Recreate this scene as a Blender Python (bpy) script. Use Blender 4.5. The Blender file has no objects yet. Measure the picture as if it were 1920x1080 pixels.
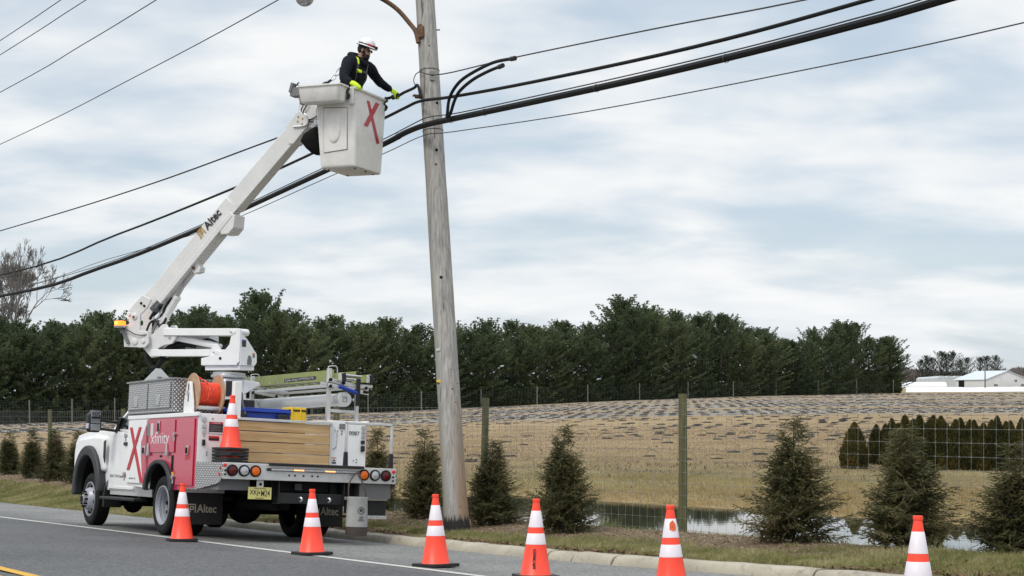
import bpy, math, random
import numpy as np
from mathutils import Vector, Matrix
R=math.radians
scene=bpy.context.scene
# ------------------------------------------------------------ camera
cam_d=bpy.data.cameras.new('camera'); cam=bpy.data.objects.new('camera',cam_d)
scene.collection.objects.link(cam); scene.camera=cam
cam.location=(0,0,0); cam.rotation_euler=(R(90),0,0)
cam_d.lens=56.25; cam_d.sensor_width=36; cam_d.shift_y=0.1146
cam_d.clip_end=6000; cam_d.clip_start=0.1
# ------------------------------------------------------------ sky
SUN_EL=R(50); SUN_AZ=R(-140)     # azimuth from +Y towards +X (high on the left behind the camera, veiled by cloud)
world=bpy.data.worlds.new('World'); scene.world=world; world.use_nodes=True
nt=world.node_tree; N=nt.nodes; L=nt.links; N.clear()
out=N.new('ShaderNodeOutputWorld'); bg=N.new('ShaderNodeBackground'); bg.inputs['Strength'].default_value=0.1
sky=N.new('ShaderNodeTexSky'); sky.sky_type='NISHITA'; sky.sun_disc=False
sky.sun_elevation=SUN_EL; sky.sun_rotation=SUN_AZ; sky.air_density=1.0; sky.dust_density=1.5
tc=N.new('ShaderNodeTexCoord'); sep=N.new('ShaderNodeSeparateXYZ'); L.new(tc.outputs['Generated'],sep.inputs[0])
def M_(nodes,links,op,a,b=None,c=None,clamp=False):
    n=nodes.new('ShaderNodeMath'); n.operation=op; n.use_clamp=clamp
    for i,v in enumerate((a,b,c)):
        if v is None: continue
        if isinstance(v,(int,float)): n.inputs[i].default_value=v
        else: links.new(v,n.inputs[i])
    return n.outputs[0]
zz=M_(N,L,'ADD',M_(N,L,'MAXIMUM',sep.outputs['Z'],0.0),0.22)
px=M_(N,L,'DIVIDE',sep.outputs['X'],zz); py=M_(N,L,'DIVIDE',sep.outputs['Y'],zz)
cmb=N.new('ShaderNodeCombineXYZ'); L.new(px,cmb.inputs[0]); L.new(py,cmb.inputs[1])
def wnoise(scale,sx,sy,detail,rough,off):
    mp=N.new('ShaderNodeMapping'); L.new(cmb.outputs[0],mp.inputs[0]); mp.inputs['Scale'].default_value=(sx,sy,1); mp.inputs['Location'].default_value=off
    mp.inputs['Rotation'].default_value=(0,0,R(-8))
    n=N.new('ShaderNodeTexNoise'); L.new(mp.outputs[0],n.inputs[0]); n.inputs['Scale'].default_value=scale; n.inputs['Detail'].default_value=detail; n.inputs['Roughness'].default_value=rough
    n.inputs['Distortion'].default_value=0.25
    return n.outputs['Fac']
n1=wnoise(1.7,0.95,1.15,4,0.45,(3.1,1.7,0)); n2=wnoise(4.4,0.85,1.2,5,0.5,(7.3,4.2,0))
cl=M_(N,L,'ADD',M_(N,L,'MULTIPLY',n1,0.76),M_(N,L,'MULTIPLY',n2,0.24))
mr=N.new('ShaderNodeMapRange'); mr.interpolation_type='SMOOTHSTEP'; L.new(cl,mr.inputs[0]); mr.inputs[1].default_value=0.40; mr.inputs[2].default_value=0.59; mr.inputs[3].default_value=0.38; mr.inputs[4].default_value=1.0
cr=N.new('ShaderNodeValToRGB'); L.new(n2,cr.inputs[0])
cr.color_ramp.elements[0].position=0.25; cr.color_ramp.elements[0].color=(7.5,8.0,8.5,1)
cr.color_ramp.elements[1].position=0.75; cr.color_ramp.elements[1].color=(9.3,9.35,9.3,1)
zen=N.new('ShaderNodeMapRange'); L.new(sep.outputs['Z'],zen.inputs[0]); zen.inputs[1].default_value=0.28; zen.inputs[2].default_value=0.95; zen.inputs[3].default_value=1.0; zen.inputs[4].default_value=2.15
thin=N.new('ShaderNodeMix'); thin.data_type='RGBA'; thin.inputs[0].default_value=0.45     # clear gaps seen through thin veil cloud
L.new(sky.outputs[0],thin.inputs[6]); thin.inputs[7].default_value=(4.9,6.6,8.2,1)
mixc=N.new('ShaderNodeMix'); mixc.data_type='RGBA'; L.new(mr.outputs[0],mixc.inputs[0]); L.new(thin.outputs[2],mixc.inputs[6]); L.new(cr.outputs[0],mixc.inputs[7])
mul=N.new('ShaderNodeVectorMath'); mul.operation='SCALE'; L.new(mixc.outputs[2],mul.inputs[0]); L.new(zen.outputs[0],mul.inputs['Scale'])
L.new(mul.outputs[0],bg.inputs['Color']); L.new(bg.outputs[0],out.inputs[0])
# ------------------------------------------------------------ sun through thin cloud
sd=bpy.data.lights.new('sun','SUN'); sd.energy=1.5; sd.angle=R(16); sd.color=(1,0.93,0.82)
so=bpy.data.objects.new('sun',sd); scene.collection.objects.link(so)
sv=Vector((math.cos(SUN_EL)*math.sin(SUN_AZ),math.cos(SUN_EL)*math.cos(SUN_AZ),math.sin(SUN_EL)))
so.rotation_euler=sv.to_track_quat('Z','Y').to_euler(); so.location=(0,0,60)
scene.view_settings.view_transform='Standard'; scene.view_settings.look='None'; scene.view_settings.exposure=0.07; scene.view_settings.gamma=1.0

COL=scene.collection
# ------------------------------------------------------------ materials
def newmat(name):
    m=bpy.data.materials.new(name); m.use_nodes=True; nt=m.node_tree; b=nt.nodes['Principled BSDF']; return m,nt,b
def pbr(name,col,rough=0.5,metal=0.0,var=0.12,scale=6.0,bump=0.0,bscale=60.0,coat=0.0,dirt=None,rvar=0.1,emis=None,estr=0,stretch=(1,1,1)):
    m,nt,b=newmat(name); n=nt.nodes; l=nt.links
    tcn=n.new('ShaderNodeTexCoord'); mp=n.new('ShaderNodeMapping'); l.new(tcn.outputs['Object'],mp.inputs[0]); mp.inputs['Scale'].default_value=stretch
    nz=n.new('ShaderNodeTexNoise'); l.new(mp.outputs[0],nz.inputs[0]); nz.inputs['Scale'].default_value=scale; nz.inputs['Detail'].default_value=6; nz.inputs['Roughness'].default_value=0.6
    rp=n.new('ShaderNodeValToRGB'); l.new(nz.outputs['Fac'],rp.inputs[0]); e=rp.color_ramp.elements
    e[0].position=0.3; e[1].position=0.72
    e[0].color=(*[c*(1-var) for c in col],1); e[1].color=(*[min(1,c*(1+var)) for c in col],1)
    colout=rp.outputs[0]
    if dirt:
        nd=n.new('ShaderNodeTexNoise'); l.new(tcn.outputs['Object'],nd.inputs[0]); nd.inputs['Scale'].default_value=dirt[2]; nd.inputs['Detail'].default_value=8; nd.inputs['Roughness'].default_value=0.7
        dr=n.new('ShaderNodeValToRGB'); l.new(nd.outputs['Fac'],dr.inputs[0]); dr.color_ramp.elements[0].position=dirt[1]; dr.color_ramp.elements[1].position=min(1,dirt[1]+0.18)
        mx=n.new('ShaderNodeMix'); mx.data_type='RGBA'; l.new(dr.outputs[0],mx.inputs[0]); l.new(colout,mx.inputs[6]); mx.inputs[7].default_value=(*dirt[0],1); colout=mx.outputs[2]
    l.new(colout,b.inputs['Base Color'])
    b.inputs['Metallic'].default_value=metal
    r=M_(n,l,'ADD',M_(n,l,'MULTIPLY',nz.outputs['Fac'],rvar*2),rough-rvar,clamp=True); l.new(r,b.inputs['Roughness'])
    if coat: b.inputs['Coat Weight'].default_value=coat; b.inputs['Coat Roughness'].default_value=0.08
    if bump:
        nb=n.new('ShaderNodeTexNoise'); l.new(mp.outputs[0],nb.inputs[0]); nb.inputs['Scale'].default_value=bscale; nb.inputs['Detail'].default_value=4
        bp=n.new('ShaderNodeBump'); bp.inputs['Strength'].default_value=bump; bp.inputs['Distance'].default_value=0.01; l.new(nb.outputs['Fac'],bp.inputs['Height']); l.new(bp.outputs[0],b.inputs['Normal'])
    if emis: b.inputs['Emission Color'].default_value=(*emis,1); b.inputs['Emission Strength'].default_value=estr
    return m
MT={}
MT['white']=pbr('white_paint',(0.80,0.80,0.80),0.32,var=0.05,scale=3,coat=0.35,dirt=((0.45,0.43,0.40),0.66,5))
MT['boom']=pbr('boom_paint',(0.68,0.68,0.67),0.42,var=0.06,scale=4,coat=0.1,dirt=((0.40,0.38,0.34),0.63,7))
MT['bucket']=pbr('bucket_fibreglass',(0.78,0.77,0.74),0.45,var=0.08,scale=5,bump=0.08,bscale=14,dirt=((0.42,0.39,0.34),0.6,9))
MT['red']=pbr('crimson_paint',(0.48,0.012,0.055),0.28,var=0.08,scale=2,coat=0.6,dirt=((0.25,0.06,0.06),0.7,6))
MT['redv']=pbr('red_vinyl',(0.48,0.02,0.035),0.45,var=0.08,scale=10)
MT['black']=pbr('black_plastic',(0.010,0.010,0.011),0.55,var=0.2,scale=20,bump=0.05)
MT['trim']=pbr('grey_black_trim',(0.024,0.025,0.028),0.55,var=0.15,scale=12,bump=0.08,bscale=200)
MT['rubber']=pbr('tyre_rubber',(0.012,0.012,0.012),0.75,var=0.25,scale=15,bump=0.12,bscale=80,dirt=((0.035,0.032,0.03),0.62,9))
MT['chassis']=pbr('black_chassis',(0.007,0.007,0.007),0.65,var=0.4,scale=14,dirt=((0.025,0.02,0.018),0.6,12))
MT['steel']=pbr('bare_steel',(0.55,0.55,0.56),0.35,metal=0.9,var=0.1,scale=12)
MT['alu']=pbr('brushed_aluminium',(0.62,0.62,0.61),0.42,metal=0.55,var=0.08,scale=8,stretch=(1,8,1))
MT['rim']=pbr('rim_grey_paint',(0.33,0.34,0.38),0.4,metal=0.2,var=0.08,scale=8,dirt=((0.18,0.16,0.14),0.6,16))
MT['mirror']=pbr('mirror_glass',(0.45,0.46,0.48),0.06,metal=1.0,var=0.05,rvar=0.02)
MT['glass']=pbr('dark_glass',(0.02,0.025,0.03),0.06,var=0.1,rvar=0.02)
MT['redlens']=pbr('red_lens',(0.085,0.004,0.008),0.15,var=0.3,scale=60,rvar=0.05)
MT['redreflector']=pbr('red_reflector',(0.65,0.02,0.02),0.3,var=0.1)
MT['amberlens']=pbr('amber_lens',(0.72,0.13,0.008),0.2,var=0.35,scale=70,rvar=0.05)
MT['clearlens']=pbr('clear_lens',(0.5,0.5,0.53),0.12,metal=0.4,var=0.35,scale=70,rvar=0.05)
MT['lit']=pbr('lit_amber_led',(1.0,0.4,0.15),0.4,emis=(1.0,0.42,0.16),estr=1.6)
MT['beacon']=pbr('lit_beacon_lens',(1.0,0.25,0.02),0.3,emis=(1.0,0.20,0.01),estr=2.2)
MT['beaconcore']=pbr('beacon_lamp',(1.0,0.6,0.1),0.3,emis=(1.0,0.50,0.04),estr=5.0)
MT['orange']=pbr('cone_orange_pvc',(1.0,0.062,0.026),0.42,var=0.08,scale=5,dirt=((0.5,0.06,0.03),0.66,14))
MT['collar']=pbr('reflective_sheeting',(0.74,0.68,0.72),0.35,var=0.05,scale=8,dirt=((0.45,0.42,0.42),0.67,22))
MT['cable_o']=pbr('orange_conduit',(0.75,0.075,0.03),0.4,var=0.15,scale=8)
MT['plywood']=pbr('reel_plywood',(0.42,0.27,0.17),0.7,var=0.18,scale=9,bump=0.05)
MT['olive']=pbr('olive_fibreglass',(0.24,0.27,0.09),0.45,var=0.12,scale=7)
MT['blue']=pbr('blue_plastic',(0.012,0.05,0.36),0.35,var=0.1,scale=5)
MT['yellow']=pbr('yellow_plastic',(0.80,0.52,0.02),0.4,var=0.1,scale=6)
MT['canvas']=pbr('grey_canvas',(0.33,0.33,0.32),0.85,var=0.12,scale=12,bump=0.15,bscale=90)
MT['brown']=pbr('dark_leather',(0.06,0.045,0.038),0.7,var=0.2)
MT['wire']=pbr('black_cable_jacket',(0.011,0.011,0.011),0.6,var=0.2,scale=4)
MT['strand']=pbr('grey_steel_strand',(0.06,0.06,0.06),0.5,metal=0.3,var=0.2,scale=4)
MT['rust']=pbr('rusted_steel',(0.12,0.065,0.032),0.75,var=0.4,scale=14,bump=0.1)
MT['galv']=pbr('galvanised_wire',(0.24,0.245,0.24),0.5,metal=0.3,var=0.2,scale=3)
MT['farwire']=pbr('weathered_wire',(0.10,0.11,0.11),0.7,var=0.2,scale=3)
MT['jacket']=pbr('navy_fleece',(0.008,0.010,0.016),0.85,var=0.35,scale=9,bump=0.35,bscale=25)
MT['trouser']=pbr('dark_trousers',(0.02,0.022,0.03),0.85,var=0.2)
MT['glove']=pbr('hi_vis_glove',(0.62,0.88,0.02),0.6,var=0.1,scale=30,bump=0.15,bscale=90)
MT['hivis']=pbr('hi_vis_webbing',(0.66,0.90,0.02),0.6,var=0.08)
MT['skin']=pbr('skin',(0.50,0.27,0.19),0.5,var=0.08,scale=20)
MT['hair']=pbr('dark_hair',(0.018,0.012,0.009),0.7,var=0.3,scale=60,bump=0.4,bscale=200)
MT['helmet']=pbr('helmet_shell',(0.78,0.78,0.78),0.25,var=0.03,coat=0.5)
MT['kerb']=pbr('kerb_concrete',(0.37,0.335,0.265),0.85,var=0.2,scale=3,bump=0.3,bscale=120,dirt=((0.19,0.16,0.12),0.52,6))
MT['fogline']=pbr('white_road_paint',(0.50,0.50,0.46),0.75,var=0.12,scale=20,bump=0.2,bscale=200,dirt=((0.16,0.16,0.16),0.58,30))
MT['yelline']=pbr('yellow_road_paint',(0.58,0.33,0.03),0.75,var=0.12,scale=20,dirt=((0.16,0.15,0.13),0.58,30))
MT['sticker']=pbr('black_decal',(0.02,0.02,0.022),0.5)
MT['warnred']=pbr('red_decal',(0.5,0.02,0.02),0.5)
MT['cream']=pbr('weathered_lettering',(0.44,0.40,0.32),0.6,var=0.2,scale=20)
MT['grey']=pbr('grey_metal_paint',(0.17,0.17,0.18),0.5,var=0.15)
MT['gold']=pbr('ochre_decal',(0.42,0.24,0.04),0.5)
MT['plate']=pbr('buff_number_plate',(0.62,0.56,0.20),0.5,var=0.06)
MT['farmwhite']=pbr('white_farm_cladding',(0.58,0.59,0.59),0.6,var=0.06,scale=0.6)
MT['farmroof']=pbr('pale_metal_roof',(0.50,0.54,0.57),0.45,var=0.05,scale=0.5)
MT['film']=pbr('white_plastic_film',(0.74,0.76,0.79),0.45,var=0.05,scale=0.3,bump=0.3,bscale=0.8)
MT['poly']=pbr('greenhouse_film',(0.50,0.54,0.56),0.3,var=0.15,scale=0.5)
MT['mat']=pbr('black_weed_mat',(0.020,0.021,0.023),0.8,var=0.4,scale=12)
def diamond():
    m,nt,b=newmat('diamond_plate'); n=nt.nodes; l=nt.links
    t=n.new('ShaderNodeTexCoord'); hs=[]
    for a in (45,-45):
        mp=n.new('ShaderNodeMapping'); l.new(t.outputs['Generated' if False else 'UV'],mp.inputs[0]); mp.inputs['Rotation'].default_value=(0,0,R(a))
        br=n.new('ShaderNodeTexBrick'); l.new(mp.outputs[0],br.inputs[0]); br.inputs['Scale'].default_value=1.0
        br.inputs['Brick Width'].default_value=0.080; br.inputs['Row Height'].default_value=0.040; br.inputs['Mortar Size'].default_value=0.0125; br.inputs['Mortar Smooth'].default_value=0.3
        hs.append(M_(n,l,'SUBTRACT',1.0,br.outputs['Fac']))
    h=M_(n,l,'MULTIPLY',hs[0],hs[1])
    nz=n.new('ShaderNodeTexNoise'); l.new(t.outputs['Object'],nz.inputs[0]); nz.inputs['Scale'].default_value=3; nz.inputs['Detail'].default_value=5
    rp=n.new('ShaderNodeValToRGB'); l.new(h,rp.inputs[0]); rp.color_ramp.elements[0].color=(0.20,0.20,0.205,1); rp.color_ramp.elements[1].color=(0.97,0.97,0.97,1)
    l.new(rp.outputs[0],b.inputs['Base Color']); b.inputs['Metallic'].default_value=0.45
    l.new(M_(n,l,'ADD',M_(n,l,'MULTIPLY',nz.outputs['Fac'],0.3),0.2),b.inputs['Roughness'])
    bp=n.new('ShaderNodeBump'); bp.inputs['Strength'].default_value=0.6; bp.inputs['Distance'].default_value=0.004; l.new(h,bp.inputs['Height']); l.new(bp.outputs[0],b.inputs['Normal'])
    return m
MT['diamond']=diamond()
def wood(name,c0,c1,axis,ring=9.0,dark=(0.10,0.05,0.02),knots=True,aged=0.0):
    # grain runs along 'axis'
    m,nt,b=newmat(name); n=nt.nodes; l=nt.links; t=n.new('ShaderNodeTexCoord'); mp=n.new('ShaderNodeMapping'); l.new(t.outputs['Object'],mp.inputs[0])
    s=[ring,ring,ring]; s['XYZ'.index(axis)]=ring*0.06; mp.inputs['Scale'].default_value=s
    a=n.new('ShaderNodeTexNoise'); l.new(mp.outputs[0],a.inputs[0]); a.inputs['Scale'].default_value=3; a.inputs['Detail'].default_value=8; a.inputs['Roughness'].default_value=0.7; a.inputs['Distortion'].default_value=0.4
    rp=n.new('ShaderNodeValToRGB'); l.new(a.outputs['Fac'],rp.inputs[0]); rp.color_ramp.elements[0].position=0.3; rp.color_ramp.elements[1].position=0.7
    rp.color_ramp.elements[0].color=(*c0,1); rp.color_ramp.elements[1].color=(*c1,1); o=rp.outputs[0]
    if knots:
        v=n.new('ShaderNodeTexVoronoi'); v.inputs['Scale'].default_value=2.6; mk=n.new('ShaderNodeMapping'); l.new(t.outputs['Object'],mk.inputs[0]); ks=[1.0]*3; ks['XYZ'.index(axis)]=0.62; mk.inputs['Scale'].default_value=ks; l.new(mk.outputs[0],v.inputs[0])
        kr=n.new('ShaderNodeValToRGB'); l.new(v.outputs['Distance'],kr.inputs[0]); kr.color_ramp.elements[0].position=0.05; kr.color_ramp.elements[0].color=(0.85,0.85,0.85,1); kr.color_ramp.elements[1].position=0.12; kr.color_ramp.elements[1].color=(0,0,0,1)
        mx=n.new('ShaderNodeMix'); mx.data_type='RGBA'; l.new(kr.outputs[0],mx.inputs[0]); l.new(o,mx.inputs[6]); mx.inputs[7].default_value=(*dark,1); o=mx.outputs[2]
    l.new(o,b.inputs['Base Color']); b.inputs['Roughness'].default_value=0.8
    bp=n.new('ShaderNodeBump'); bp.inputs['Strength'].default_value=0.5; bp.inputs['Distance'].default_value=0.006; l.new(a.outputs['Fac'],bp.inputs['Height']); l.new(bp.outputs[0],b.inputs['Normal'])
    return m
MT['board']=wood('pine_board',(0.36,0.21,0.09),(0.60,0.42,0.22),'X',ring=8)
MT['bark2']=pbr('grey_fence_post',(0.20,0.19,0.16),0.85,var=0.15)
MT['post']=wood('treated_post',(0.045,0.046,0.018),(0.135,0.130,0.058),'Z',ring=14,knots=False)
def polemat():
    m,nt,b=newmat('weathered_pole_wood'); n=nt.nodes; l=nt.links; t=n.new('ShaderNodeTexCoord')
    def nz(scale,s,det=8,ro=0.65,dis=0.2,off=(0,0,0)):
        mp=n.new('ShaderNodeMapping'); l.new(t.outputs['Object'],mp.inputs[0]); mp.inputs['Scale'].default_value=s; mp.inputs['Location'].default_value=off
        a=n.new('ShaderNodeTexNoise'); l.new(mp.outputs[0],a.inputs[0]); a.inputs['Scale'].default_value=scale; a.inputs['Detail'].default_value=det; a.inputs['Roughness'].default_value=ro; a.inputs['Distortion'].default_value=dis; return a.outputs['Fac']
    fib=nz(7,(5,5,0.22)); big=nz(1.2,(1,1,0.5),4); crack=nz(5,(4,4,0.12),6,0.5,0.6,(3,1,0))
    rp=n.new('ShaderNodeValToRGB'); l.new(fib,rp.inputs[0]); e=rp.color_ramp.elements; e[0].position=0.28; e[0].color=(0.165,0.157,0.145,1); e[1].position=0.7; e[1].color=(0.47,0.455,0.43,1)
    sp=n.new('ShaderNodeSeparateXYZ'); l.new(t.outputs['Object'],sp.inputs[0])
    def mix(f,a,c):
        mx=n.new('ShaderNodeMix'); mx.data_type='RGBA'; l.new(f,mx.inputs[0]); l.new(a,mx.inputs[6]); mx.inputs[7].default_value=(*c,1); return mx.outputs[2]
    xl=M_(n,l,'MULTIPLY_ADD',sp.outputs['Z'],0.0641,sp.outputs['X'])   # across the leaning shaft
    # orange-brown tone towards the foot on the right side, green algae on the left, tar at the foot
    low=M_(n,l,'MULTIPLY_ADD',sp.outputs['Z'],-0.55,1.25,clamp=True)
    side=M_(n,l,'MULTIPLY_ADD',xl,9.0,M_(n,l,'MULTIPLY_ADD',fib,3.0,-1.35),clamp=True)
    br=M_(n,l,'MULTIPLY',M_(n,l,'MULTIPLY',low,side,clamp=True),0.75)
    c=mix(br,rp.outputs[0],(0.27,0.15,0.065))
    gl=M_(n,l,'MULTIPLY_ADD',xl,-14.0,M_(n,l,'MULTIPLY_ADD',fib,5.0,-3.9),clamp=True)
    c=mix(M_(n,l,'MULTIPLY',gl,0.5),c,(0.12,0.13,0.05))
    tar=M_(n,l,'MULTIPLY_ADD',sp.outputs['Z'],-12.0,M_(n,l,'MULTIPLY_ADD',fib,6.0,0.2),clamp=True)
    c=mix(tar,c,(0.015,0.013,0.012))
    ck=n.new('ShaderNodeValToRGB'); l.new(crack,ck.inputs[0]); ck.color_ramp.elements[0].position=0.30; ck.color_ramp.elements[0].color=(0.8,0.8,0.8,1); ck.color_ramp.elements[1].position=0.36; ck.color_ramp.elements[1].color=(0,0,0,1)
    c=mix(ck.outputs[0],c,(0.06,0.05,0.042))
    l.new(c,b.inputs['Base Color']); b.inputs['Roughness'].default_value=0.85
    bp=n.new('ShaderNodeBump'); bp.inputs['Strength'].default_value=0.7; bp.inputs['Distance'].default_value=0.012; l.new(fib,bp.inputs['Height']); l.new(bp.outputs[0],b.inputs['Normal'])
    return m
MT['pole']=polemat()
def translucent(m,col,fac):
    n=m.node_tree.nodes; l=m.node_tree.links; tr=n.new('ShaderNodeBsdfTranslucent'); l.new(col,tr.inputs[0]); mx=n.new('ShaderNodeMixShader'); mx.inputs[0].default_value=fac
    l.new(n['Principled BSDF'].outputs[0],mx.inputs[1]); l.new(tr.outputs[0],mx.inputs[2]); l.new(mx.outputs[0],n['Material Output'].inputs[0])
def foliage(name,c0,c1,c2,scale=0.7,rough=0.6,fine=9.0,orand=0.25):
    m,nt,b=newmat(name); n=nt.nodes; l=nt.links; t=n.new('ShaderNodeTexCoord')
    a=n.new('ShaderNodeTexNoise'); l.new(t.outputs['Object'],a.inputs[0]); a.inputs['Scale'].default_value=scale; a.inputs['Detail'].default_value=3
    f=n.new('ShaderNodeTexNoise'); l.new(t.outputs['Object'],f.inputs[0]); f.inputs['Scale'].default_value=fine; f.inputs['Detail'].default_value=2
    oi=n.new('ShaderNodeObjectInfo')
    v=M_(n,l,'ADD',M_(n,l,'MULTIPLY_ADD',a.outputs['Fac'],0.9,-0.15),M_(n,l,'MULTIPLY_ADD',f.outputs['Fac'],0.7,-0.35)); v=M_(n,l,'ADD',v,M_(n,l,'MULTIPLY_ADD',oi.outputs['Random'],orand,0.12-orand/2),clamp=True)
    rp=n.new('ShaderNodeValToRGB'); l.new(v,rp.inputs[0]); e=rp.color_ramp.elements; e[0].position=0.2; e[0].color=(*c0,1); e[1].position=0.85; e[1].color=(*c2,1); k=e.new(0.5); k.color=(*c1,1)
    l.new(rp.outputs[0],b.inputs['Base Color']); b.inputs['Roughness'].default_value=rough
    b.inputs['Specular IOR Level'].default_value=0.2
    translucent(m,rp.outputs[0],0.38)
    return m
MT['pine']=foliage('pine_needles',(0.052,0.076,0.040),(0.118,0.152,0.074),(0.25,0.265,0.125),0.45,fine=2.2)
MT['thuja']=foliage('cypress_foliage',(0.048,0.052,0.022),(0.120,0.112,0.050),(0.26,0.19,0.09),2.4,fine=14)
MT['hedge']=foliage('clipped_cypress_foliage',(0.034,0.038,0.013),(0.090,0.082,0.026),(0.25,0.145,0.042),3.0,fine=18)
MT['farpine']=foliage('distant_pine_needles',(0.03,0.045,0.03),(0.045,0.065,0.045),(0.07,0.085,0.05),0.3,fine=1.0)
MT['bark']=pbr('bark',(0.075,0.06,0.048),0.9,var=0.3,scale=4,bump=0.3)
MT['twig']=pbr('bare_twigs',(0.17,0.16,0.15),0.9,var=0.25,scale=0.8)
MT['woods']=pbr('bare_woods',(0.14,0.12,0.12),0.9,var=0.3,scale=0.06)
MT['brush']=foliage('dark_understorey',(0.03,0.045,0.02),(0.06,0.08,0.032),(0.11,0.10,0.05),0.5,fine=3.0)
# ------------------------------------------------------------ mesh helpers
class MB:
    def __init__(s): s.v=[]; s.f=[]
    def add(s,vs,fs):
        b=len(s.v); s.v+= [tuple(map(float,p)) for p in vs]; s.f+=[tuple(i+b for i in f) for f in fs]; return s
    def box(s,x0,x1,y0,y1,z0,z1):
        return s.add([(x0,y0,z0),(x1,y0,z0),(x1,y1,z0),(x0,y1,z0),(x0,y0,z1),(x1,y0,z1),(x1,y1,z1),(x0,y1,z1)],
          [(0,3,2,1),(4,5,6,7),(0,1,5,4),(1,2,6,5),(2,3,7,6),(3,0,4,7)])
    def obox(s,c,ax,ay,az,hx,hy,hz):
        c=Vector(c); ax=Vector(ax).normalized()*hx; ay=Vector(ay).normalized()*hy; az=Vector(az).normalized()*hz; vs=[]
        for k in (-1,1):
            for (i,j) in ((-1,-1),(1,-1),(1,1),(-1,1)): vs.append(c+ax*i+ay*j+az*k)
        return s.add(vs,[(0,3,2,1),(4,5,6,7),(0,1,5,4),(1,2,6,5),(2,3,7,6),(3,0,4,7)])
    def bar(s,p,q,w,h,upv=(0,0,1)):
        p=Vector(p); q=Vector(q); d=(q-p); side=d.cross(Vector(upv)).normalized(); u=side.cross(d).normalized()
        return s.obox((p+q)/2,d,side,u,d.length/2,w/2,h/2)
    def prism(s,poly,fn,a,b):
        n=len(poly); vs=[fn(p,q,a) for p,q in poly]+[fn(p,q,b) for p,q in poly]
        return s.add(vs,[tuple(range(n)),tuple(range(2*n-1,n-1,-1))]+[(i,i+n,(i+1)%n+n,(i+1)%n) for i in range(n)])
    def tube(s,pts,r,n=10,caps=True):
        pts=[Vector(p) for p in pts]; m=len(pts); rs=r if isinstance(r,(list,tuple)) else [r]*m
        t0=(pts[1]-pts[0]).normalized(); ref=Vector((0,0,1)) if abs(t0.z)<0.9 else Vector((1,0,0)); u=t0.cross(ref).normalized(); vs=[]
        for i,p in enumerate(pts):
            t=(pts[min(i+1,m-1)]-pts[max(i-1,0)]).normalized(); u=(u-t*u.dot(t)).normalized(); w=t.cross(u)
            for k in range(n):
                a=2*math.pi*k/n; vs.append(p+(u*math.cos(a)+w*math.sin(a))*rs[i])
        fs=[(i*n+k,i*n+(k+1)%n,(i+1)*n+(k+1)%n,(i+1)*n+k) for i in range(m-1) for k in range(n)]
        if caps: fs+=[tuple(range(n-1,-1,-1)),tuple((m-1)*n+k for k in range(n))]
        return s.add(vs,fs)
    def lathe(s,prof,c,ax,n=32,close=True):
        c=Vector(c); ax=Vector(ax).normalized(); ref=Vector((0,0,1)) if abs(ax.z)<0.9 else Vector((1,0,0)); u=ax.cross(ref).normalized(); w=ax.cross(u); vs=[]
        for (rr,h) in prof:
            for k in range(n):
                a=2*math.pi*k/n; vs.append(c+ax*h+(u*math.cos(a)+w*math.sin(a))*max(rr,1e-4))
        m=len(prof); fs=[(i*n+k,i*n+(k+1)%n,(i+1)*n+(k+1)%n,(i+1)*n+k) for i in range(m-1) for k in range(n)]
        if close: fs+=[tuple(range(n-1,-1,-1)),tuple((m-1)*n+k for k in range(n))]
        return s.add(vs,fs)
    def cyl(s,c,ax,r,h,n=24): return s.lathe([(r,-h/2),(r,h/2)],c,ax,n)
    def ball(s,c,r,n=16,sc=(1,1,1)):
        vs=[];m=n//2
        for i in range(m+1):
            ph=math.pi*i/m
            for k in range(n):
                a=2*math.pi*k/n; q=max(math.sin(ph),1e-3); vs.append((c[0]+r*sc[0]*q*math.cos(a),c[1]+r*sc[1]*q*math.sin(a),c[2]+r*sc[2]*math.cos(ph)))
        return s.add(vs,[(i*n+k,(i+1)*n+k,(i+1)*n+(k+1)%n,i*n+(k+1)%n) for i in range(m) for k in range(n)])
    def build(s,name,mat,parent=None,bev=0,seg=2,smooth=True,inv=None,recalc=True):
        me=bpy.data.meshes.new(name); me.from_pydata(s.v,[],s.f); me.update()
        if recalc:
            import bmesh
            bm=bmesh.new(); bm.from_mesh(me); bmesh.ops.recalc_face_normals(bm,faces=bm.faces); bm.to_mesh(me); bm.free()
        o=bpy.data.objects.new(name,me); COL.objects.link(o); me.materials.append(mat if not isinstance(mat,str) else MT[mat])
        if smooth:
            me.polygons.foreach_set('use_smooth',[True]*len(me.polygons)); me.set_sharp_from_angle(angle=R(38))
        if bev:
            b=o.modifiers.new('bevel','BEVEL'); b.width=bev; b.segments=seg; b.limit_method='ANGLE'; b.angle_limit=R(35); b.harden_normals=False
        if parent is not None:
            o.parent=parent
            if inv is not None: o.matrix_parent_inverse=inv
        return o
def addtouv(o,su=1.0):
    # box-projected UV in metres for the plate pattern
    me=o.data; uv=me.uv_layers.new(name='UVMap')
    for p in me.polygons:
        n=p.normal; ax=max(range(3),key=lambda i:abs(n[i])); ii=[i for i in range(3) if i!=ax]
        for li in p.loop_indices:
            co=me.vertices[me.loops[li].vertex_index].co; uv.data[li].uv=(co[ii[0]]*su,co[ii[1]]*su)
def tag(o,label=None,cat=None,group=None,kind=None):
    if label: o['label']=label
    if cat: o['category']=cat
    if group: o['group']=group
    if kind: o['kind']=kind
    return o
def empty(name,loc=(0,0,0),mat=None):
    o=bpy.data.objects.new(name,None); COL.objects.link(o); o.empty_display_size=0.1
    if mat is not None: o.matrix_world=mat; o.matrix_basis=mat
    else: o.location=loc
    return o
def children_of(o): return KIDS.get(o.name,[])
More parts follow.
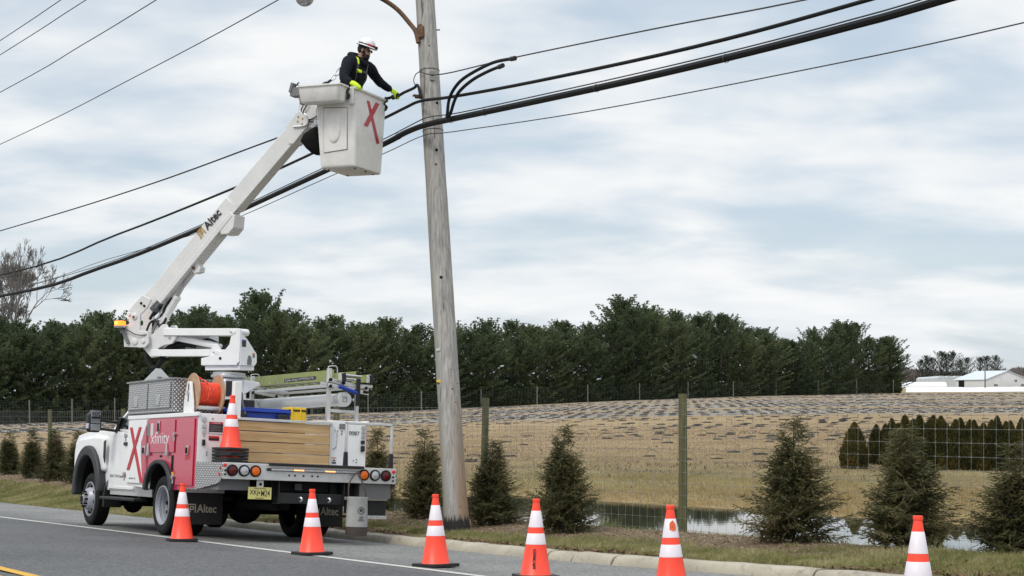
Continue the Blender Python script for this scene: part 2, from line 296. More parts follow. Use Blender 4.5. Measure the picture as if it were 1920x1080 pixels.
def copy_tree(o,parent=None):
    c=o.copy(); COL.objects.link(c)
    if parent is not None: c.parent=parent
    for ch in list(o.children): copy_tree(ch,c)
    return c
def text(name,body,mat,parent,origin,xd,yd,width=None,height=None,ext=0.0015,inv=None,bold=0.0,shear=0.0):
    cu=bpy.data.curves.new('txt','FONT'); cu.body=body; cu.size=1; cu.extrude=0.01; cu.offset=bold; cu.shear=shear; cu.resolution_u=4
    ob=bpy.data.objects.new('txt',cu); COL.objects.link(ob); dg=bpy.context.evaluated_depsgraph_get(); dg.update()
    me=bpy.data.meshes.new_from_object(ob.evaluated_get(dg)); bpy.data.objects.remove(ob)
    co=np.array([v.co[:] for v in me.vertices]); x0,y0=co[:,0].min(),co[:,1].min(); w=np.ptp(co[:,0]); h=np.ptp(co[:,1])
    sy=(height/h) if height else width/w; sx=(width/w) if width else sy
    X=Vector(xd).normalized(); Y=Vector(yd).normalized(); Z=X.cross(Y); o0=Vector(origin)
    for v in me.vertices:
        v.co=o0+X*((v.co.x-x0)*sx)+Y*((v.co.y-y0)*sy)+Z*(v.co.z/0.01*ext+ext)
    me.name=name; o=bpy.data.objects.new(name,me); COL.objects.link(o); me.materials.append(MT[mat])
    o.parent=parent
    if inv is not None: o.matrix_parent_inverse=inv
    return o
def fastmesh(name,V,F,mat,parent=None,smooth=False):
    # V (n,3) array, F (m,k) array of indices
    me=bpy.data.meshes.new(name); V=np.asarray(V,dtype=np.float32); F=np.asarray(F,dtype=np.int32); k=F.shape[1]
    me.vertices.add(len(V)); me.vertices.foreach_set('co',V.ravel()); me.loops.add(F.size); me.loops.foreach_set('vertex_index',F.ravel())
    me.polygons.add(len(F)); me.polygons.foreach_set('loop_start',np.arange(0,F.size,k,dtype=np.int32)); me.polygons.foreach_set('loop_total',np.full(len(F),k,dtype=np.int32))
    if smooth: me.polygons.foreach_set('use_smooth',np.ones(len(F),dtype=bool))
    me.update(calc_edges=True); me.validate()
    o=bpy.data.objects.new(name,me); COL.objects.link(o); me.materials.append(MT[mat])
    if parent is not None: o.parent=parent
    return o
# ------------------------------------------------------------ the lie of the land (t along the road, u across it, z up; camera at 0,0,0)
SA,CA=0.525,0.851
def XY(t,u): return (-SA*t+CA*u, CA*t+SA*u)
def TU(X,Y): return (-SA*X+CA*Y, CA*X+SA*Y)
def kerbu(t):
    return np.interp(t,[-30,4,9.5,11.3,12.7,13.6,14.6,16.5,20,90],[13.5,12.4,11.35,11.0,10.62,10.32,10.08,9.92,9.88,9.86])
def plane(t,u):
    t=np.clip(t,-40,90); return -0.836-0.025*t-0.055*np.maximum(u,3.3)-0.020*np.minimum(u-3.3,0)*-1*1.0
def sstep(a,b,x):
    x=np.clip((x-a)/(b-a),0,1); return x*x*(3-2*x)
rng=np.random.default_rng(7)
def vnoise(x,y,seed=0):
    xi=np.floor(x).astype(int); yi=np.floor(y).astype(int); xf=x-xi; yf=y-yi; xf=xf*xf*(3-2*xf); yf=yf*yf*(3-2*yf)
    def h(i,j):
        n=(i*374761393+j*668265263+seed*1442695)&0x7fffffff; n=((n^(n>>13))*1274126177)&0x7fffffff; return ((n^(n>>16))&0xffff)/65535.0
    a=h(xi,yi);b=h(xi+1,yi);c=h(xi,yi+1);d=h(xi+1,yi+1)
    return (a*(1-xf)+b*xf)*(1-yf)+(c*(1-xf)+d*xf)*yf
def fbm(x,y,seed=0,o=4):
    s=0;a=0.5;f=1.0
    for k in range(o): s=s+a*(vnoise(x*f,y*f,seed+k)-0.5); a*=0.5; f*=2.03
    return s
WATER_Z=-1.98
def ground(X,Y):
    X=np.asarray(X,float); Y=np.asarray(Y,float); t,u=TU(X,Y); ku=kerbu(t); v=u-ku
    pz=plane(t,u)
    has=sstep(27.6,27.0,t)
    edge=plane(t,ku)
    top=edge+0.085*has+0.01
    zs=np.interp(t,[-20,0,12,18,27,45,70],[-0.95,-1.20,-1.50,-1.64,-1.84,-2.02,-2.1])   # shrub line
    k=sstep(0.15,np.maximum(12.0-ku,0.9),v)
    verge=top*(1-k)+zs*k
    verge=verge-0.16*sstep(12.35,12.95,u)-0.25*sstep(13.2,15.5,u)
    Yc=np.maximum(Y,1.0); az=np.clip(X/Yc,-1,1)
    kk=np.interp(az,[-0.6,-0.32,-0.07,0.063,0.147,0.24,0.32,0.6],[-0.002,0.0004,0.0074,0.0136,0.0155,0.0162,0.0168,0.016])
    rise=np.interp(Y,[0,30,450,700,5000],[0,0,420,520,600])
    field=-1.93+rise*kk+0.0
    far=sstep(14.5,20.5,u)
    z=verge*(1-far)+field*far
    uc=np.interp(t,[0,18,27,29.5],[19.0,18.0,16.6,16.0]); fade=sstep(30.0,26.5,t)*sstep(-8,2,t)
    z=z-0.30*np.exp(-((u-uc)/1.75)**2)*fade
    n=fbm(X*1.1,Y*1.1,3)*0.05*sstep(0.3,1.2,v)+fbm(X*6,Y*6,9,3)*0.035*sstep(0.15,0.5,v)*sstep(24,16,u)
    bed=sstep(0.9,1.4,v)*sstep(13.0,12.6,u); n=n+bed*fbm(X*14,Y*14,21,2)*0.03
    n=n+fbm(X*0.25,Y*0.25,5)*0.12*sstep(20,40,u)
    z=z+n
    w=sstep(-0.10,0.16,v); ww=np.where(has>0.5,sstep(0.06,0.17,v),sstep(-0.28+0.25*fbm(X*2,Y*2,14),0.25,v))
    road=np.where(v<0.35,pz-0.10,pz)
    return np.where(v<0.5,road*(1-ww)+z*ww,z)
def gz(X,Y): return float(ground(np.array([X]),np.array([Y]))[0])
def groundmesh():
    az=np.concatenate([np.linspace(-math.pi,-0.62,34)[:-1],np.linspace(-0.62,-0.38,50)[:-1],np.linspace(-0.38,0.50,560)[:-1],np.linspace(0.50,0.62,16)[:-1],np.linspace(0.62,math.pi,34)])
    rr=np.concatenate([np.array([0.05,1,2,3,4.5,6,7.5,9]),np.linspace(10,32,210)[0:],32*np.exp(np.linspace(0,math.log(3000/32),210))[1:]])
    A,Rr=np.meshgrid(az,rr); X=Rr*np.sin(A); Y=Rr*np.cos(A); Z=ground(X,Y)
    Z=np.where(Rr>900,np.minimum(Z,Z*1.0),Z)
    V=np.stack([X.ravel(),Y.ravel(),Z.ravel()],1); nA=len(az); nR=len(rr)
    i,j=np.meshgrid(np.arange(nR-1),np.arange(nA-1),indexing='ij'); a=(i*nA+j).ravel(); F=np.stack([a,a+1,a+nA+1,a+nA],1)[:,::-1]
    o=fastmesh('ground',V,F,'ground',smooth=True)
    t,u=TU(V[:,0],V[:,1]); v=u-kerbu(t)
    for nm,arr in (('tt',t),('vv',v),('uu',u)):
        at=o.data.attributes.new(nm,'FLOAT','POINT'); at.data.foreach_set('value',arr.astype(np.float32))
    return tag(o,kind='structure')
def groundmat():
    m,nt,b=newmat('ground_cover'); n=nt.nodes; l=nt.links; t=n.new('ShaderNodeTexCoord'); P=t.outputs['Object']
    def at(k):
        a=n.new('ShaderNodeAttribute'); a.attribute_name=k; return a.outputs['Fac']
    tt,vv,uu=at('tt'),at('vv'),at('uu')
    def nz(s,d=5,r=0.6,vec=None,dist=0.0):
        a=n.new('ShaderNodeTexNoise'); l.new(vec or P,a.inputs[0]); a.inputs['Scale'].default_value=s; a.inputs['Detail'].default_value=d; a.inputs['Roughness'].default_value=r; a.inputs['Distortion'].default_value=dist; return a.outputs['Fac']
    def ramp(f,*st):
        r=n.new('ShaderNodeValToRGB'); l.new(f,r.inputs[0]); e=r.color_ramp.elements
        e[0].position=st[0][0]; e[0].color=(*st[0][1],1); e[1].position=st[-1][0]; e[1].color=(*st[-1][1],1)
        for p,c in st[1:-1]: k=e.new(p); k.color=(*c,1)
        return r.outputs[0]
    def mix(f,a,c):
        mx=n.new('ShaderNodeMix'); mx.data_type='RGBA'; l.new(f,mx.inputs[0]); l.new(a,mx.inputs[6]); l.new(c,mx.inputs[7]); return mx.outputs[2]
    def mr(x,a,b_,lo=0.0,hi=1.0):
        r=n.new('ShaderNodeMapRange'); l.new(x,r.inputs[0]); r.inputs[1].default_value=a; r.inputs[2].default_value=b_; r.inputs[3].default_value=lo; r.inputs[4].default_value=hi; return r.outputs[0]
    n1=nz(1.3); n4=nz(4.0); n20=nz(22,6,0.7); n90=nz(90,4,0.7)
    mixn=M_(n,l,'ADD',M_(n,l,'MULTIPLY',n20,0.5),M_(n,l,'MULTIPLY',n90,0.5))
    grass=ramp(mixn,(0.3,(0.08,0.085,0.028)),(0.5,(0.17,0.165,0.06)),(0.7,(0.31,0.27,0.14)))
    mulch=ramp(mixn,(0.34,(0.055,0.038,0.024)),(0.5,(0.155,0.112,0.070)),(0.68,(0.33,0.26,0.175)))
    # field: dry straw with ochre near the water and greener bands
    sm=n.new('ShaderNodeMapping'); l.new(P,sm.inputs[0]); sm.inputs['Rotation'].default_value=(0,0,R(-46)); sm.inputs['Scale'].default_value=(0.18,1.0,1)
    band=nz(0.5,5,0.6,sm.outputs[0],0.3)
    fn=M_(n,l,'ADD',M_(n,l,'MULTIPLY',nz(5,7,0.8),0.50),M_(n,l,'ADD',M_(n,l,'MULTIPLY',band,0.30),M_(n,l,'MULTIPLY',nz(0.35,4,0.6),0.20)))
    straw=ramp(fn,(0.36,(0.12,0.088,0.053)),(0.5,(0.290,0.210,0.122)),(0.64,(0.44,0.335,0.205)))
    green=ramp(fn,(0.36,(0.10,0.09,0.038)),(0.52,(0.22,0.19,0.09)),(0.66,(0.34,0.285,0.15)))
    ochre=ramp(fn,(0.36,(0.13,0.09,0.038)),(0.52,(0.26,0.185,0.085)),(0.66,(0.37,0.285,0.15)))
    j=M_(n,l,'MULTIPLY_ADD',n1,7.0,-3.5)
    yy=n.new('ShaderNodeSeparateXYZ'); l.new(P,yy.inputs[0]); Yd=M_(n,l,'ADD',yy.outputs['Y'],j)
    f=mix(mr(Yd,33,39),ochre,green); f=mix(M_(n,l,'MULTIPLY',mr(Yd,42,49),mr(band,0.75,0.42)),f,straw); f=mix(mr(Yd,52,60),f,straw)
    f=mix(M_(n,l,'MULTIPLY',mr(band,0.52,0.66),0.5),f,green)
    # woven fabric strips, with straw showing through gaps
    sx=yy.outputs['X']; pd=M_(n,l,'ADD',M_(n,l,'MULTIPLY',sx,-0.06),yy.outputs['Y'])    # distance across the rows
    w=None
    for a,b_ in STRIPS:
        k=M_(n,l,'MULTIPLY',mr(pd,a-0.5,a+0.3),mr(pd,b_+0.5,b_-0.3)); w=k if w is None else M_(n,l,'MAXIMUM',w,k)
    w=M_(n,l,'MULTIPLY',w,mr(nz(0.35,6,0.75),0.40,0.56))
    fab=ramp(nz(1.5,5,0.7),(0.3,(0.15,0.15,0.15)),(0.7,(0.30,0.30,0.295)))
    f=mix(M_(n,l,'MULTIPLY',w,0.9),f,fab)
    # verge / bed / swale bank
    jv=M_(n,l,'ADD',vv,M_(n,l,'MULTIPLY_ADD',n4,0.9,-0.45)); ju=M_(n,l,'ADD',uu,M_(n,l,'MULTIPLY_ADD',n4,0.8,-0.4))
    c=mix(mr(jv,0.70,0.95),grass,mulch)
    c=mix(mr(ju,12.55,12.95),c,grass)
    c=mix(M_(n,l,'MULTIPLY',mr(n4,0.50,0.60),mr(vv,1.4,0.9)),c,mulch)
    c=mix(mr(ju,14.6,15.8),c,ochre)
    c=mix(mr(uu,17,20.5),c,f)
    # bare dirt line hugging the kerb
    c=mix(mr(jv,0.45,0.12),c,ramp(mixn,(0.3,(0.07,0.052,0.038)),(0.7,(0.24,0.18,0.125))))
    l.new(c,b.inputs['Base Color']); b.inputs['Roughness'].default_value=0.95; b.inputs['Specular IOR Level'].default_value=0.1
    bp=n.new('ShaderNodeBump'); bp.inputs['Strength'].default_value=0.8; bp.inputs['Distance'].default_value=0.04; l.new(mixn,bp.inputs['Height']); l.new(bp.outputs[0],b.inputs['Normal'])
    return m
STRIPS=[(111,134),(141,168),(176,199),(209,232),(242,266)]
MT['ground']=groundmat()
groundmesh()
# ------------------------------------------------------------ road
def asphalt():
    m,nt,b=newmat('worn_asphalt'); n=nt.nodes; l=nt.links; t=n.new('ShaderNodeTexCoord'); P=t.outputs['Object']
    def nz(s,d=4,r=0.6):
        a=n.new('ShaderNodeTexNoise'); l.new(P,a.inputs[0]); a.inputs['Scale'].default_value=s; a.inputs['Detail'].default_value=d; a.inputs['Roughness'].default_value=r; return a.outputs['Fac']
    sp=nz(40,2,0.8); mid=nz(13,5,0.8); big=nz(0.5,5,0.6)
    f=M_(n,l,'ADD',M_(n,l,'MULTIPLY',sp,0.6),M_(n,l,'MULTIPLY',mid,0.4))
    def ramp(a,b_):
        r=n.new('ShaderNodeValToRGB'); l.new(f,r.inputs[0]); e=r.color_ramp.elements; e[0].position=0.38; e[0].color=(*a,1); e[1].position=0.62; e[1].color=(*b_,1); return r.outputs[0]
    lane=ramp((0.020,0.021,0.022),(0.145,0.145,0.147)); sh=ramp((0.055,0.055,0.053),(0.29,0.285,0.27))
    a=n.new('ShaderNodeAttribute'); a.attribute_name='uu'; uu=a.outputs['Fac']
    r=n.new('ShaderNodeMapRange'); l.new(M_(n,l,'ADD',uu,M_(n,l,'MULTIPLY_ADD',big,1.0,-0.5)),r.inputs[0]); r.inputs[1].default_value=6.9; r.inputs[2].default_value=8.1
    mx=n.new('ShaderNodeMix'); mx.data_type='RGBA'; l.new(r.outputs[0],mx.inputs[0]); l.new(lane,mx.inputs[6]); l.new(sh,mx.inputs[7]); c=mx.outputs[2]
    # worn wheel paths and stains
    r2=n.new('ShaderNodeMapRange'); l.new(big,r2.inputs[0]); r2.inputs[1].default_value=0.3; r2.inputs[2].default_value=0.7; r2.inputs[3].default_value=0.84; r2.inputs[4].default_value=1.14
    vm=n.new('ShaderNodeVectorMath'); vm.operation='SCALE'; l.new(c,vm.inputs[0]); l.new(r2.outputs[0],vm.inputs['Scale']); c=vm.outputs[0]
    # fine cracks
    v=n.new('ShaderNodeTexVoronoi'); v.feature='DISTANCE_TO_EDGE'; v.inputs['Scale'].default_value=0.42
    dn=n.new('ShaderNodeTexNoise'); l.new(P,dn.inputs[0]); dn.inputs['Scale'].default_value=2.5; dn.inputs['Detail'].default_value=6
    va=n.new('ShaderNodeVectorMath'); va.operation='MULTIPLY_ADD'; l.new(dn.outputs['Color'],va.inputs[0]); va.inputs[1].default_value=(0.7,0.7,0); l.new(P,va.inputs[2]); l.new(va.outputs[0],v.inputs[0])
    ck=n.new('ShaderNodeMapRange'); l.new(v.outputs['Distance'],ck.inputs[0]); ck.inputs[1].default_value=0.0; ck.inputs[2].default_value=0.010; ck.inputs[3].default_value=0.55; ck.inputs[4].default_value=0.0
    ckm=M_(n,l,'MULTIPLY',ck.outputs[0],M_(n,l,'GREATER_THAN',nz(0.35,2),0.52))
    m2=n.new('ShaderNodeMix'); m2.data_type='RGBA'; l.new(ckm,m2.inputs[0]); l.new(c,m2.inputs[6]); m2.inputs[7].default_value=(0.02,0.02,0.02,1)
    l.new(m2.outputs[2],b.inputs['Base Color']); b.inputs['Roughness'].default_value=0.85
    bp=n.new('ShaderNodeBump'); bp.inputs['Strength'].default_value=0.5; bp.inputs['Distance'].default_value=0.006; l.new(f,bp.inputs['Height']); l.new(bp.outputs[0],b.inputs['Normal'])
    return m
MT['asphalt']=asphalt()
def strip(name,mat,ts,u0,u1,nu,dz,kind='structure'):
    # a sheet between two offsets along the road
    T=np.array(ts); rows=[]
    for k in range(nu+1):
        f=k/nu; U=np.array([ (u0(t)*(1-f)+u1(t)*f) for t in T]); X,Y=XY(T,U); rows.append(np.stack([X,Y,plane(T,U)+dz,U],1))
    A=np.stack(rows,1); nT=len(T); V=A.reshape(-1,4); i,j=np.meshgrid(np.arange(nT-1),np.arange(nu),indexing='ij'); a=(i*(nu+1)+j).ravel(); F=np.stack([a,a+1,a+nu+2,a+nu+1],1)
    o=fastmesh(name,V[:,:3],F[:,::-1],mat,smooth=True); at=o.data.attributes.new('uu','FLOAT','POINT'); at.data.foreach_set('value',V[:,3].astype(np.float32))
    if o.data.polygons[0].normal.z<0: o.data.flip_normals()
    return tag(o,kind=kind)
ts=list(np.arange(-40,60,0.5))+list(np.arange(60,300,5))
strip('road','asphalt',ts,lambda t:-5.5,lambda t:float(kerbu(t))+0.06,24,0.0)
fog=lambda t: float(np.interp(t,[-40,12.6,20.6,27.8,40,300],[7.75,7.41,7.2,6.95,6.7,6.6]))
strip('edge_line','fogline',ts,lambda t:fog(t)-0.06,lambda t:fog(t)+0.065,1,0.004)
strip('centre_line','yelline',ts,lambda t:3.32,lambda t:3.44,1,0.004)
strip('centre_line','yelline',ts,lambda t:3.06,lambda t:3.18,1,0.004)
# kerb: cast lengths with joints
def kerb():
    mb=MB(); prof=[(-0.035,-0.12),(-0.012,0.005),(0.005,0.045),(0.03,0.085),(0.06,0.100),(0.165,0.108),(0.19,0.092),(0.19,-0.12)]
    segs=[]; t=27.2
    cuts=[27.2,24.15,21.1,18.05,15.45,15.0,14.35,11.9,9.0,6.0,3.0,0.0,-4,-9]
    for a,b in zip(cuts[:-1],cuts[1:]):
        n=max(2,int((a-b)/0.15)); rows=[]; tt=np.linspace(a-0.012,b+0.012,n+1); sag=random.uniform(-0.006,0.004)
        for q in tt:
            k=float(kerbu(q)); row=[]; endc=min(abs(q-a),abs(q-b)); sh=-0.006 if endc<0.03 else 0
            for (dv,dz) in prof:
                X,Y=XY(q,k+dv); wob=0.004*math.sin(q*9+dv*30)+random.uniform(-0.003,0.003)*(1 if dz>0 else 0); row.append((X,Y,float(plane(q,k))+dz+wob+sag+(sh if dz>0.05 else 0)))
            rows.append(row)
        m=len(prof); vs=[p for r_ in rows for p in r_]; fs=[(i*m+k,i*m+k+1,(i+1)*m+k+1,(i+1)*m+k) for i in range(n) for k in range(m-1)]+[tuple(range(m)),tuple(n*m+k for k in range(m-1,-1,-1))]
        mb.add(vs,fs)
    tag(mb.build('kerb','kerb'),kind='structure')
random.seed(5); kerb()
# ------------------------------------------------------------ flooded swale
def watermat():
    m,nt,b=newmat('standing_water'); n=nt.nodes; l=nt.links; t=n.new('ShaderNodeTexCoord'); mp=n.new('ShaderNodeMapping'); l.new(t.outputs['Object'],mp.inputs[0]); mp.inputs['Scale'].default_value=(1,2.2,1)
    a=n.new('ShaderNodeTexNoise'); l.new(mp.outputs[0],a.inputs[0]); a.inputs['Scale'].default_value=1.6; a.inputs['Detail'].default_value=3
    b.inputs['Base Color'].default_value=(0.035,0.032,0.020,1); b.inputs['Roughness'].default_value=0.02; b.inputs['IOR'].default_value=1.33
    bp=n.new('ShaderNodeBump'); bp.inputs['Strength'].default_value=0.022; bp.inputs['Distance'].default_value=0.015; l.new(a.outputs['Fac'],bp.inputs['Height']); l.new(bp.outputs[0],b.inputs['Normal'])
    return m
MT['water']=watermat()
pts=[XY(-3,14.0),XY(-3,24),XY(12,24),XY(22,21.5),XY(30,19.0),XY(30,13.6),XY(14,13.6)]
me=bpy.data.meshes.new('water'); me.from_pydata([(x,y,WATER_Z) for x,y in pts],[],[tuple(range(len(pts)))]); o=bpy.data.objects.new('water',me); COL.objects.link(o); me.materials.append(MT['water']); tag(o,kind='structure')
if me.polygons[0].normal.z<0: me.flip_normals()
# ------------------------------------------------------------ vegetation
def quads(C,U,W):
    # C centres, U half-length vectors, W half-width vectors -> leaf-shaped quads
    n=len(C); V=np.stack([C-U,C+W,C+U,C-W],1).reshape(-1,3); F=np.arange(4*n).reshape(-1,4); return V,F
def unit(a): return a/np.maximum(np.linalg.norm(a,axis=-1,keepdims=True),1e-9)
def pine_mesh(seed,H=14.0,Rm=3.3,lean=0.0,opened=0.0,dens=1.0):
    g=np.random.default_rng(seed); C=[];U=[];Wd=[]; br=MB(); h=0.35
    while h<H-0.4:
        f=h/H; L0=Rm*(0.98-0.10*f if f<0.45 else 0.93*(1-((f-0.45)/0.55)**2.7)+0.10)
        if f<0.12: L0*=0.85
        nb=g.integers(4,7); a0=g.uniform(0,6.28)
        for k in range(nb):
            if g.uniform()<0.14+opened*0.4*(f<0.5): continue
            a=a0+k*6.283/nb+g.uniform(-0.35,0.35); L=L0*g.uniform(0.5,1.28); el=0.05+0.75*f**1.5+g.uniform(-0.12,0.15)
            d=np.array([math.cos(a),math.sin(a)]); n=max(5,int(L/0.21))
            s=np.linspace(0,1,n); rad=L*s*math.cos(el); zz=h+L*s*math.sin(el)+0.45*L*0.5*s**3
            P=np.stack([d[0]*rad,d[1]*rad,zz],1)
            if L>1.0: br.tube([P[0],P[n//2],P[-1]],[0.045*(1-f)+0.015,0.03,0.01],4,False)
            i0=max(1,int(n*0.28))
            for q in range(i0,n):
                m=max(1,int(round((3.6 if q<n-2 else 5)*dens)))
                for _ in range(m):
                    off=g.normal(0,1,3)*np.array([0.25,0.25,0.11])*(0.5+0.5*(1-s[q]))
                    c=P[q]+off
                    up=unit(np.array([d[0]*0.55,d[1]*0.55,0.65+0.7*f])+g.normal(0,0.22,3)); nn=7
                    dirs=unit(up+g.normal(0,0.42,(nn,3))); ln=g.uniform(0.10,0.20,(nn,1)); w=unit(np.cross(dirs,g.normal(0,1,(nn,3))))*g.uniform(0.028,0.045,(nn,1))
                    C.append(c+dirs*ln*0.8); U.append(dirs*ln); Wd.append(w)
        h+=0.50*g.uniform(0.8,1.2)*(1.0 if f<0.8 else 0.8)
        if f>0.42:
            pass
    # upright candle shoots fringe the upper crown
    for k in range(int(70*dens)):
        f=g.uniform(0.45,0.99); a=g.uniform(0,6.283); rr=Rm*0.93*(1-max(0,(f-0.45)/0.55)**2.7)*g.uniform(0.55,1.05); base=np.array([math.cos(a)*rr,math.sin(a)*rr,f*H+rr*0.25]); L=g.uniform(0.35,0.85)
        tip=unit(np.array([math.cos(a)*0.35,math.sin(a)*0.35,1.0])+g.normal(0,.12,3))
        for s in np.linspace(0,1,5):
            nn=8; dirs=unit(tip+g.normal(0,0.34,(nn,3))); ln=g.uniform(0.09,0.18,(nn,1)); C.append(base+tip*L*s+dirs*ln*0.7); U.append(dirs*ln); Wd.append(unit(np.cross(dirs,g.normal(0,1,(nn,3))))*0.032)
    # several leaders make the ragged top
    for k in range(g.integers(3,7)):
        base=np.array([g.normal(0,0.35),g.normal(0,0.35),H-g.uniform(0.4,1.6)]); L=g.uniform(0.5,1.3)
        for s in np.linspace(0,1,7):
            nn=12; dirs=unit(np.array([0,0,1.0])+g.normal(0,0.38,(nn,3))); ln=g.uniform(0.1,0.22,(nn,1))
            C.append(base+np.array([0,0,L*s])+dirs*ln*0.7); U.append(dirs*ln); Wd.append(unit(np.cross(dirs,g.normal(0,1,(nn,3))))*0.026)
    V,F=quads(np.concatenate(C),np.concatenate(U),np.concatenate(Wd))
    br.tube([(0,0,-0.3),(0.03,0.02,H*0.35),(-0.04,0.0,H*0.7),(0,0,H*0.96)],[0.17,0.13,0.08,0.02],7)
    return V,F,br
def make_tree(seed,name,mat,label,cat,**k):
    V,F,br=pine_mesh(seed,**k); root=empty(name); fastmesh('crown',V,F,mat,root); br.build('trunk','bark',root,recalc=False)
    return root
random.seed(3)
variants=[make_tree(11+i,'pine_tree','pine','','',H=14.0,Rm=[3.7,3.4,4.1,3.6,3.2,3.9][i],opened=[0.1,0.5,0.0,0.2,0.9,0.3][i]) for i in range(6)]
used=set()
def fenceY(x):      # distance of the far fence along a bearing given by picture column
    return float(np.interp(x,[-400,0,750,1150,1400,1680,1705],[140,157,190,215,240,280,284]))
tops=[(-60,585),(0,590),(60,600),(120,582),(190,576),(228,572),(290,590),(340,572),(395,566),(440,590),(490,540),(560,580),(600,592),(625,580),(680,588),(725,590),(760,600),(800,592),(850,600),(885,592),(935,588),(985,602),(1010,585),(1065,595),(1120,600),(1172,553),(1243,563),(1305,583),(1360,585),(1430,602),(1480,622),(1530,612),(1590,600),(1640,608)]
plist=[]
xs=-70
k=0
while xs<1668:
    sc=3000/fenceY(xs); plist.append((xs,0)); xs+=sc*random.uniform(2.5,3.6)
xs=-60
while xs<1640:
    sc=3000/fenceY(xs); plist.append((xs,1)); xs+=sc*random.uniform(2.8,4.0)
xs=-50
while xs<1600:
    sc=3000/fenceY(xs); plist.append((xs,3)); xs+=sc*random.uniform(3.6,5.0)
plist+= [(1672,2),(1655,2)]
def topat(x): return float(np.interp(x,[a for a,b in tops],[b for a,b in tops]))
ordn={}
peaks=[490,1172,1243,1360,395,1590,725]
for i,(px,row) in enumerate(plist):
    Y=fenceY(px)+(3.2+random.uniform(-0.5,1.5) if row==0 else 9+random.uniform(-1.5,3) if row==1 else 17 if row==3 else 4); X=(px-960)/3000*Y; z=gz(X,Y)
    ty=topat(px)+random.uniform(-3,16)+(14 if row==0 else 0)
    near=min(peaks,key=lambda p:abs(p-px))
    if abs(near-px)<16: ty=topat(near)-2
    if row==2: ty=652-(1680-px)*1.0
    zt=(760-ty)/3000*Y; H=max(5,zt-z); vi=random.randrange(6)
    if abs(near-px)<16 and near==490: vi=4
    v=variants[vi]
    o=v if vi not in used else copy_tree(v); used.add(vi)
    sc=H/15.0; wsc=max(0.85,min(1.15,sc))*random.uniform(0.95,1.2)*(0.9 if row==2 else 1)
    o.location=(X,Y,z-0.1); o.scale=(wsc,wsc,sc); o.rotation_euler=(0,0,random.uniform(0,6.28))
    if abs(near-px)<16 and near==490 and row==1:
        lb='open-topped white pine rising above its neighbours just right of the truck turret'; peaks.remove(490)
    elif row==2 and px==1672: lb='last pine at the right end of the long row, its boughs against open sky'
    elif abs(near-px)<16 and near==1172: lb='tallest white pine in the row right of the utility pole, with a broad rounded top'; peaks.remove(1172)
    else: lb=None
    if lb: tag(o,lb,'pine tree')
    else: tag(o,'dense dark green pine shoulder to shoulder with its neighbours behind the far fence','pine tree','white pines in the row behind the far fence')
# dark scrub under the pines
def scrub():
    g=np.random.default_rng(5); n=110000; px=g.uniform(-120,1690,n); Y=np.array([0.0]*n); xs_=np.array([-400,0,750,1150,1400,1680,1705]); ys_=np.array([140,157,190,215,240,280,284]); Y=np.interp(px,xs_,ys_)+g.uniform(1.5,9,n); X=(px-960)/3000*Y
    z=ground(X,Y); hh=(0.6+3.2*vnoise(px*0.05,Y*0.3,4)+1.0*vnoise(px*0.2,Y,8)); c=np.stack([X,Y,z+g.uniform(0,1,n)*hh],1)
    d=unit(g.normal(0,1,(n,3))+np.array([0,0,0.8])); L=g.uniform(0.12,0.3,(n,1)); w=unit(np.cross(d,g.normal(0,1,(n,3))))*g.uniform(0.05,0.10,(n,1))
    V,F=quads(c,d*L,w); tag(fastmesh('undergrowth',V,F,'brush'),'dark tangled undergrowth filling the foot of the pine row','undergrowth',kind='stuff')
scrub()
# bare deciduous trees
def bare_mesh(seed,H,spread,depth=6,r0=0.3):
    g=random.Random(seed); mb=MB()
    def grow(p,d,L,r,k):
        q=p; pts=[p]; dd=d
        for i in range(3):
            dd=(dd+Vector((g.uniform(-.16,.16),g.uniform(-.16,.16),g.uniform(-.04,.12)))).normalized(); q=q+dd*L/3; pts.append(q)
        mb.tube(pts,[max(q_,0.022) for q_ in (r,r*.9,r*.8,r*.68)],5 if r>0.06 else 3,False)
        if k==0: return
        nb=3 if g.random()<0.65 else 2
        for i in range(nb+(1 if k<=2 else 0)):
            ax=Vector((g.uniform(-1,1),g.uniform(-1,1),g.uniform(-0.3,0.3))).normalized(); a=g.uniform(0.28,0.75)*spread
            nd=(Matrix.Rotation(a,3,ax)@dd); nd=(nd+Vector((0,0,0.10))).normalized()
            grow(pts[-1] if i<2 else pts[2],nd,L*g.uniform(0.60,0.82),r*0.60,k-1)
    grow(Vector((0,0,-0.3)),Vector((0,0,1)),H*0.26,r0,depth)
    return mb
for (px,Y,ytop,sd,lb,k) in [(45,205,452,4,'large bare grey broadleaf tree rising behind the pines at the far left',8),(2,215,448,9,'bare broadleaf tree at the very left edge, tangled with the larger bare tree beside it',8)]:
    X=(px-960)/3000*Y; z=gz(X,Y); Ht=(760-ytop)/3000*Y-z; mb=bare_mesh(sd,20,1.1,k,0.40)
    zm=max(v[2] for v in mb.v); root=empty('bare_tree',(X,Y,z)); mb.build('branches','twig',root,smooth=False,recalc=False); root.scale=(Ht/zm*0.72,Ht/zm*0.72,Ht/zm)
    tag(root,lb,'tree')
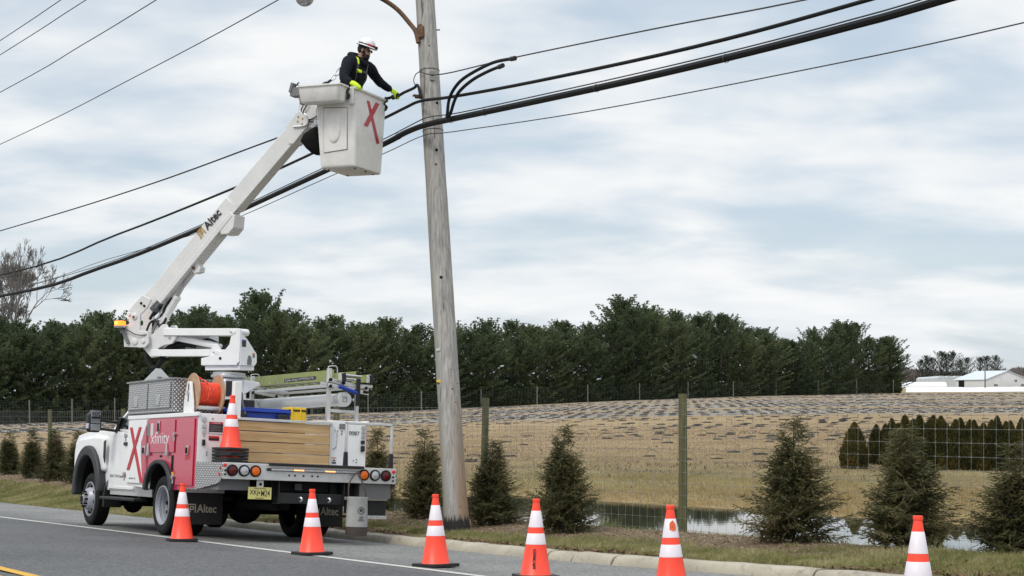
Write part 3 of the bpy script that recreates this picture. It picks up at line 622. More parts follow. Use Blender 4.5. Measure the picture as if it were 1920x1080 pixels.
# far bare woods, one mass
def woods():
    g=np.random.default_rng(8); V=[];n=42000
    px=g.uniform(1560,2250,n); Y=g.uniform(690,760,n); X=(px-960)/3000*Y; z=ground(X,Y); top=np.interp(px,[1560,1690,1720,1780,1830,1890,1920,2250],[700,690,694,696,700,692,690,685])
    Ht=(760-top)/3000*Y-z; Ht=Ht*(0.86+0.2*vnoise(px*0.11,Y*0.05,3)); fr=g.uniform(0,1,n)**0.75
    c=np.stack([X,Y,z+fr*Ht],1); d=unit(np.stack([g.normal(0,.35,n),g.normal(0,.35,n),np.ones(n)],1)); L=g.uniform(0.6,1.5,(n,1)); w=unit(np.cross(d,g.normal(0,1,(n,3))))*g.uniform(0.08,0.26,(n,1))
    V,F=quads(c,d*L,w); tag(fastmesh('distant_woods',V,F,'woods'),'grey-brown mass of leafless woods on the horizon behind the farm','woods',kind='stuff')
woods()
fp=[(1727,672,0),(1737,663,1),(1747,668,0),(1765,656,2),(1775,659,1),(1787,656,0),(1800,671,1),(1813,668,2),(1838,667,0),(1850,665,2),(1868,663,1)]
far_src={}
lbs=['leftmost small dark pine above the farm, lower than the ones beside it','slender pine second from the left in the clump above the greenhouse','bushy pine joining the low left pines to the tall clump above the greenhouse','tallest and densest dark pine above the greenhouse','dark pine pressed against the right of the tallest one above the greenhouse','pine with wide-flung top boughs at the right of the tall clump','thin low pine just right of the tall clump','flat-topped pine standing alone between the two clumps above the barn','broad dark pine at the left of the right-hand clump behind the barn','middle pine of the right-hand clump behind the barn','upright pointed pine at the right end of the right-hand clump']
farv=[make_tree(41+i,'pine_tree','farpine','','',H=14,Rm=[3.6,3.0,4.0][i],opened=0.8,dens=0.6) for i in range(3)]; fu=set()
for (px,ty,vi),lb in zip(fp,lbs):
    Y=640+random.uniform(-15,15); X=(px-960)/3000*Y; z=gz(X,Y); H=(760-ty)/3000*Y-z
    o=farv[vi] if vi not in fu else copy_tree(farv[vi]); fu.add(vi); o.location=(X,Y,z); o.scale=(H/15,H/15,H/15); o.rotation_euler=(0,0,random.uniform(0,6.28)); tag(o,lb,'pine tree','pines on the horizon above the farm')
# young cypress shrubs along the fence
def shrub_mesh(seed,H=1.3,Rm=0.42,leader=0.25):
    g=np.random.default_rng(seed); C=[];U=[];Wd=[]; st=MB()
    st.tube([(0,0,-0.1),(0.01,0,H*0.4),(-0.01,0.01,H*0.75),(0.0,0,H*1.0)],[0.02,0.014,0.008,0.003],6)
    nb=300
    for i in range(nb):
        f=(i+g.uniform())/nb; f=f**0.86; h=0.03+f*(H*0.97)
        prof=((1-f)**1.12*1.02+0.03)
        if f<0.15: prof*=0.86+0.14*f/0.15
        if f>1-leader: prof*=1.25
        a=g.uniform(0,6.283); L=Rm*prof*g.uniform(0.68,1.16)*(1+0.14*math.sin(3*a+seed)+0.1*math.sin(5*a+2*h*6)); 
        if f>1-leader and g.uniform()<0.45: continue
        if f>0.72 and g.uniform()<0.5: continue
        d=np.array([math.cos(a),math.sin(a),0]); side=np.array([-d[1],d[0],0]); el=g.uniform(0.1,0.55)+0.35*f
        n=max(4,int(L/0.028)); s=np.linspace(0.12,1,n); P=np.stack([d[0]*L*s,d[1]*L*s,h+L*s*math.tan(el)*0.55-0.10*L*s**2+0.06*s**3],1)
        if L>0.12: st.tube([(0,0,h),P[n//2],P[-1]],[0.004,0.003,0.001],3,False)
        tw=g.uniform(-0.9,0.9); sv=side*math.cos(tw)+np.array([0,0,1])*math.sin(tw)
        for q in range(n):
            ll=(0.055+0.05*(1-s[q]))*g.uniform(0.7,1.2)
            for sg in (-1,1):
                dr=unit(d*0.85+sv*sg*0.8+g.normal(0,0.16,3)+np.array([0,0,-0.05]))
                base=P[q]; m=3
                for e in range(m):
                    cc=base+dr*ll*(0.25+0.55*e); d2=unit(dr+sv*g.uniform(-0.5,0.5)+g.normal(0,0.25,3)); w=unit(np.cross(d2,g.normal(0,1,3)))*g.uniform(0.0042,0.0075)
                    C.append(cc); U.append(d2*ll*0.45); Wd.append(w)
    # shaded inner foliage
    n=1300; f=g.uniform(0,0.72,n); a=g.uniform(0,6.283,n); rr=Rm*((1-f)**0.95)*0.70*np.sqrt(g.uniform(0,1,n)); c=np.stack([np.cos(a)*rr,np.sin(a)*rr,0.03+f*H],1)
    dd=unit(g.normal(0,1,(n,3))+np.array([0,0,.5])); ww=unit(np.cross(dd,g.normal(0,1,(n,3))))*0.012
    V,F=quads(np.concatenate([np.array(C),c]),np.concatenate([np.array(U),dd*0.045]),np.concatenate([np.array(Wd),ww])); return V,F,st
def shrub_root(seed,**k):
    V,F,st=shrub_mesh(seed,**k); r=empty('cypress_shrub'); fastmesh('foliage',V,F,'thuja',r); st.build('stem','bark',r,recalc=False); return r
sv_=[shrub_root(101,leader=0.30),shrub_root(102,Rm=0.46,leader=0.12),shrub_root(103,Rm=0.40,leader=0.35),shrub_root(104,Rm=0.50,leader=0.16)]
def at_px(px,u):
    a=(px-960)/3000; # bearing meets offset u
    Y=u/(CA*a+SA); return a*Y,Y
shr=[(-25,800,12.1,2,'cypress shrub cut by the left edge of the picture'),(17,808,12.1,0,'first whole cypress shrub from the left, on the mulch bank'),(60,805,12.05,2,'slim cypress shrub just left of the grey fence post at the far left'),(103,803,12.0,1,'cypress shrub just right of the grey fence post at the far left'),(148,808,12.0,3,'cypress shrub partly hidden behind the front wheel arch of the truck'),(200,812,12.0,0,'cypress shrub hidden behind the truck cab'),(330,812,12.0,2,'cypress shrub hidden behind the truck body'),
 (707,806,12.2,2,'sparse thin-topped cypress shrub seen through the tubular guard rail at the rear of the truck'),(797,804,11.75,0,'tall-tipped cypress shrub immediately left of the leaning utility pole'),(924,822,11.6,1,'compact cypress shrub just right of the leaning pole, before the mossy fence post'),(1058,800,11.5,3,'broad cypress shrub behind the cone with black vertical lettering'),
 (1488,786,12.15,3,'largest cypress shrub, with a thin bare leader, standing right of the lone green fence post'),(1700,800,12.5,1,'cypress shrub directly behind the rightmost traffic cone'),(1905,830,12.75,0,'cypress shrub half cut by the right edge of the picture'),(2150,840,12.8,1,'cypress shrub beyond the right edge of the picture')]
us=set()
for (px,ty,u,vi,lb) in shr:
    X,Y=at_px(px,u); z=gz(X,Y); H=(760-ty)/3000*Y-z; o=sv_[vi] if vi not in us else copy_tree(sv_[vi]); us.add(vi)
    bot=None; sc=H/1.3; ws={1488:1.22,1700:1.30,1905:1.35,1058:1.02,924:1.05,797:1.05,707:1.0}.get(px,1.12 if px<210 else 1.0)
    o.location=(X,Y,z-0.02); o.scale=(ws,ws,sc); o.rotation_euler=(0,0,random.uniform(0,6.28)); tag(o,lb,'shrub','young cypress shrubs planted along the fence')
# small dark bush low behind the truck's right rear corner
# clipped cypress row in the field
def cone_shrub(seed,H=1.25,Rm=0.33):
    g=np.random.default_rng(seed); n=9000; f=g.uniform(0,1,n)**1.05; a=g.uniform(0,6.283,n); lob=1+0.12*np.sin(4*a+seed)+0.08*np.sin(9*a+f*14)
    prof=np.where(f<0.25,0.82+0.72*f,1.0)*np.where(f<0.25,1,((1-f)/0.75)**0.68); rr=Rm*prof*lob*g.uniform(0.80,1.03,n); rr=np.where(g.uniform(0,1,n)<0.18,rr*g.uniform(0,0.9,n),rr)*(1+0.10*g.normal(0,1,n)*(f>0.5))
    c=np.stack([np.cos(a)*rr,np.sin(a)*rr,f*H],1); out_=np.stack([np.cos(a),np.sin(a),0*a],1)
    d=unit(np.array([0,0,1.0])+out_*0.35+g.normal(0,0.25,(n,3))); L=g.uniform(0.025,0.055,(n,1)); w=unit(np.cross(d,out_*0.7+g.normal(0,0.6,(n,3))))*g.uniform(0.010,0.018,(n,1))
    V,F=quads(c,d*L,w); return V,F
cs=[]
for i in range(4):
    V,F=cone_shrub(i+1,Rm=[0.36,0.33,0.30,0.34][i]); r=empty('conical_cypress'); fastmesh('foliage',V,F,'hedge',r); mb=MB(); mb.tube([(0,0,-0.1),(0,0,0.9)],[0.03,0.01],6); mb.build('trunk','bark',r); cs.append(r)
hl=[(1602,43.5,793,0,1.05)]+[(1643,45.5,797,2,0.95),(1660,47,796,1,0.9)]
x=1684
row2=[]
while x<1990: hl.append((x,43.0-0.004*(x-1700),787+random.uniform(-6,12),random.randrange(4),1.0+random.uniform(-.1,.1))); x+=random.uniform(21,31)
x=1672
while x<1990: hl.append((x,44.8,785+random.uniform(-6,10),random.randrange(4),1.0)); x+=random.uniform(24,34)
us=set()
for i,(px,Y,ty,vi,ws) in enumerate(hl):
    X=(px-960)/3000*Y; z=gz(X,Y); H=(760-ty)/3000*Y-z; o=cs[vi] if vi not in us else copy_tree(cs[vi]); us.add(vi)
    o.location=(X,Y,z); o.scale=(ws,ws,H/1.25); o.rotation_euler=(0,0,random.uniform(0,6.28))
    if i==0: tag(o,'lone rounded cypress standing apart at the left end of the clipped field row','conical cypress')
    elif i==1: tag(o,'second clipped cypress from the left in the field row, beside the lone rounded one','conical cypress')
    else: tag(o,'narrow clipped cypress with bronzed top in the tightly packed double row in the field','conical cypress','packed clipped cypresses in the field')
for i in range(4):
    if i not in us: 
        for ch in list(cs[i].children): bpy.data.objects.remove(ch)
        bpy.data.objects.remove(cs[i])
# ------------------------------------------------------------ grasses
def blades(name,X,Y,hmin,hmax,w,mat,label,cat,lean=0.45,seed=1):
    g=np.random.default_rng(seed); n=len(X); Z=ground(X,Y); h=g.uniform(hmin,hmax,n); a=g.uniform(0,6.283,n); ln=h*lean*g.uniform(0.2,1.3,n)
    b=g.uniform(0,6.283,n); wx=np.cos(b)*w/2; wy=np.sin(b)*w/2
    V=np.stack([np.stack([X-wx,Y-wy,Z-0.01],1),np.stack([X+wx,Y+wy,Z-0.01],1),np.stack([X+np.cos(a)*ln,Y+np.sin(a)*ln,Z+h],1)],1).reshape(-1,3)
    return tag(fastmesh(name,V,np.arange(3*n).reshape(-1,3),mat),label,cat,kind='stuff')
def grassmat(name,cols,scale=0.8,fine=9):
    m,nt,b=newmat(name); n=nt.nodes; l=nt.links; t=n.new('ShaderNodeTexCoord')
    a=n.new('ShaderNodeTexNoise'); l.new(t.outputs['Object'],a.inputs[0]); a.inputs['Scale'].default_value=scale; a.inputs['Detail'].default_value=3
    f=n.new('ShaderNodeTexNoise'); l.new(t.outputs['Object'],f.inputs[0]); f.inputs['Scale'].default_value=fine; f.inputs['Detail'].default_value=2
    v=M_(n,l,'ADD',M_(n,l,'MULTIPLY',a.outputs['Fac'],0.5),M_(n,l,'MULTIPLY',f.outputs['Fac'],0.5)); rp=n.new('ShaderNodeValToRGB'); l.new(v,rp.inputs[0]); e=rp.color_ramp.elements
    e[0].position=0.32; e[0].color=(*cols[0],1); e[1].position=0.68; e[1].color=(*cols[-1],1)
    for i,c in enumerate(cols[1:-1]): k=e.new(0.32+0.36*(i+1)/(len(cols)-1)); k.color=(*c,1)
    l.new(rp.outputs[0],b.inputs['Base Color']); b.inputs['Roughness'].default_value=0.8; b.inputs['Specular IOR Level'].default_value=0.15; translucent(m,rp.outputs[0],0.35); return m
MT['grass']=grassmat('verge_grass',[(0.09,0.115,0.035),(0.19,0.20,0.07),(0.36,0.33,0.16),(0.54,0.47,0.30)],1.2,16)
MT['straw']=grassmat('dry_grass',[(0.20,0.15,0.09),(0.34,0.26,0.16),(0.48,0.385,0.25)],0.7,5)
MT['ochregrass']=grassmat('ochre_grass',[(0.18,0.13,0.06),(0.32,0.24,0.115),(0.38,0.325,0.165)],0.7,5)
g=np.random.default_rng(3)
n=80000; t=g.uniform(9,27.5,n); v=0.30+g.beta(1.0,1.6,n)*1.15; nz=0.6*vnoise(t*1.3,v*2.4,5)+0.4*vnoise(t*4,v*7,6); k=nz>0.40+0.22*(v>0.95)-0.12*(t<13.5); t,v=t[k],v[k]; X,Y=XY(t,kerbu(t)+v)
blades('verge_grass',X,Y,0.02,0.075,0.007,'grass','short patchy green and tan grass between the kerb and the mulch bed','grass',0.6,2)
n=90000; t=g.uniform(27,60,n); v=g.uniform(0.0,1.5,n)+0.15*vnoise(t*2,t*0,3); X,Y=XY(t,kerbu(t)+v)
blades('roadside_grass',X,Y,0.02,0.07,0.012,'grass','grass verge beside the road at the left, ahead of the truck','grass',0.6,4)
n=50000; t=g.uniform(9,22,n); u=g.uniform(12.5,15.0,n); nz=vnoise(t*1.1,u*2,15); k=(nz>0.42)|((np.abs(t-16.0)<1.3)&(u<13.9)); t,u=t[k],u[k]; X,Y=XY(t,u)
blades('fence_grass',X,Y,0.02,0.085,0.007,'grass','green grass along the foot of the fence beside the water','grass',0.6,6)
# tall weeds where the shrubs leave the water open
n=420; ct=np.array([14.55,13.75,13.4,11.9,17.9]); ci=g.integers(0,5,n); t=ct[ci]+g.normal(0,0.09,n); u=12.6+g.normal(0,0.12,n); X,Y=XY(t,u)
blades('weed_tufts',X,Y,0.08,0.22,0.010,'grass','tufts of longer green weeds beside the fence','weeds',0.7,7)
n=330000; Yf=24+ (g.uniform(0,1,n)**0.95)*66; az=g.uniform(-0.10,0.50,n); X=Yf*az; t,u=TU(X,Yf); k=(u>16.5)&(ground(X,Yf)>WATER_Z+0.015)&(g.uniform(0,1,n)<np.clip((92-Yf)/40,0,1)*(0.55+0.9*vnoise(X*0.4,Yf*0.25,61))); X,Yf=X[k],Yf[k]; q=Yf+3.5*(vnoise(X*0.3,Yf*0.3,2)-0.5)*2<38
blades('ochre_grass',X[q],Yf[q],0.03,0.10,0.014,'ochregrass','rank ochre and yellow-green grass between the flooded swale and the field','grass',0.5,8)
blades('dry_field_grass',X[~q],Yf[~q],0.02,0.07,0.018,'straw','short straw-coloured dead grass over the near field','grass',0.5,9)
# loose bark chips on the bed
def chips():
    g=np.random.default_rng(12); n=16000; t=g.uniform(9,50,n); u=kerbu(t)+g.uniform(0.8,2.6,n); k=u<12.9; t,u=t[k],u[k]; X,Y=XY(t,u); Z=ground(X,Y)+0.006; n=len(X)
    d=unit(np.stack([g.normal(0,1,n),g.normal(0,1,n),g.normal(0,.3,n)],1)); L=g.uniform(0.008,0.028,(n,1)); w=unit(np.cross(d,np.array([0,0,1.0])+g.normal(0,.5,(n,3))))*g.uniform(0.004,0.010,(n,1))
    V,F=quads(np.stack([X,Y,Z],1),d*L,w); tag(fastmesh('bark_chips',V,F,'chips'),'pale loose bark chips scattered over the mulch bed','bark mulch',kind='stuff')
MT['chips']=pbr('bark_chips',(0.28,0.21,0.14),0.9,var=0.65,scale=40)
chips()
def litter():
    g=np.random.default_rng(33); n=2600; t=g.uniform(9,27,n); v=0.24+np.abs(g.normal(0,0.16,n)); k=vnoise(t*0.9,v*2,44)>0.42; t,v=t[k],v[k]; X,Y=XY(t,kerbu(t)+v); Z=ground(X,Y)+g.uniform(0.005,0.03,len(X)); n=len(X)
    d=unit(np.stack([g.normal(0,1,n),g.normal(0,1,n),g.normal(0,.5,n)],1)); L=g.uniform(0.012,0.045,(n,1)); w=unit(np.cross(d,np.array([0,0,1.0])+g.normal(0,.6,(n,3))))*g.uniform(0.006,0.018,(n,1))
    V,F=quads(np.stack([X,Y,Z],1),d*L,w); tag(fastmesh('leaf_litter',V,F,'litter'),'dead brown leaves and thatch caught behind the kerb','leaf litter',kind='stuff')
MT['litter']=pbr('dead_leaves',(0.15,0.085,0.05),0.9,var=0.6,scale=25)
litter()
def weeds():
    g=np.random.default_rng(35); n=26000; Y=39+(g.uniform(0,1,n)**1.0)*90+g.normal(0,2,n); az=g.uniform(-0.33,0.48,n); X=Y*az; k=vnoise(X*0.35,Y*0.18,71)+0.5*vnoise(X*1.6,Y*0.9,72)>0.92; X,Y=X[k],Y[k]; Z=ground(X,Y); n=len(X)
    d=unit(np.stack([g.normal(0,.6,n),g.normal(0,.6,n),np.ones(n)],1)); L=g.uniform(0.02,0.085,(n,1)); w=unit(np.cross(d,g.normal(0,1,(n,3))))*g.uniform(0.008,0.02,(n,1))
    V,F=quads(np.stack([X,Y,Z],1)+d*L*0.8,d*L,w); tag(fastmesh('dead_weeds',V,F,'deadweed'),'scattered dead brown weed stalks over the dry field','dead weeds',kind='stuff')
MT['deadweed']=pbr('dead_weed_stalks',(0.10,0.075,0.055),0.9,var=0.5,scale=3)
weeds()
# ------------------------------------------------------------ plant-pot weed mats in the field
def matmesh(seed):
    r=random.Random(seed); mb=MB(); 
    for L_ in range(3):
        n=14; rr=0.23-0.03*L_; ox=r.uniform(-.05,.05); oy=r.uniform(-.05,.05); top=[];bot=[];h0=0.0+0.014*L_
        for k in range(n):
            a=k*2*math.pi/n; q=rr*r.uniform(0.8,1.12); top.append((ox+q*math.cos(a),oy+q*math.sin(a),h0+0.018+r.uniform(-.008,.010))); bot.append((ox+q*1.05*math.cos(a),oy+q*1.05*math.sin(a),h0-0.02))
        mb.add(top+bot,[tuple(range(n))]+[(k,n+k,n+(k+1)%n,(k+1)%n) for k in range(n)])
    return mb
def hoop(seed):
    r=random.Random(seed); mb=MB()
    for q in range(2):
        a=r.uniform(0,3.14); w=r.uniform(0.25,0.5); h=r.uniform(0.16,0.32); c=Vector((r.uniform(-.15,.15),r.uniform(-.15,.15),0)); d=Vector((math.cos(a),math.sin(a),0))
        mb.tube([c+d*w*math.cos(s)+Vector((0,0,h*math.sin(s))) for s in np.linspace(0,math.pi*0.95,9)],0.005,3,False)
    return mb
mv=[]
for i in range(4):
    m_=matmesh(i).build('weed_mat','mat',smooth=False); hoop(i+5).build('irrigation_loop','strand',m_,smooth=False,recalc=False); mv.append(m_)
pos=[]; r=random.Random(9)
for Yr in np.arange(44.5,108,2.1):
    xw=np.arange(-0.33*Yr,0.36*Yr,1.25)
    for xx in xw:
        a=xx/Yr; clump=vnoise(np.array([xx*0.16]),np.array([Yr*0.22]),31)[0]; pr_=0.9 if clump>0.58 else (0.34 if clump>0.40 else 0.08)
        if a<-0.10: pr_*=0.5
        if a>0.20 and Yr<50: continue
        if r.random()<pr_:
            X,Y=xx+r.gauss(0,.18),Yr+r.gauss(0,.35)+0.06*xx; pos.append((X,Y,r.uniform(0.8,1.15)))
for a,b in STRIPS:
    for Yr in np.arange(a+1.2,b-0.3,2.3):
        for xx in np.arange(-0.36*Yr,0.36*Yr,1.08):
            fx=(760-0)/1; 
            if r.random()<(0.9 if a<170 else 0.55)*(0.55+0.9*vnoise(np.array([xx*0.12]),np.array([Yr*0.06]),52)[0]): 
                X,Y=xx+r.gauss(0,.12),Yr+0.06*xx+r.gauss(0,.45)+0.8*math.sin(xx*0.07)
                # stop at the far fence
                if Y<fenceY(960+3000*X/Y)-3: pos.append((X,Y,r.uniform(0.95,1.3)))
for Yr in np.arange(136,141,2.4):
    for xx in np.arange(-0.3*Yr,0.36*Yr,2.2):
        if r.random()<0.4: pos.append((xx,Yr+0.06*xx,1.0))
pos.sort(key=lambda p:p[1]); vis=[p for p in pos if abs(p[0]/p[1])<0.325]; rest=vis[300:]+[]
first=set()
for i,(X,Y,s) in enumerate(vis[:300]):
    k=i%4; o=mv[k] if k not in first else (copy_tree(mv[k]) if Y<75 else mv[k].copy())
    if o.name not in COL.objects: COL.objects.link(o)
    first.add(k); o.location=(X,Y,gz(X,Y)); o.rotation_euler=(0,0,r.uniform(0,6.28)); o.scale=(s,s,s)
    tag(o,'low ragged black weed mat lying in the dry field, one of many like it','weed mat','black weed mats scattered over the field')
V=[];F=[];b=0
base=[(np.array(m_.data.vertices and [v.co[:] for v in m_.data.vertices]),[tuple(p.vertices) for p in m_.data.polygons]) for m_ in mv]
mb=MB()
for i,(X,Y,s) in enumerate(rest):
    vv,ff=base[i%4]; z=gz(X,Y); mb.add([(X+p[0]*s,Y+p[1]*s,z+p[2]*1.6) for p in vv[:28]],ff[:15])
tag(mb.build('weed_mats','mat',smooth=False,recalc=False),'dense ranks of black mats on the grey fabric strips of the far field','weed mats','black weed mats scattered over the field',kind='stuff')
# ------------------------------------------------------------ fences
def post_mb(r_,h,seed=0):
    mb=MB(); mb.tube([(0,0,-0.3),(0.004,0,h*0.5),(0,0.003,h-0.004),(0,0.003,h)],[r_*1.05,r_,r_*0.98,r_*0.96],16); return mb
fence=empty('wire_fence',(0,0,0)); tag(fence,'square wire mesh fence on round timber posts running behind the roadside shrubs','fence')
UF=12.78
def postz(t): X,Y=XY(t,UF); return X,Y,gz(X,Y)
tp=[(4.6,0.25),(10.4,0.1),(16.5,0.15),(21.6,0.12),(26.9,0.05),(33,0.0),(39.3,-0.08),(45.9,-0.12),(52.5,-0.2)]
for t,zt in tp:
    X,Y,z=postz(t); rr=0.056; mb=post_mb(rr,zt-z+ (0.0)); o=mb.build('post','post',fence); o.location=(X,Y,z)
    if abs(t-21.6)<.1: o.rotation_euler=(0,R(1.6),0)
    if t>16 and t<17: o['label']='thick green-stained timber post standing clear in front of the water'
def meshfence(mb,P,top,step,rows,w,sag=0.01):
    # P: list of (x,y,zground) samples at 'step' spacing
    n=len(P)
    for i,(x,y,z) in enumerate(P):
        mb.tube([(x,y,z+0.02),(x,y,z+(top(i)-z))],w,3,False)
        for rz in rows:
            pass
    for q in rows:
        for i in range(0,n-1,4):
            j=min(i+4,n-1); a=P[i]; b_=P[j]; za=a[2]+q*(top(i)-a[2]); zb=b_[2]+q*(top(j)-b_[2]); mb.tube([(a[0],a[1],za),(b_[0],b_[1],zb)],w,3,False)
P=[]
for t in np.arange(3.0,62,0.165):
    X,Y=XY(t,UF-0.06); zb=float(np.interp(t,[3,9,16.5,21,27,45,62],[-1.5,-1.66,-1.76,-1.86,-1.98,-2.1,-2.15])); P.append((X,Y,zb))
ztop=lambda t: float(np.interp(t,[3,9,16.5,21.6,27,33,45.9,62],[0.15,0.05,0.03,-0.03,-0.05,-0.1,-0.17,-0.22]))
tl=list(np.arange(3.0,62,0.165)); mb=MB(); meshfence(mb,P,lambda i:ztop(tl[i]),0.165,[k/12 for k in range(13)],0.0019)
for i in range(0,len(P),1):
    if tl[i]>24: break
    for k in range(1,12):
        x,y,z=P[i]; zz=z+k/12*(ztop(tl[i])-z); mb.obox((x,y,zz),(1,0,0),(0,1,0),(0,0,1),0.0065,0.004,0.0065)
mb.build('wire_mesh','galv',fence,smooth=False,recalc=False)
ff=empty('deer_fence',(0,0,0)); tag(ff,'tall dark mesh fence on slim posts along the foot of the pine row','fence')
pxs=[-40,55,135,215,300,385,475,585,690,790,902,1007,1102,1199,1290,1375,1455,1534,1606,1675]
for px in pxs:
    Y=fenceY(px); X=(px-960)/3000*Y; z=gz(X,Y); h=2.35; mb=MB(); mb.tube([(0,0,-0.2),(0,0,h)],[0.075,0.07],8); o=mb.build('post','bark2',ff) if 'bark2' in MT else mb.build('post','post',ff); o.location=(X,Y,z)
P=[]
for px in np.arange(-60,1676,6.0):
    Y=fenceY(px)-0.08; X=(px-960)/3000*Y; P.append((X,Y,gz(X,Y)+0.05))
mb=MB(); meshfence(mb,P,lambda i:P[i][2]+2.1,0,[k/8 for k in range(9)],0.006); mb.build('wire_mesh','farwire',ff,smooth=False,recalc=False)
# ------------------------------------------------------------ farm buildings far right
def wpt(px,Y): return (px-960)/3000*Y
def barn():
    Y0=430; root=empty('farm_barn',(wpt(1847,Y0),Y0,gz(wpt(1870,Y0),Y0))); tag(root,'low white farm building with a pale gabled metal roof and a dark open doorway','barn')
    s=Y0/3000; z0=0; eave=(728-712)*s; ridge=(729-698)*s; W=2*39*s*1.08; Ln=9.5; d=Vector((-0.62,0.78,0)).normalized(); gx=Vector((1,0.12,0)).normalized()
    mb=MB(); p=[(0,0),(W,0),(W,eave),(W/2,ridge),(0,eave)]
    mb.prism(p,lambda a,b,c:gx*a+d*c+Vector((0,0,b)),0,Ln); mb.build('wall','farmwhite',root,smooth=False)
    mb=MB()
    for sg in (0,1):
        e0=gx*(-0.35 if sg==0 else W+0.35); ez=eave-0.2; r0=gx*(W/2)
        vs=[e0-d*0.4+Vector((0,0,ez)),e0+d*(Ln+.4)+Vector((0,0,ez)),r0+d*(Ln+.4)+Vector((0,0,ridge+0.08)),r0-d*0.4+Vector((0,0,ridge+0.08))]; vs+=[v+Vector((0,0,0.12)) for v in vs]
        mb.add(vs,[(0,1,2,3),(4,5,6,7),(0,1,5,4),(1,2,6,5),(2,3,7,6),(3,0,4,7)])
    mb.build('roof','farmroof',root,smooth=False)
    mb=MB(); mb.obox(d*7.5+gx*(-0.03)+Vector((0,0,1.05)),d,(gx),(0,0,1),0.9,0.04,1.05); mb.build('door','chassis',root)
    for (a,b) in ((8.6,1.9),(3.0,0.7),(10.6,0.7)):
        mb=MB(); mb.obox(gx*a-d*0.03+Vector((0,0,b)),gx,d,(0,0,1),0.35 if b>1 else 0.5,0.04,0.3 if b>1 else 0.28); mb.build('vent','grey',root)
barn()
def greenhouse():
    Y0=470; x0=wpt(1760,Y0); root=empty('greenhouse',(x0,Y0,gz(x0,Y0))); tag(root,'long pale greenhouse with a saw-tooth row of arched roofs left of the barn','greenhouse')
    s=Y0/3000; bay=14*s; eave=19*s; rise=4.0*s
    for i in range(9):
        mb=MB(); n=8; arc=[(bay*i+bay*(0.5-0.5*math.cos(math.pi*k/n)),eave+rise*math.sin(math.pi*k/n)) for k in range(n+1)]; poly=[(bay*i+bay,0),(bay*i,0)]+arc
        mb.prism(poly[::-1],lambda a,b,c:Vector((a,c,b)),0.002*i,26); mb.build('bay','poly',root,smooth=False)
    mb=MB()
    for k in range(0,28): mb.box(k*bay*9/28-0.04,k*bay*9/28+0.04,-0.08,-0.01,0,eave)
    for h in (0.02,0.42,0.98): mb.box(0,bay*9,-0.07,-0.02,eave*h,eave*h+0.1)
    mb.build('frame','farmwhite',root,smooth=False)
greenhouse()
def tunnels():
    for i,(px,Y,w,l,h,lb) in enumerate([(1706,440,9,5,1.5,'low white film-covered growing tunnel at the edge of the pines'),(1736,436,9,5.0,1.7,'white film-covered growing tunnel beside the greenhouse'),(1780,440,9,5,1.6,'')][:2]):
        X=wpt(px,Y); mb=MB(); n=10; poly=[(-w/2,-.2)]+[(-w/2*math.cos(math.pi*k/n),h*math.sin(math.pi*k/n)**0.7) for k in range(n+1)]+[(w/2,-.2)]
        mb.prism(poly,lambda a,b,c:Vector((a,c,b)),-l,l); o=mb.build('growing_tunnel','film'); o.location=(X,Y,gz(X,Y)); o.rotation_euler=(0,0,R(82)); tag(o,lb,'polytunnel')
tunnels()
def film():
    g=np.random.default_rng(2); px=np.linspace(1690,2150,70); Ys=np.linspace(292,425,40); A,B=np.meshgrid(px,Ys); X=(A-960)/3000*B; Z=ground(X,B)+0.22+0.25*fbm(A*0.06,B*0.05,3)*2
    Z=np.where((B<300)|(A<1697),ground(X,B)-0.1,Z); V=np.stack([X.ravel(),B.ravel(),Z.ravel()],1); n=70; i,j=np.meshgrid(np.arange(39),np.arange(69),indexing='ij'); a=(i*n+j).ravel(); F=np.stack([a,a+1,a+n+1,a+n],1)
    tag(fastmesh('plastic_sheeting',V,F,'film',smooth=True),'broad white plastic sheeting spread over the ground in front of the farm buildings','sheeting')
film()
X=wpt(1847,405); up_=empty('utility_pole',(X,405,gz(X,405))); mb=MB(); mb.tube([(0,0,0),(0,0,6.9)],[0.16,0.12],8); mb.build('shaft','bark',up_); mb=MB(); mb.tube([(-0.3,0,4.5),(-0.3,0,5.3)],0.3,10); mb.build('transformer','grey',up_); tag(up_,'distant slim pole with a grey transformer in front of the white barn','utility pole')
# ------------------------------------------------------------ utility pole, street lamp, cables
MT['cloth_black']=pbr('black_cloth',(0.006,0.006,0.007),0.9,var=0.3,scale=20,bump=0.5,bscale=18)
for k_ in ('cloth_black','jacket','trouser','wire','rubber','chassis'): MT[k_].node_tree.nodes['Principled BSDF'].inputs['Specular IOR Level'].default_value=0.2
UP=10.86
def tz(t,z,u=10.62):
    k=u/10.8; X,Y=XY(t*k,u); return Vector((X,Y,z*k))
b0=tz(18.93,-1.74,UP); b1=tz(19.84,5.71,UP); ax=(b1-b0); axn=ax.normalized()
pole=empty('utility_pole',b0); tag(pole,'tall weathered grey timber pole leaning left beside the kerb, dark with tar at its foot','utility pole')
mb=MB(); n=40; pts=[]; rs=[]; 
for k in range(n+1):
    f=k/n*1.35; p=axn*(ax.length*f)-axn*0.25*(k==0); pts.append(p); rs.append((0.166-0.031*f)+(0.03*(1-f*18) if f<0.055 else 0)+random.uniform(-0.0015,0.0015))
mb.tube(pts,rs,40)
sh=mb.build('shaft','pole',pole)
def onpole(y_px,ang,proud=0.0):
    # a point on the shaft; ang measured in plan from the side facing the camera towards picture-right
    f=(1000-y_px)/1000; c=axn*(ax.length*f); r_=0.166-0.031*f+proud
    tc_=Vector((0.035,-1,0)).normalized(); sd_=Vector((1,0.035,0)); d=tc_*math.cos(ang)+sd_*math.sin(ang); return c+d*r_,d
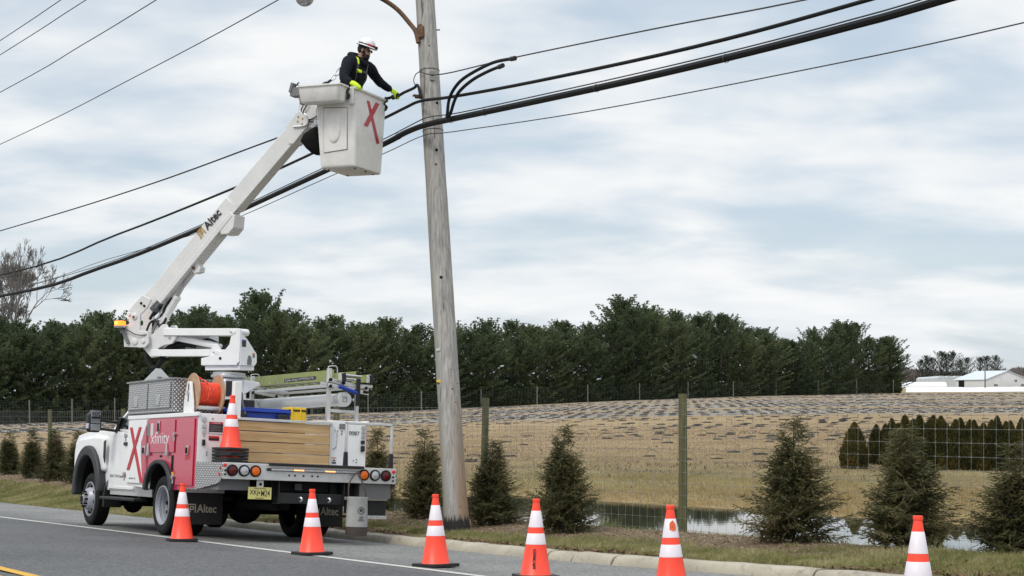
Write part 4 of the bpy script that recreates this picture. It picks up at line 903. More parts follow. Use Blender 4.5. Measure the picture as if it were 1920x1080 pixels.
def plates(name,mat,lst):
    for (y,a,w,h,lb) in lst:
        p,d=onpole(y,a,0.002); mb=MB(); sd_=d.cross(axn).normalized(); mb.obox(p,sd_,axn,d,w/2,h/2,0.006); o=mb.build(name,mat,pole,bev=0.001)
        if lb: o['label']=lb
plates('number_tag','yellow',[(723,-0.95,0.075,0.045,None)])
p,d=onpole(726.5,-0.95,0.010); text('number_lettering','1843','sticker',pole,p-d.cross(axn).normalized()*-0.028,-d.cross(axn).normalized(),axn,width=0.055,height=0.022)
plates('metal_tag','alu',[(664,-0.75,0.07,0.035,None)])
for (y,a,r_) in [(530,-.05,.022),(726,.9,.010),(736,.35,.012),(291,.25,.022),(318,.1,.016),(92,.15,.012),(700,.35,.008),(760,.6,.008),(201,.6,.02)]:
    p,d=onpole(y,a,0.001); mb=MB(); mb.lathe([(r_,-0.01),(r_,0.004),(r_*0.5,0.007)],p,d,10); mb.build('bolt_head','rust' if r_<.02 else 'chassis',pole)
for (y,lean) in [(137,0.03),(252,0.01)]:
    f=(1000-y)/1000; c=axn*ax.length*f; r_=0.166-0.031*f+0.004; mb=MB(); mb.lathe([(r_,-0.005),(r_+.004,0),(r_,0.005)],c,axn+Vector((lean,0,0)),32,close=False); mb.build('strap','strand',pole)
p,d=onpole(145,0.25,0.01); mb=MB(); mb.obox(p,d.cross(axn),axn,d,0.022,0.035,0.02); mb.obox(p-axn*0.075,d.cross(axn),axn,d,0.03,0.03,0.012); mb.build('strand_clamp','galv',pole,bev=0.004)
p,d=onpole(58,1.45,0.0); mb=MB(); mb.tube([p,p+d*0.05],0.009,8); mb.build('step_bolt','chassis',pole)
for yy in (188,233):
    p,d=onpole(yy,-1.2,0.0); mb=MB(); mb.obox(p+d*0.03,d,axn,d.cross(axn),0.06,0.02,0.035); mb.obox(p+d*0.09+axn*.012,d,axn,d.cross(axn),0.035,0.01,0.03); mb.build('suspension_clamp','rust',pole,bev=0.004)
# street lamp
L0=tz(20.1,5.2,UP); lamp=empty('street_lamp',tz(20.1,0,UP)); base=tz(20.1,0,UP)
lamp.location=(0,0,0)
def lz(t,u,z): X,Y=XY(t,u); return Vector((X,Y,z))
mb=MB(); arm=[lz(19.85,10.70,5.10),lz(19.9,10.68,5.27),lz(19.98,10.62,5.40),lz(20.05,10.5,5.56),lz(20.1,10.36,5.67),lz(20.1,10.15,5.745),lz(20.1,9.9,5.785),lz(20.1,9.6,5.78),lz(20.1,9.35,5.735)]
def smooth(P,n=6):
    P=[Vector(p) for p in P]; out=[]
    for i in range(len(P)-1):
        p0=P[max(i-1,0)];p1=P[i];p2=P[i+1];p3=P[min(i+2,len(P)-1)]
        for k in range(n):
            t=k/n; out.append(0.5*((2*p1)+(p2-p0)*t+(2*p0-5*p1+4*p2-p3)*t*t+(3*p1-p0-3*p2+p3)*t**3))
    return out+[P[-1]]
mb.tube(smooth(arm),0.033,12); mb.build('arm','rust',lamp)
q,d=onpole(66,-0.75,0.0); q=q+b0; mb=MB(); mb.obox(q+d*0.0,d.cross(axn),axn,d,0.065,0.085,0.03); mb.obox(q+axn*0.09,d.cross(axn),axn,d,0.035,0.03,0.028); mb.build('bracket','rust',lamp,bev=0.012)
hc=lz(20.1,9.2,5.665); mb=MB(); hx=(lz(20.1,8.9,0)-lz(20.1,9.35,0)).normalized()
mb.lathe([(0.0,-0.36),(0.05,-0.34),(0.09,-0.2),(0.11,0.0),(0.12,0.15),(0.09,0.3),(0.0,0.36)],hc+Vector((0,0,0.02)),hx,20); mb.build('housing','grey',lamp)
mb=MB(); mb.ball(tuple(hc+hx*0.13+Vector((0,0,-0.09))),0.13,20,(1,1,0.95)); mb.build('refractor','clearlens',lamp)
mb=MB(); q,d=onpole(83,-0.9,0.03); q=q+b0; mb.lathe([(0.022,-0.003),(0.025,0),(0.022,0.003)],q+Vector((-0.04,0,0)),(0,1,0.2),16,close=False); mb.lathe([(0.022,-0.003),(0.025,0),(0.022,0.003)],q+Vector((0.01,0,-0.0)),(1,0.6,0),16,close=False); mb.build('eye_bolt','strand',pole)
pole_inv=Matrix.Translation(-b0)
pole.children[-1].matrix_parent_inverse=pole_inv
tag(lamp,'curved rusty lamp arm with grey head reaching left from the leaning pole','street lamp')
# cables: every run lies in the vertical plane of the pole line
def run(name,pts,rad,mat,label,cat,n=5,group=None,u=10.62):
    P=[tz(t,z,u) if not isinstance(t,Vector) else t for t,z in [(p[0],p[1]) for p in pts]]
    mb=MB(); mb.tube(smooth(P,n),rad,8); return tag(mb.build(name,mat,recalc=False),label,cat,group)
run('overhead_wire',[(75,10.6),(43.55,9.74),(37.85,9.6),(19.9,9.2)],0.010,'wire','uppermost thin overhead wire crossing the top left corner','overhead wire',group='power wires at the top left')
run('overhead_wire',[(75,10.3),(43.55,9.36),(35.86,9.17),(19.9,8.75)],0.010,'wire','second overhead wire from the top at the top left, close below the uppermost','overhead wire',group='power wires at the top left')
run('overhead_wire',[(75,9.4),(43.55,8.36),(36.31,8.21),(31.15,8.15),(19.9,8.1)],0.010,'wire','third overhead wire from the top at the top left','overhead wire',group='power wires at the top left')
run('overhead_wire',[(75,7.8),(43.55,6.97),(32.2,6.83),(25.02,6.83),(19.85,6.95)],0.009,'wire','lowest of the four thin wires sloping over the top left sky','overhead wire',group='power wires at the top left')
HG=Vector((-1.640,22.94,4.437))   # where the worker holds the drop cable
cA=run('drop_cable',[(75,5.3),(43.55,4.66),(32.2,4.49),(25.04,4.51),(22.55,4.50)],0.014,'wire','thin black drop cable that runs behind the boom and up into the worker\'s outstretched glove','cable')
mb=MB(); P=[tz(22.55,4.50),tz(21.6,4.46),HG+Vector((-.20,-.02,-.06)),HG,HG+Vector((.10,-.03,.045)),tz(20.17,4.53,10.66),tz(20.08,4.555,10.66),tz(20.02,4.50,10.66),tz(19.97,4.36,10.66)]
mb.tube(smooth(P,6),[0.014]*6+[0.017]*6+[0.021]*(6*6+1),10); o=mb.build('splice_cable','wire',recalc=False); tag(o,'thick black splice end gripped by the worker, turning down against the pole','cable')
mb=MB()
for q in (HG+Vector((-.03,-.02,-.01)),): mb.obox(q,(1,0,.4),(0,1,0),(-.4,0,1),0.06,0.04,0.03)
mb.build('splice_closure','black',o,bev=0.01)
mb=MB(); mb.tube(smooth([tz(19.90,4.73,10.68),tz(20.10,4.72,10.68),tz(20.18,4.64,10.66),tz(20.12,4.55,10.66)]),0.007,6); mb.build('tie_wire','strand',o,recalc=False)
run('messenger_strand',[(19.98,4.72),(19.33,4.58),(17.43,4.46),(14.33,4.22),(11.97,4.02),(8,3.75),(0,3.4)],0.009,'strand','topmost grey steel strand running from the pole to the upper right','cable')
run('telephone_cable',[(75,4.3),(43.55,3.48),(33.6,3.66),(26.95,3.89),(23.95,4.04),(21.1,4.24),(20.43,4.29),(19.95,4.31),(19.03,4.22),(16.99,4.07),(13.75,3.89),(11.08,3.83),(6,3.8),(0,3.9)],0.022,'wire','middle black cable passing over the pole just under the street-lamp side clamps','cable')
oc=run('trunk_cable',[(75,3.6),(43.55,2.92),(34.87,3.03),(28.76,3.32),(23.34,3.7),(21.1,3.86),(20.43,3.93),(19.79,3.95),(18.88,3.91),(16.99,3.82),(14.73,3.72),(12.86,3.66),(11.29,3.63),(10.08,3.63),(5,3.7),(0,3.9)],0.041,'wire','thickest black cable bundle, the lower one of the heavy pair crossing the pole','cable',u=10.58)
mb=MB(); P=[(43.5,2.985),(34.87,3.09),(28.76,3.38),(23.34,3.765),(21.1,3.935),(20.1,4.03),(19.7,4.045),(18.88,3.975),(16.99,3.885),(14.73,3.785),(12.86,3.72),(11.29,3.69),(10.08,3.69),(5,3.75)]
mb.tube(smooth([tz(t,z,10.6) for t,z in P],4),0.008,6)
for t,z in [(21.3,3.85),(20.65,3.91),(19.1,3.915),(18.2,3.875),(15.6,3.755),(13.2,3.665)]:
    mb.lathe([(0.044,-0.008),(0.048,0),(0.044,0.008)],tz(t,z,10.58),Vector((-SA,CA,0)),14,close=False)
mb.build('lashing_strand','strand',oc,recalc=False)
mb=MB()
for t in (21.25,21.5): mb.obox(tz(t,3.965,10.56),(0,0,1),(SA,CA,0),(CA,-SA,0),0.022,0.05,0.02)
mb.build('cable_clamp','chassis',oc,bev=0.004)
run('service_wire',[(75,3.7),(43.55,3.06),(34.34,3.18),(28.26,3.27),(22.94,3.61),(21.1,3.72),(19.87,3.81),(19.03,3.74),(15.8,3.51),(12.05,3.33),(9.25,3.24),(4,3.2)],0.0065,'strand','thin lowest wire running just below the thick cable bundle on both sides of the pole','cable')
for (P,lb) in [([(17.45,4.45),(17.9,4.49),(18.3,4.475),(18.75,4.42),(19.0,4.33),(19.15,4.2),(19.2,4.02),(19.22,3.95)],'upper of two black jumper cables looping down right of the pole'),([(17.75,4.41),(18.1,4.40),(18.5,4.36),(18.85,4.27),(19.0,4.16),(19.1,4.02),(19.17,3.96)],'lower of two black jumper cables looping down right of the pole')]:
    o=run('jumper_cable',P,0.022,'wire',lb,'cable',u=10.5); d_=(tz(P[0][0],P[0][1],10.5)-tz(P[1][0],P[1][1],10.5)).normalized(); mb=MB(); mb.cyl(tz(P[0][0],P[0][1],10.5)-d_*0.03,d_,0.030,0.10,14); mb.build('end_cap','black',o)
# ------------------------------------------------------------ traffic cones
def cone_root():
    root=empty('traffic_cone'); mb=MB(); w=0.18; pts=[]
    for (cx,cy,a0) in ((w-.04,w-.04,0),(-w+.04,w-.04,90),(-w+.04,-w+.04,180),(w-.04,-w+.04,270)):
        for k in range(5): a=R(a0+k*22.5); pts.append((cx+.04*math.cos(a),cy+.04*math.sin(a)))
    mb.prism(pts,lambda p,q,c:(p,q,c),0.004,0.036)
    for sx in (-1,1):
        for sy in (-1,1): mb.box(sx*0.12-.03,sx*0.12+.03,sy*0.12-.03,sy*0.12+.03,0,0.007)
    mb.build('base','black',root,bev=0.005)
    r=lambda z: 0.139-(0.139-0.029)*(z-0.03)/0.66
    mb=MB(); mb.lathe([(0.145,0.031),(0.143,0.040),(r(0.045),0.047),(r(0.30),0.30),(r(0.306),0.306),(r(0.41),0.41),(r(0.46),0.46),(r(0.615),0.615),(r(0.69),0.69),(0.034,0.693),(0.034,0.716),(0.029,0.72),(0.018,0.72),(0.016,0.69)],(0,0,0),(0,0,1),48); mb.build('body','orange',root)
    for a,b in ((0.462,0.612),(0.308,0.408)):
        mb=MB(); e=0.0018; mb.lathe([(r(a),a),(r(a)+e,a+.002),(r(b)+e,b-.002),(r(b),b)],(0,0,0),(0,0,1),48,close=False); mb.build('reflective_collar','collar',root)
    return root
cone0=cone_root()
for (px,s,yb,yaw,lb) in [(341,150,1015,0.35,'traffic cone beside the left rear wheel of the truck, leftmost on the road'),(585,171,1040,0.62,'traffic cone on the road in front of the truck tow hitch'),(817,188.5,1063,0.75,'traffic cone on the road in front of the foot of the utility pole'),(1004,207,1083,0.3,'traffic cone with black vertical lettering on its lower body'),(1259,236,1115,0.9,'traffic cone with an orange scuff on its upper white collar'),(1722,275,1161,0.5,'nearest traffic cone, at the lower right, cut off by the bottom of the picture')]:
    Y=3000/s; X=(px-960)/s; t,u=TU(X,Y); z=float(plane(t,u)); o=cone0 if px==341 else copy_tree(cone0); o.location=(X,Y,z+0.003); o.rotation_euler=(-0.055*SA,0.025*0+0.055*CA*0.0+0.02,yaw); tag(o,lb,'traffic cone','orange traffic cones around the work zone'); 
    if px==1004: cone4=o
    if px==1259: cone5=o
# lettering on one cone, a scuff and a note on another
def conefront(o,zc,dang): 
    a=math.atan2(-o.location.y,-o.location.x)-o.rotation_euler.z+dang; r_=0.139-0.11*(zc-0.03)/0.66; d=Vector((math.cos(a),math.sin(a),0.165)).normalized(); return Vector((math.cos(a)*r_,math.sin(a)*r_,zc)),d
p,d=conefront(cone4,0.27,-0.22); down=Vector((d.x*0.165,d.y*0.165,-1)).normalized(); rt=d.cross(down)*-1
text('lettering','COMCAST','sticker',cone4,p+d*0.003+down*0.0,down,d.cross(down),width=0.18,height=0.026,ext=0.004,bold=0.01)
p,d=conefront(cone5,0.555,0.30); down=Vector((d.x*0.165,d.y*0.165,-1)).normalized(); mb=MB(); sd_=d.cross(down)
rr=random.Random(4); poly=[(0.024*math.cos(k)*rr.uniform(.7,1.1),0.034*math.sin(k)*rr.uniform(.75,1.1)) for k in np.linspace(0,2*math.pi,14)[:-1]]; poly=[(1.35*a_,1.3*b_) for a_,b_ in poly]
mb.prism(poly,lambda a,b,c:p+sd_*a-down*b+d*(c-abs(a)*0.18),0.0035,0.0055); MT['scuff']=pbr('orange_scuff',(0.70,0.12,0.03),0.6,var=0.3,scale=50); mb.build('scuff_mark','scuff',cone5,smooth=False)
# ------------------------------------------------------------ bucket truck
T0=Vector((*XY(20.96,7.36),-1.765)); fv=Vector((-SA,CA,-0.025)).normalized(); rv=Vector((CA,SA,-0.055)); rv=(rv-fv*rv.dot(fv)).normalized(); uv_=rv.cross(fv)
TM=Matrix(((rv.x,fv.x,uv_.x,T0.x),(rv.y,fv.y,uv_.y,T0.y),(rv.z,fv.z,uv_.z,T0.z),(0,0,0,1)))
truck=empty('bucket_truck',mat=TM); tag(truck,'white and crimson utility bucket truck seen from behind, its boom raised over the road edge','bucket truck')
SP=lambda a,b,c:(c,a,b)       # side-plane profile: (forward, up) extruded across
BP=lambda a,b,c:(a,c,b)       # back-plane profile: (right, up) extruded forward
def arch(cx,cz,rx,rz,n=12,a0=0,a1=180): return [(cx+rx*math.cos(R(a0+(a1-a0)*k/n)),cz+rz*math.sin(R(a0+(a1-a0)*k/n))) for k in range(n+1)]
# compartments
sideout=[(-1.16,0.655)]+arch(0.20,0.62,0.47,0.40)[::-1]+[(1.60,0.655),(1.62,1.655),(-1.16,1.640)]
for r0,r1 in ((0.0,0.49),(1.905,2.44)):
    MB().prism(sideout,SP,r0,r1).build('side_compartment','white',truck,bev=0.006)
mb=MB(); mb.box(0.49,1.905,-1.12,1.6,0.96,1.0); mb.box(0.49,1.905,1.5,1.6,1.0,1.62); mb.build('cargo_floor','grey',truck)
for r0 in (-0.004,2.44):
    sk=[(-1.158,0.665)]+arch(0.20,0.62,0.475,0.405)[::-1]+[(0.74,0.668),(0.80,0.82),(0.80,1.45),(0.78,1.60),(-1.158,1.600)]
    MB().prism(sk,SP,r0,r0+0.004).build('red_side_panel','red',truck)
MB().box(-0.02,0.02,-1.19,1.63,1.60,1.655).build('top_rail','white',truck,bev=0.006)
MB().box(2.42,2.46,-1.19,1.63,1.60,1.655).build('top_rail','white',truck,bev=0.006)
# left doors
def door(poly,mat,name='compartment_door',d=0.016):
    return MB().prism(poly,SP,-0.004-d,-0.004).build(name,mat,truck,bev=0.006,seg=3)
d1=door([(0.775,0.69),(1.585,0.69),(1.575,1.585),(0.80,1.585)],'white',d=0.020); d1['label']='white front compartment door with a large red X'
MB().prism([(0.775,0.80),(0.785,0.69),(0.86,0.69),(0.975,1.10),(0.985,1.27),(0.87,1.42),(0.80,1.50),(0.78,1.52)],SP,-0.0262,-0.0238).build('red_swoosh','red',d1)
MB().prism([(1.50,1.485),(1.385,1.485),(0.845,0.70),(0.965,0.70)],SP,-0.0292,-0.0265).build('cross_stroke','redv',d1)
MB().prism([(1.085,1.485),(0.985,1.485),(1.44,0.875),(1.56,0.875)],SP,-0.0325,-0.0295).build('cross_stroke','redv',d1)
text('small_lettering','USDOT 75','sticker',d1,(-0.0262,1.45,0.745),(0,-1,0),(0,0,1),width=0.28,height=0.022,ext=0.0006)
d2=door([(-0.355,1.125),(0.69,1.125),(0.72,1.57),(-0.35,1.57)],'red'); d3=door([(-1.085,0.69),(-0.45,0.69),(-0.415,1.57),(-1.085,1.57)],'red')
MB().prism([(-0.80,1.02),(-0.98,1.05),(-0.98,1.22),(-0.80,1.19)],SP,-0.0215,-0.0203).build('latch_recess','redv',d3)
def latch(F,U,parent,w=0.05,h=0.12,T=False):
    mb=MB(); mb.box(-0.033,-0.0205,F-w,F+w,U-h/2,U+h/2); mb.build('latch','steel',parent,bev=0.005)
    mb=MB(); mb.box(-0.045,-0.034,F-w*0.45,F+w*0.45,U-h*0.36,U+h*0.3); mb.build('latch_handle','chassis' if not T else 'steel',parent,bev=0.004)
latch(0.86,1.155,d1); latch(-0.87,1.155,d3); latch(0.27,1.475,d2,0.035,0.17)
for F,U in ((1.66,1.37),(0.92*1.8,0.81),(-0.385,1.37),(-0.385,0.80)):
    mb=MB(); mb.cyl((-0.03,F,U),(1,0,0),0.032,0.035,14); mb.cyl((-0.03,F,U-.04),(0,0,1),0.012,0.10,10); mb.build('hinge_bracket','steel',truck)
for F in (0.66,-0.10):
    mb=MB(); mb.prism([(F-.05,1.08),(F+.05,1.08),(F+.012,1.25),(F-.012,1.25)],SP,-0.045,-0.022); mb.build('strut_bracket','steel',truck,bev=0.004)
for k,(F,w,m_) in enumerate(((0.70,0.05,'grey'),(0.56,0.055,'farmwhite'))): MB().box(-0.0222,-0.0205,F-w,F+w,1.36,1.53).build('notice_decal',m_,d2)
text('side_lettering','xfinity','collar',d2,(-0.0212,0.585,1.195),(0,-1,0),(0,0,1),width=0.74,height=0.215,ext=0.0008)
MB().box(-0.012,-0.004,-0.31,-0.24,0.88,1.09).build('fuel_door','chassis',truck,bev=0.004); MB().box(-0.011,-0.004,-0.34,-0.22,0.80,0.86).build('caution_decal','yellow',truck)
MB().box(-0.012,-0.004,0.15,0.23,1.06,1.09).build('marker_lamp','chassis',truck,bev=0.004)
MB().box(-0.010,-0.004,1.60,1.62,0.72,0.86).build('side_marker','amberlens',truck)
# black fender flare
fl=[(0.20+0.58*math.cos(a),0.60+0.43*math.sin(a)) for a in np.linspace(0.02,math.pi-0.02,22)]; fi=[(0.20+0.475*math.cos(a),0.60+0.375*math.sin(a)) for a in np.linspace(0.0,math.pi,22)]
for r0,r1 in ((-0.055,0.02),(2.42,2.495)): MB().prism(fl+fi[::-1],SP,r0,r1).build('fender_flare','trim',truck,bev=0.012)
for r0,r1 in ((0.02,0.50),(1.92,2.40)):
    fo=[(0.20+0.472*math.cos(a),0.615+0.395*math.sin(a)) for a in np.linspace(0.0,math.pi,22)]; fj=[(0.20+0.462*math.cos(a),0.61+0.385*math.sin(a)) for a in np.linspace(0.0,math.pi,22)]
    MB().prism(fo+fj[::-1],SP,r0,r1).build('wheel_well','chassis',truck)
# rear faces
mb=MB(); mb.box(0.075,0.10,-1.166,-1.16,1.33,1.60); ob=mb.build('piano_hinge','steel',truck)
for U in (1.56,1.47,1.40): MB().box(0.062,0.112,-1.185,-1.166,U-.03,U+.03).build('lock_plate','steel',truck,bev=0.004)
w1=MB().box(0.155,0.345,-1.164,-1.16,1.375,1.535).build('warning_decal','sticker',truck); MB().box(0.157,0.343,-1.1665,-1.164,1.508,1.533).build('warning_header','warnred',w1); MB().box(0.157,0.343,-1.1665,-1.164,1.377,1.40).build('warning_footer','farmwhite',w1)
text('warning_lettering','A DANGER','farmwhite',w1,(0.19,-1.1665,1.513),(1,0,0),(0,0,1),width=0.12,height=0.015,ext=0.001)
for k in range(4): MB().box(0.17,0.33-0.02*(k%2),-1.1655,-1.164,1.42+.02*k,1.427+.02*k).build('warning_line','grey',w1)
w2=MB().box(0.155,0.30,-1.164,-1.16,1.29,1.35).build('warning_decal','warnred',truck); MB().box(0.16,0.295,-1.166,-1.164,1.293,1.325).build('warning_text_block','sticker',w2)
MB().box(0.065,0.105,-1.19,-1.16,1.22,1.30).build('rubber_stop','black',truck,bev=0.006)
for p_ in ((0.20,1.575),(0.135,1.10),(0.135,1.135)): MB().cyl((p_[0],-1.163,p_[1]),(0,1,0),0.010,0.01,10).build('rivet','grey',truck)
# timber tailboard
tb=MB(); tb.box(0.488,0.512,-1.19,-1.15,1.02,1.60); tb.box(0.488,1.905,-1.20,-1.14,1.578,1.612); tb.box(1.88,1.905,-1.19,-1.15,1.02,1.578); tbo=tb.build('tailboard_frame','alu',truck,bev=0.003)
edges_=[1.022,1.160,1.302,1.440,1.576]
for k in range(4):
    o=MB().box(0.514,1.878,-1.185+0.003*(k%2),-1.145,edges_[k]+0.004,edges_[k+1]-0.006).build('plank','board',truck,bev=0.004,seg=3); 
# right box
MB().box(1.93,1.945,-1.185,-1.163,1.02,1.03).build('sill_clip','steel',truck)
MB().box(2.02,2.13,-1.178,-1.16,1.53,1.60).build('paddle_latch','grey',truck,bev=0.006)
mb=MB(); mb.tube(smooth([(1.955,-1.165,1.51),(1.965,-1.205,1.49),(1.972,-1.21,1.40),(1.962,-1.205,1.28),(1.94,-1.165,1.25)]),0.008,8); mb.build('grab_handle','steel',truck)
text('number_lettering','2','sticker',truck,(2.045,-1.1635,1.452),(1,0,0),(0,0,1),width=0.03,height=0.055,ext=0.001)
text('number_lettering','0087','sticker',truck,(2.175,-1.1635,1.452),(1,0,0),(0,0,1),width=0.155,height=0.055,ext=0.001)
for U in (1.56,1.50,1.44): MB().box(2.36,2.42,-1.18,-1.16,U-.025,U+.025).build('lock_plate','steel',truck,bev=0.003)
for U,h in ((1.36,.05),(1.27,.08)): MB().box(2.355,2.405,-1.20,-1.16,U-h/2,U+h/2).build('rubber_stop','black',truck,bev=0.006)
w3=MB().box(1.925,1.995,-1.164,-1.16,1.05,1.14).build('safety_decal','farmwhite',truck); MB().box(1.927,1.993,-1.166,-1.164,1.125,1.138).build('decal_header','amberlens',w3); MB().box(1.93,1.99,-1.166,-1.164,1.052,1.075).build('decal_footer','sticker',w3)
MB().prism([(1.94,1.088),(1.985,1.088),(1.97,1.105),(1.955,1.108)],BP,-1.166,-1.164).build('decal_pictogram','sticker',w3)
for (a,b) in ((2.255,1.10),(2.30,1.12),(2.30,1.08),(2.14,1.49),(2.0,1.50)): MB().cyl((a,-1.163,b),(0,1,0),0.009,0.01,10).build('rivet','grey',truck)
# tail shelf
mb=MB(); mb.box(0.01,2.43,-2.06,-1.162,0.955,1.006); mb.build('tail_deck','grey',truck,bev=0.004)
mb=MB(); mb.box(0.62,1.95,-2.13,-2.06,0.985,1.022); mb.build('step_edge','black',truck,bev=0.008)
bo=MB().box(0.0,2.44,-2.085,-2.06,0.798,1.004).build('bumper_plate','alu',truck,bev=0.005)
sh_=[(-1.163,1.004),(-2.088,1.004),(-2.088,0.82),(-2.04,0.77),(-1.93,0.735),(-1.163,0.645)]
for r0,r1 in ((-0.008,0.004),(2.436,2.448)):
    o=MB().prism(sh_,SP,r0,r1).build('tread_plate_side','diamond',truck); addtouv(o)
MB().box(0.03,0.45,-1.9,-1.2,0.66,0.80).build('underbody_box','grey',truck)
MB().box(1.95,2.41,-2.0,-1.3,0.60,0.796).build('underbody_box','diamond',truck)
addtouv(bpy.data.objects[truck.children[-1].name] if truck.children else o)
for (x,m_) in ((0.129,'redlens'),(0.287,'clearlens'),(0.440,'amberlens'),(1.963,'amberlens'),(2.124,'clearlens'),(2.284,'redlens')):
    lm=MB(); lm.lathe([(0.074,0),(0.074,0.018),(0.062,0.026),(0.058,0.012)],(x,-2.086,0.908),(0,-1,0),32); lo=lm.build('tail_lamp','rubber',truck)
    MB().lathe([(0.057,0.010),(0.055,0.020),(0.035,0.026),(0.0,0.028)],(x,-2.086,0.908),(0,-1,0),28).build('lens',m_,lo)
for x,rr_,U,m_ in ((0.033,0.022,0.972,'redreflector'),(0.038,0.013,0.905,'chassis'),(0.038,0.013,0.855,'chassis'),(2.400,0.024,0.962,'redreflector'),(2.397,0.014,0.893,'chassis'),(2.397,0.014,0.842,'chassis')):
    MB().lathe([(rr_,0),(rr_,0.008),(rr_*.6,0.012)],(x,-2.086,U),(0,-1,0),18).build('marker_lamp',m_,truck)
for F,U in ((-2.03,0.935),(-2.01,0.86)): MB().lathe([(0.02,0),(0.02,0.008)],(-0.009,F,U),(-1,0,0),14).build('side_marker','redreflector',truck)
lb_=MB().box(0.59,1.90,-2.115,-2.086,0.918,0.955).build('light_bar','black',truck,bev=0.01)
MB().box(0.645,1.855,-2.120,-2.1155,0.924,0.949).build('led_strip','clearlens',lb_,bev=0.002)
for a in (0.965,1.405): 
    mb=MB()
    for k in range(6): mb.cyl((a+k*0.024,-2.121,0.9365),(0,1,0),0.0105,0.006,12)
    mb.build('lit_led','lit',lb_)
for x in (0.905,0.985,1.105,1.225,1.305): MB().cyl((x,-2.086,0.868),(0,1,0),0.013,0.008,14).build('bumper_hole','chassis',truck)
# guard rail on the deck
mb=MB(); w=0.017
for x in (1.73,2.395): mb.box(x-w,x+w,-2.02,-1.986,1.20,1.60)
mb.box(1.713,2.412,-2.02,-1.986,1.566,1.60); gr=mb.build('guard_rail','alu',truck,bev=0.006)
for x in (1.73,2.395): MB().prism([(x-.03,1.005),(x+.03,1.005),(x+.022,1.20),(x-.022,1.20)],BP,-2.026,-1.98).build('rail_socket','black',gr,bev=0.004)
# number plate
np_=MB(); np_.box(0.376,0.694,-2.035,-2.030,0.553,0.707); npo=np_.build('number_plate','plate',truck,bev=0.006)
text('plate_lettering','XKJ','sticker',npo,(0.396,-2.0352,0.592),(1,0,0),(0,0,1),width=0.115,height=0.078,ext=0.001,bold=0.004)
text('plate_lettering','M24','sticker',npo,(0.552,-2.0352,0.592),(1,0,0),(0,0,1),width=0.118,height=0.078,ext=0.001,bold=0.004)
MB().prism([(0.522,0.625),(0.532,0.620),(0.538,0.640),(0.528,0.652),(0.520,0.645)],BP,-2.0385,-2.0355).build('state_mark','sticker',npo)
text('plate_state','New Jersey','sticker',npo,(0.455,-2.0352,0.680),(1,0,0),(0,0,1),width=0.16,height=0.020,ext=0.001,bold=0.01)
text('plate_footer','COMMERCIAL','sticker',npo,(0.475,-2.0352,0.562),(1,0,0),(0,0,1),width=0.12,height=0.012,ext=0.001)
MB().box(0.49,0.585,-2.03,-2.02,0.70,0.798).build('plate_bracket','alu',truck,bev=0.003); MB().ball((0.538,-2.045,0.745),0.018,10).build('plate_lamp','chassis',truck)
# hitch and chassis
mb=MB(); mb.box(0.785,1.71,-2.03,-1.86,0.508,0.645); mb.box(0.785,0.80,-2.05,-1.86,0.50,0.80); mb.box(1.70,1.715,-2.05,-1.86,0.50,0.80); hi=mb.build('tow_hitch','black',truck,bev=0.004)
for x in (1.09,1.49): MB().lathe([(0.020,-0.014),(0.036,-0.007),(0.036,0.007),(0.020,0.014)],(x,-2.05,0.565),(1,0.6,0),18,close=False).build('d_ring','steel',hi)
MB().box(1.21,1.33,-2.06,-1.9,0.52,0.63).build('receiver','chassis',hi,bev=0.006)
MB().box(1.03,1.13,-2.0,-1.96,0.68,0.77).build('trailer_socket','trim',truck,bev=0.006)
mb=MB()
for x in (0.72,1.55): mb.box(x,x+0.09,-1.95,4.6,0.60,0.80)
mb.box(0.55,1.9,-1.9,-1.2,0.66,0.93); mb.box(0.5,1.9,-1.15,1.5,0.75,0.95); mb.box(0.65,1.8,1.6,4.5,0.52,0.78)
mb.cyl((1.2,0.15,0.40),(1,0,0),0.09,1.9,16); mb.ball((1.22,0.12,0.38),0.24,18,(1,0.9,0.85)); mb.cyl((1.2,3.75,0.38),(1,0,0),0.07,1.8,12); mb.ball((0.8,3.7,0.36),0.16,12)
mb.box(0.35,0.68,1.0,2.4,0.48,0.72); mb.ball((0.62,1.55,0.40),0.13,12); mb.cyl((0.62,1.55,0.36),(0,0,1),0.07,0.18,10); mb.box(1.75,2.1,1.0,2.3,0.42,0.74)
mb.cyl((0.95,-1.0,0.47),(0,1,0),0.07,1.2,12); mb.box(0.95,1.15,-1.6,-1.1,0.42,0.60); mb.box(1.3,1.5,-1.75,-1.45,0.45,0.66)
mb.build('chassis','chassis',truck)
for cx in (0.55,0.74): pass
# mud flaps behind the rear wheels
for x0,x1,F in ((0.03,0.60,-0.62),(1.83,2.38,-0.62)):
    mf=MB().box(x0,x1,F-.012,F,0.175,0.72).build('mud_flap','black',truck,bev=0.008)
    cap=MB().box(x0-0.01,x1+0.01,F-.022,F-.012,0.60,0.655).build('flap_strip','alu',mf)
    for k in range(4): MB().cyl((x0+.05+k*(x1-x0-.1)/3,F-.024,0.628),(0,1,0),0.012,0.012,10).build('flap_bolt','steel',mf)
    z0=0.335; hgt=0.115; x_=x0+0.075
    o=MB(); e=0.012
    for (a0,a1,b0,b1) in ((0,.115,.100,.115),(0,.015,.015,.115),(0.10,.115,0,.115),(0.03,.085,.072,.085),(0.03,.043,.0,.085),(0.03,.085,.035,.047),(0.072,.085,.035,.085),(-.012,.015,0,.013),(.018,.043,0,.013)): o.box(x_+a0,x_+a1,F-.0145,F-.0125,z0+b0,z0+b1)
    o.build('emblem','cream',mf,smooth=False)
    text('flap_lettering','Altec','cream',mf,(x_+0.13,F-.0125,z0),(1,0,0),(0,0,1),width=0.275,height=0.112,ext=0.001,bold=0.02)
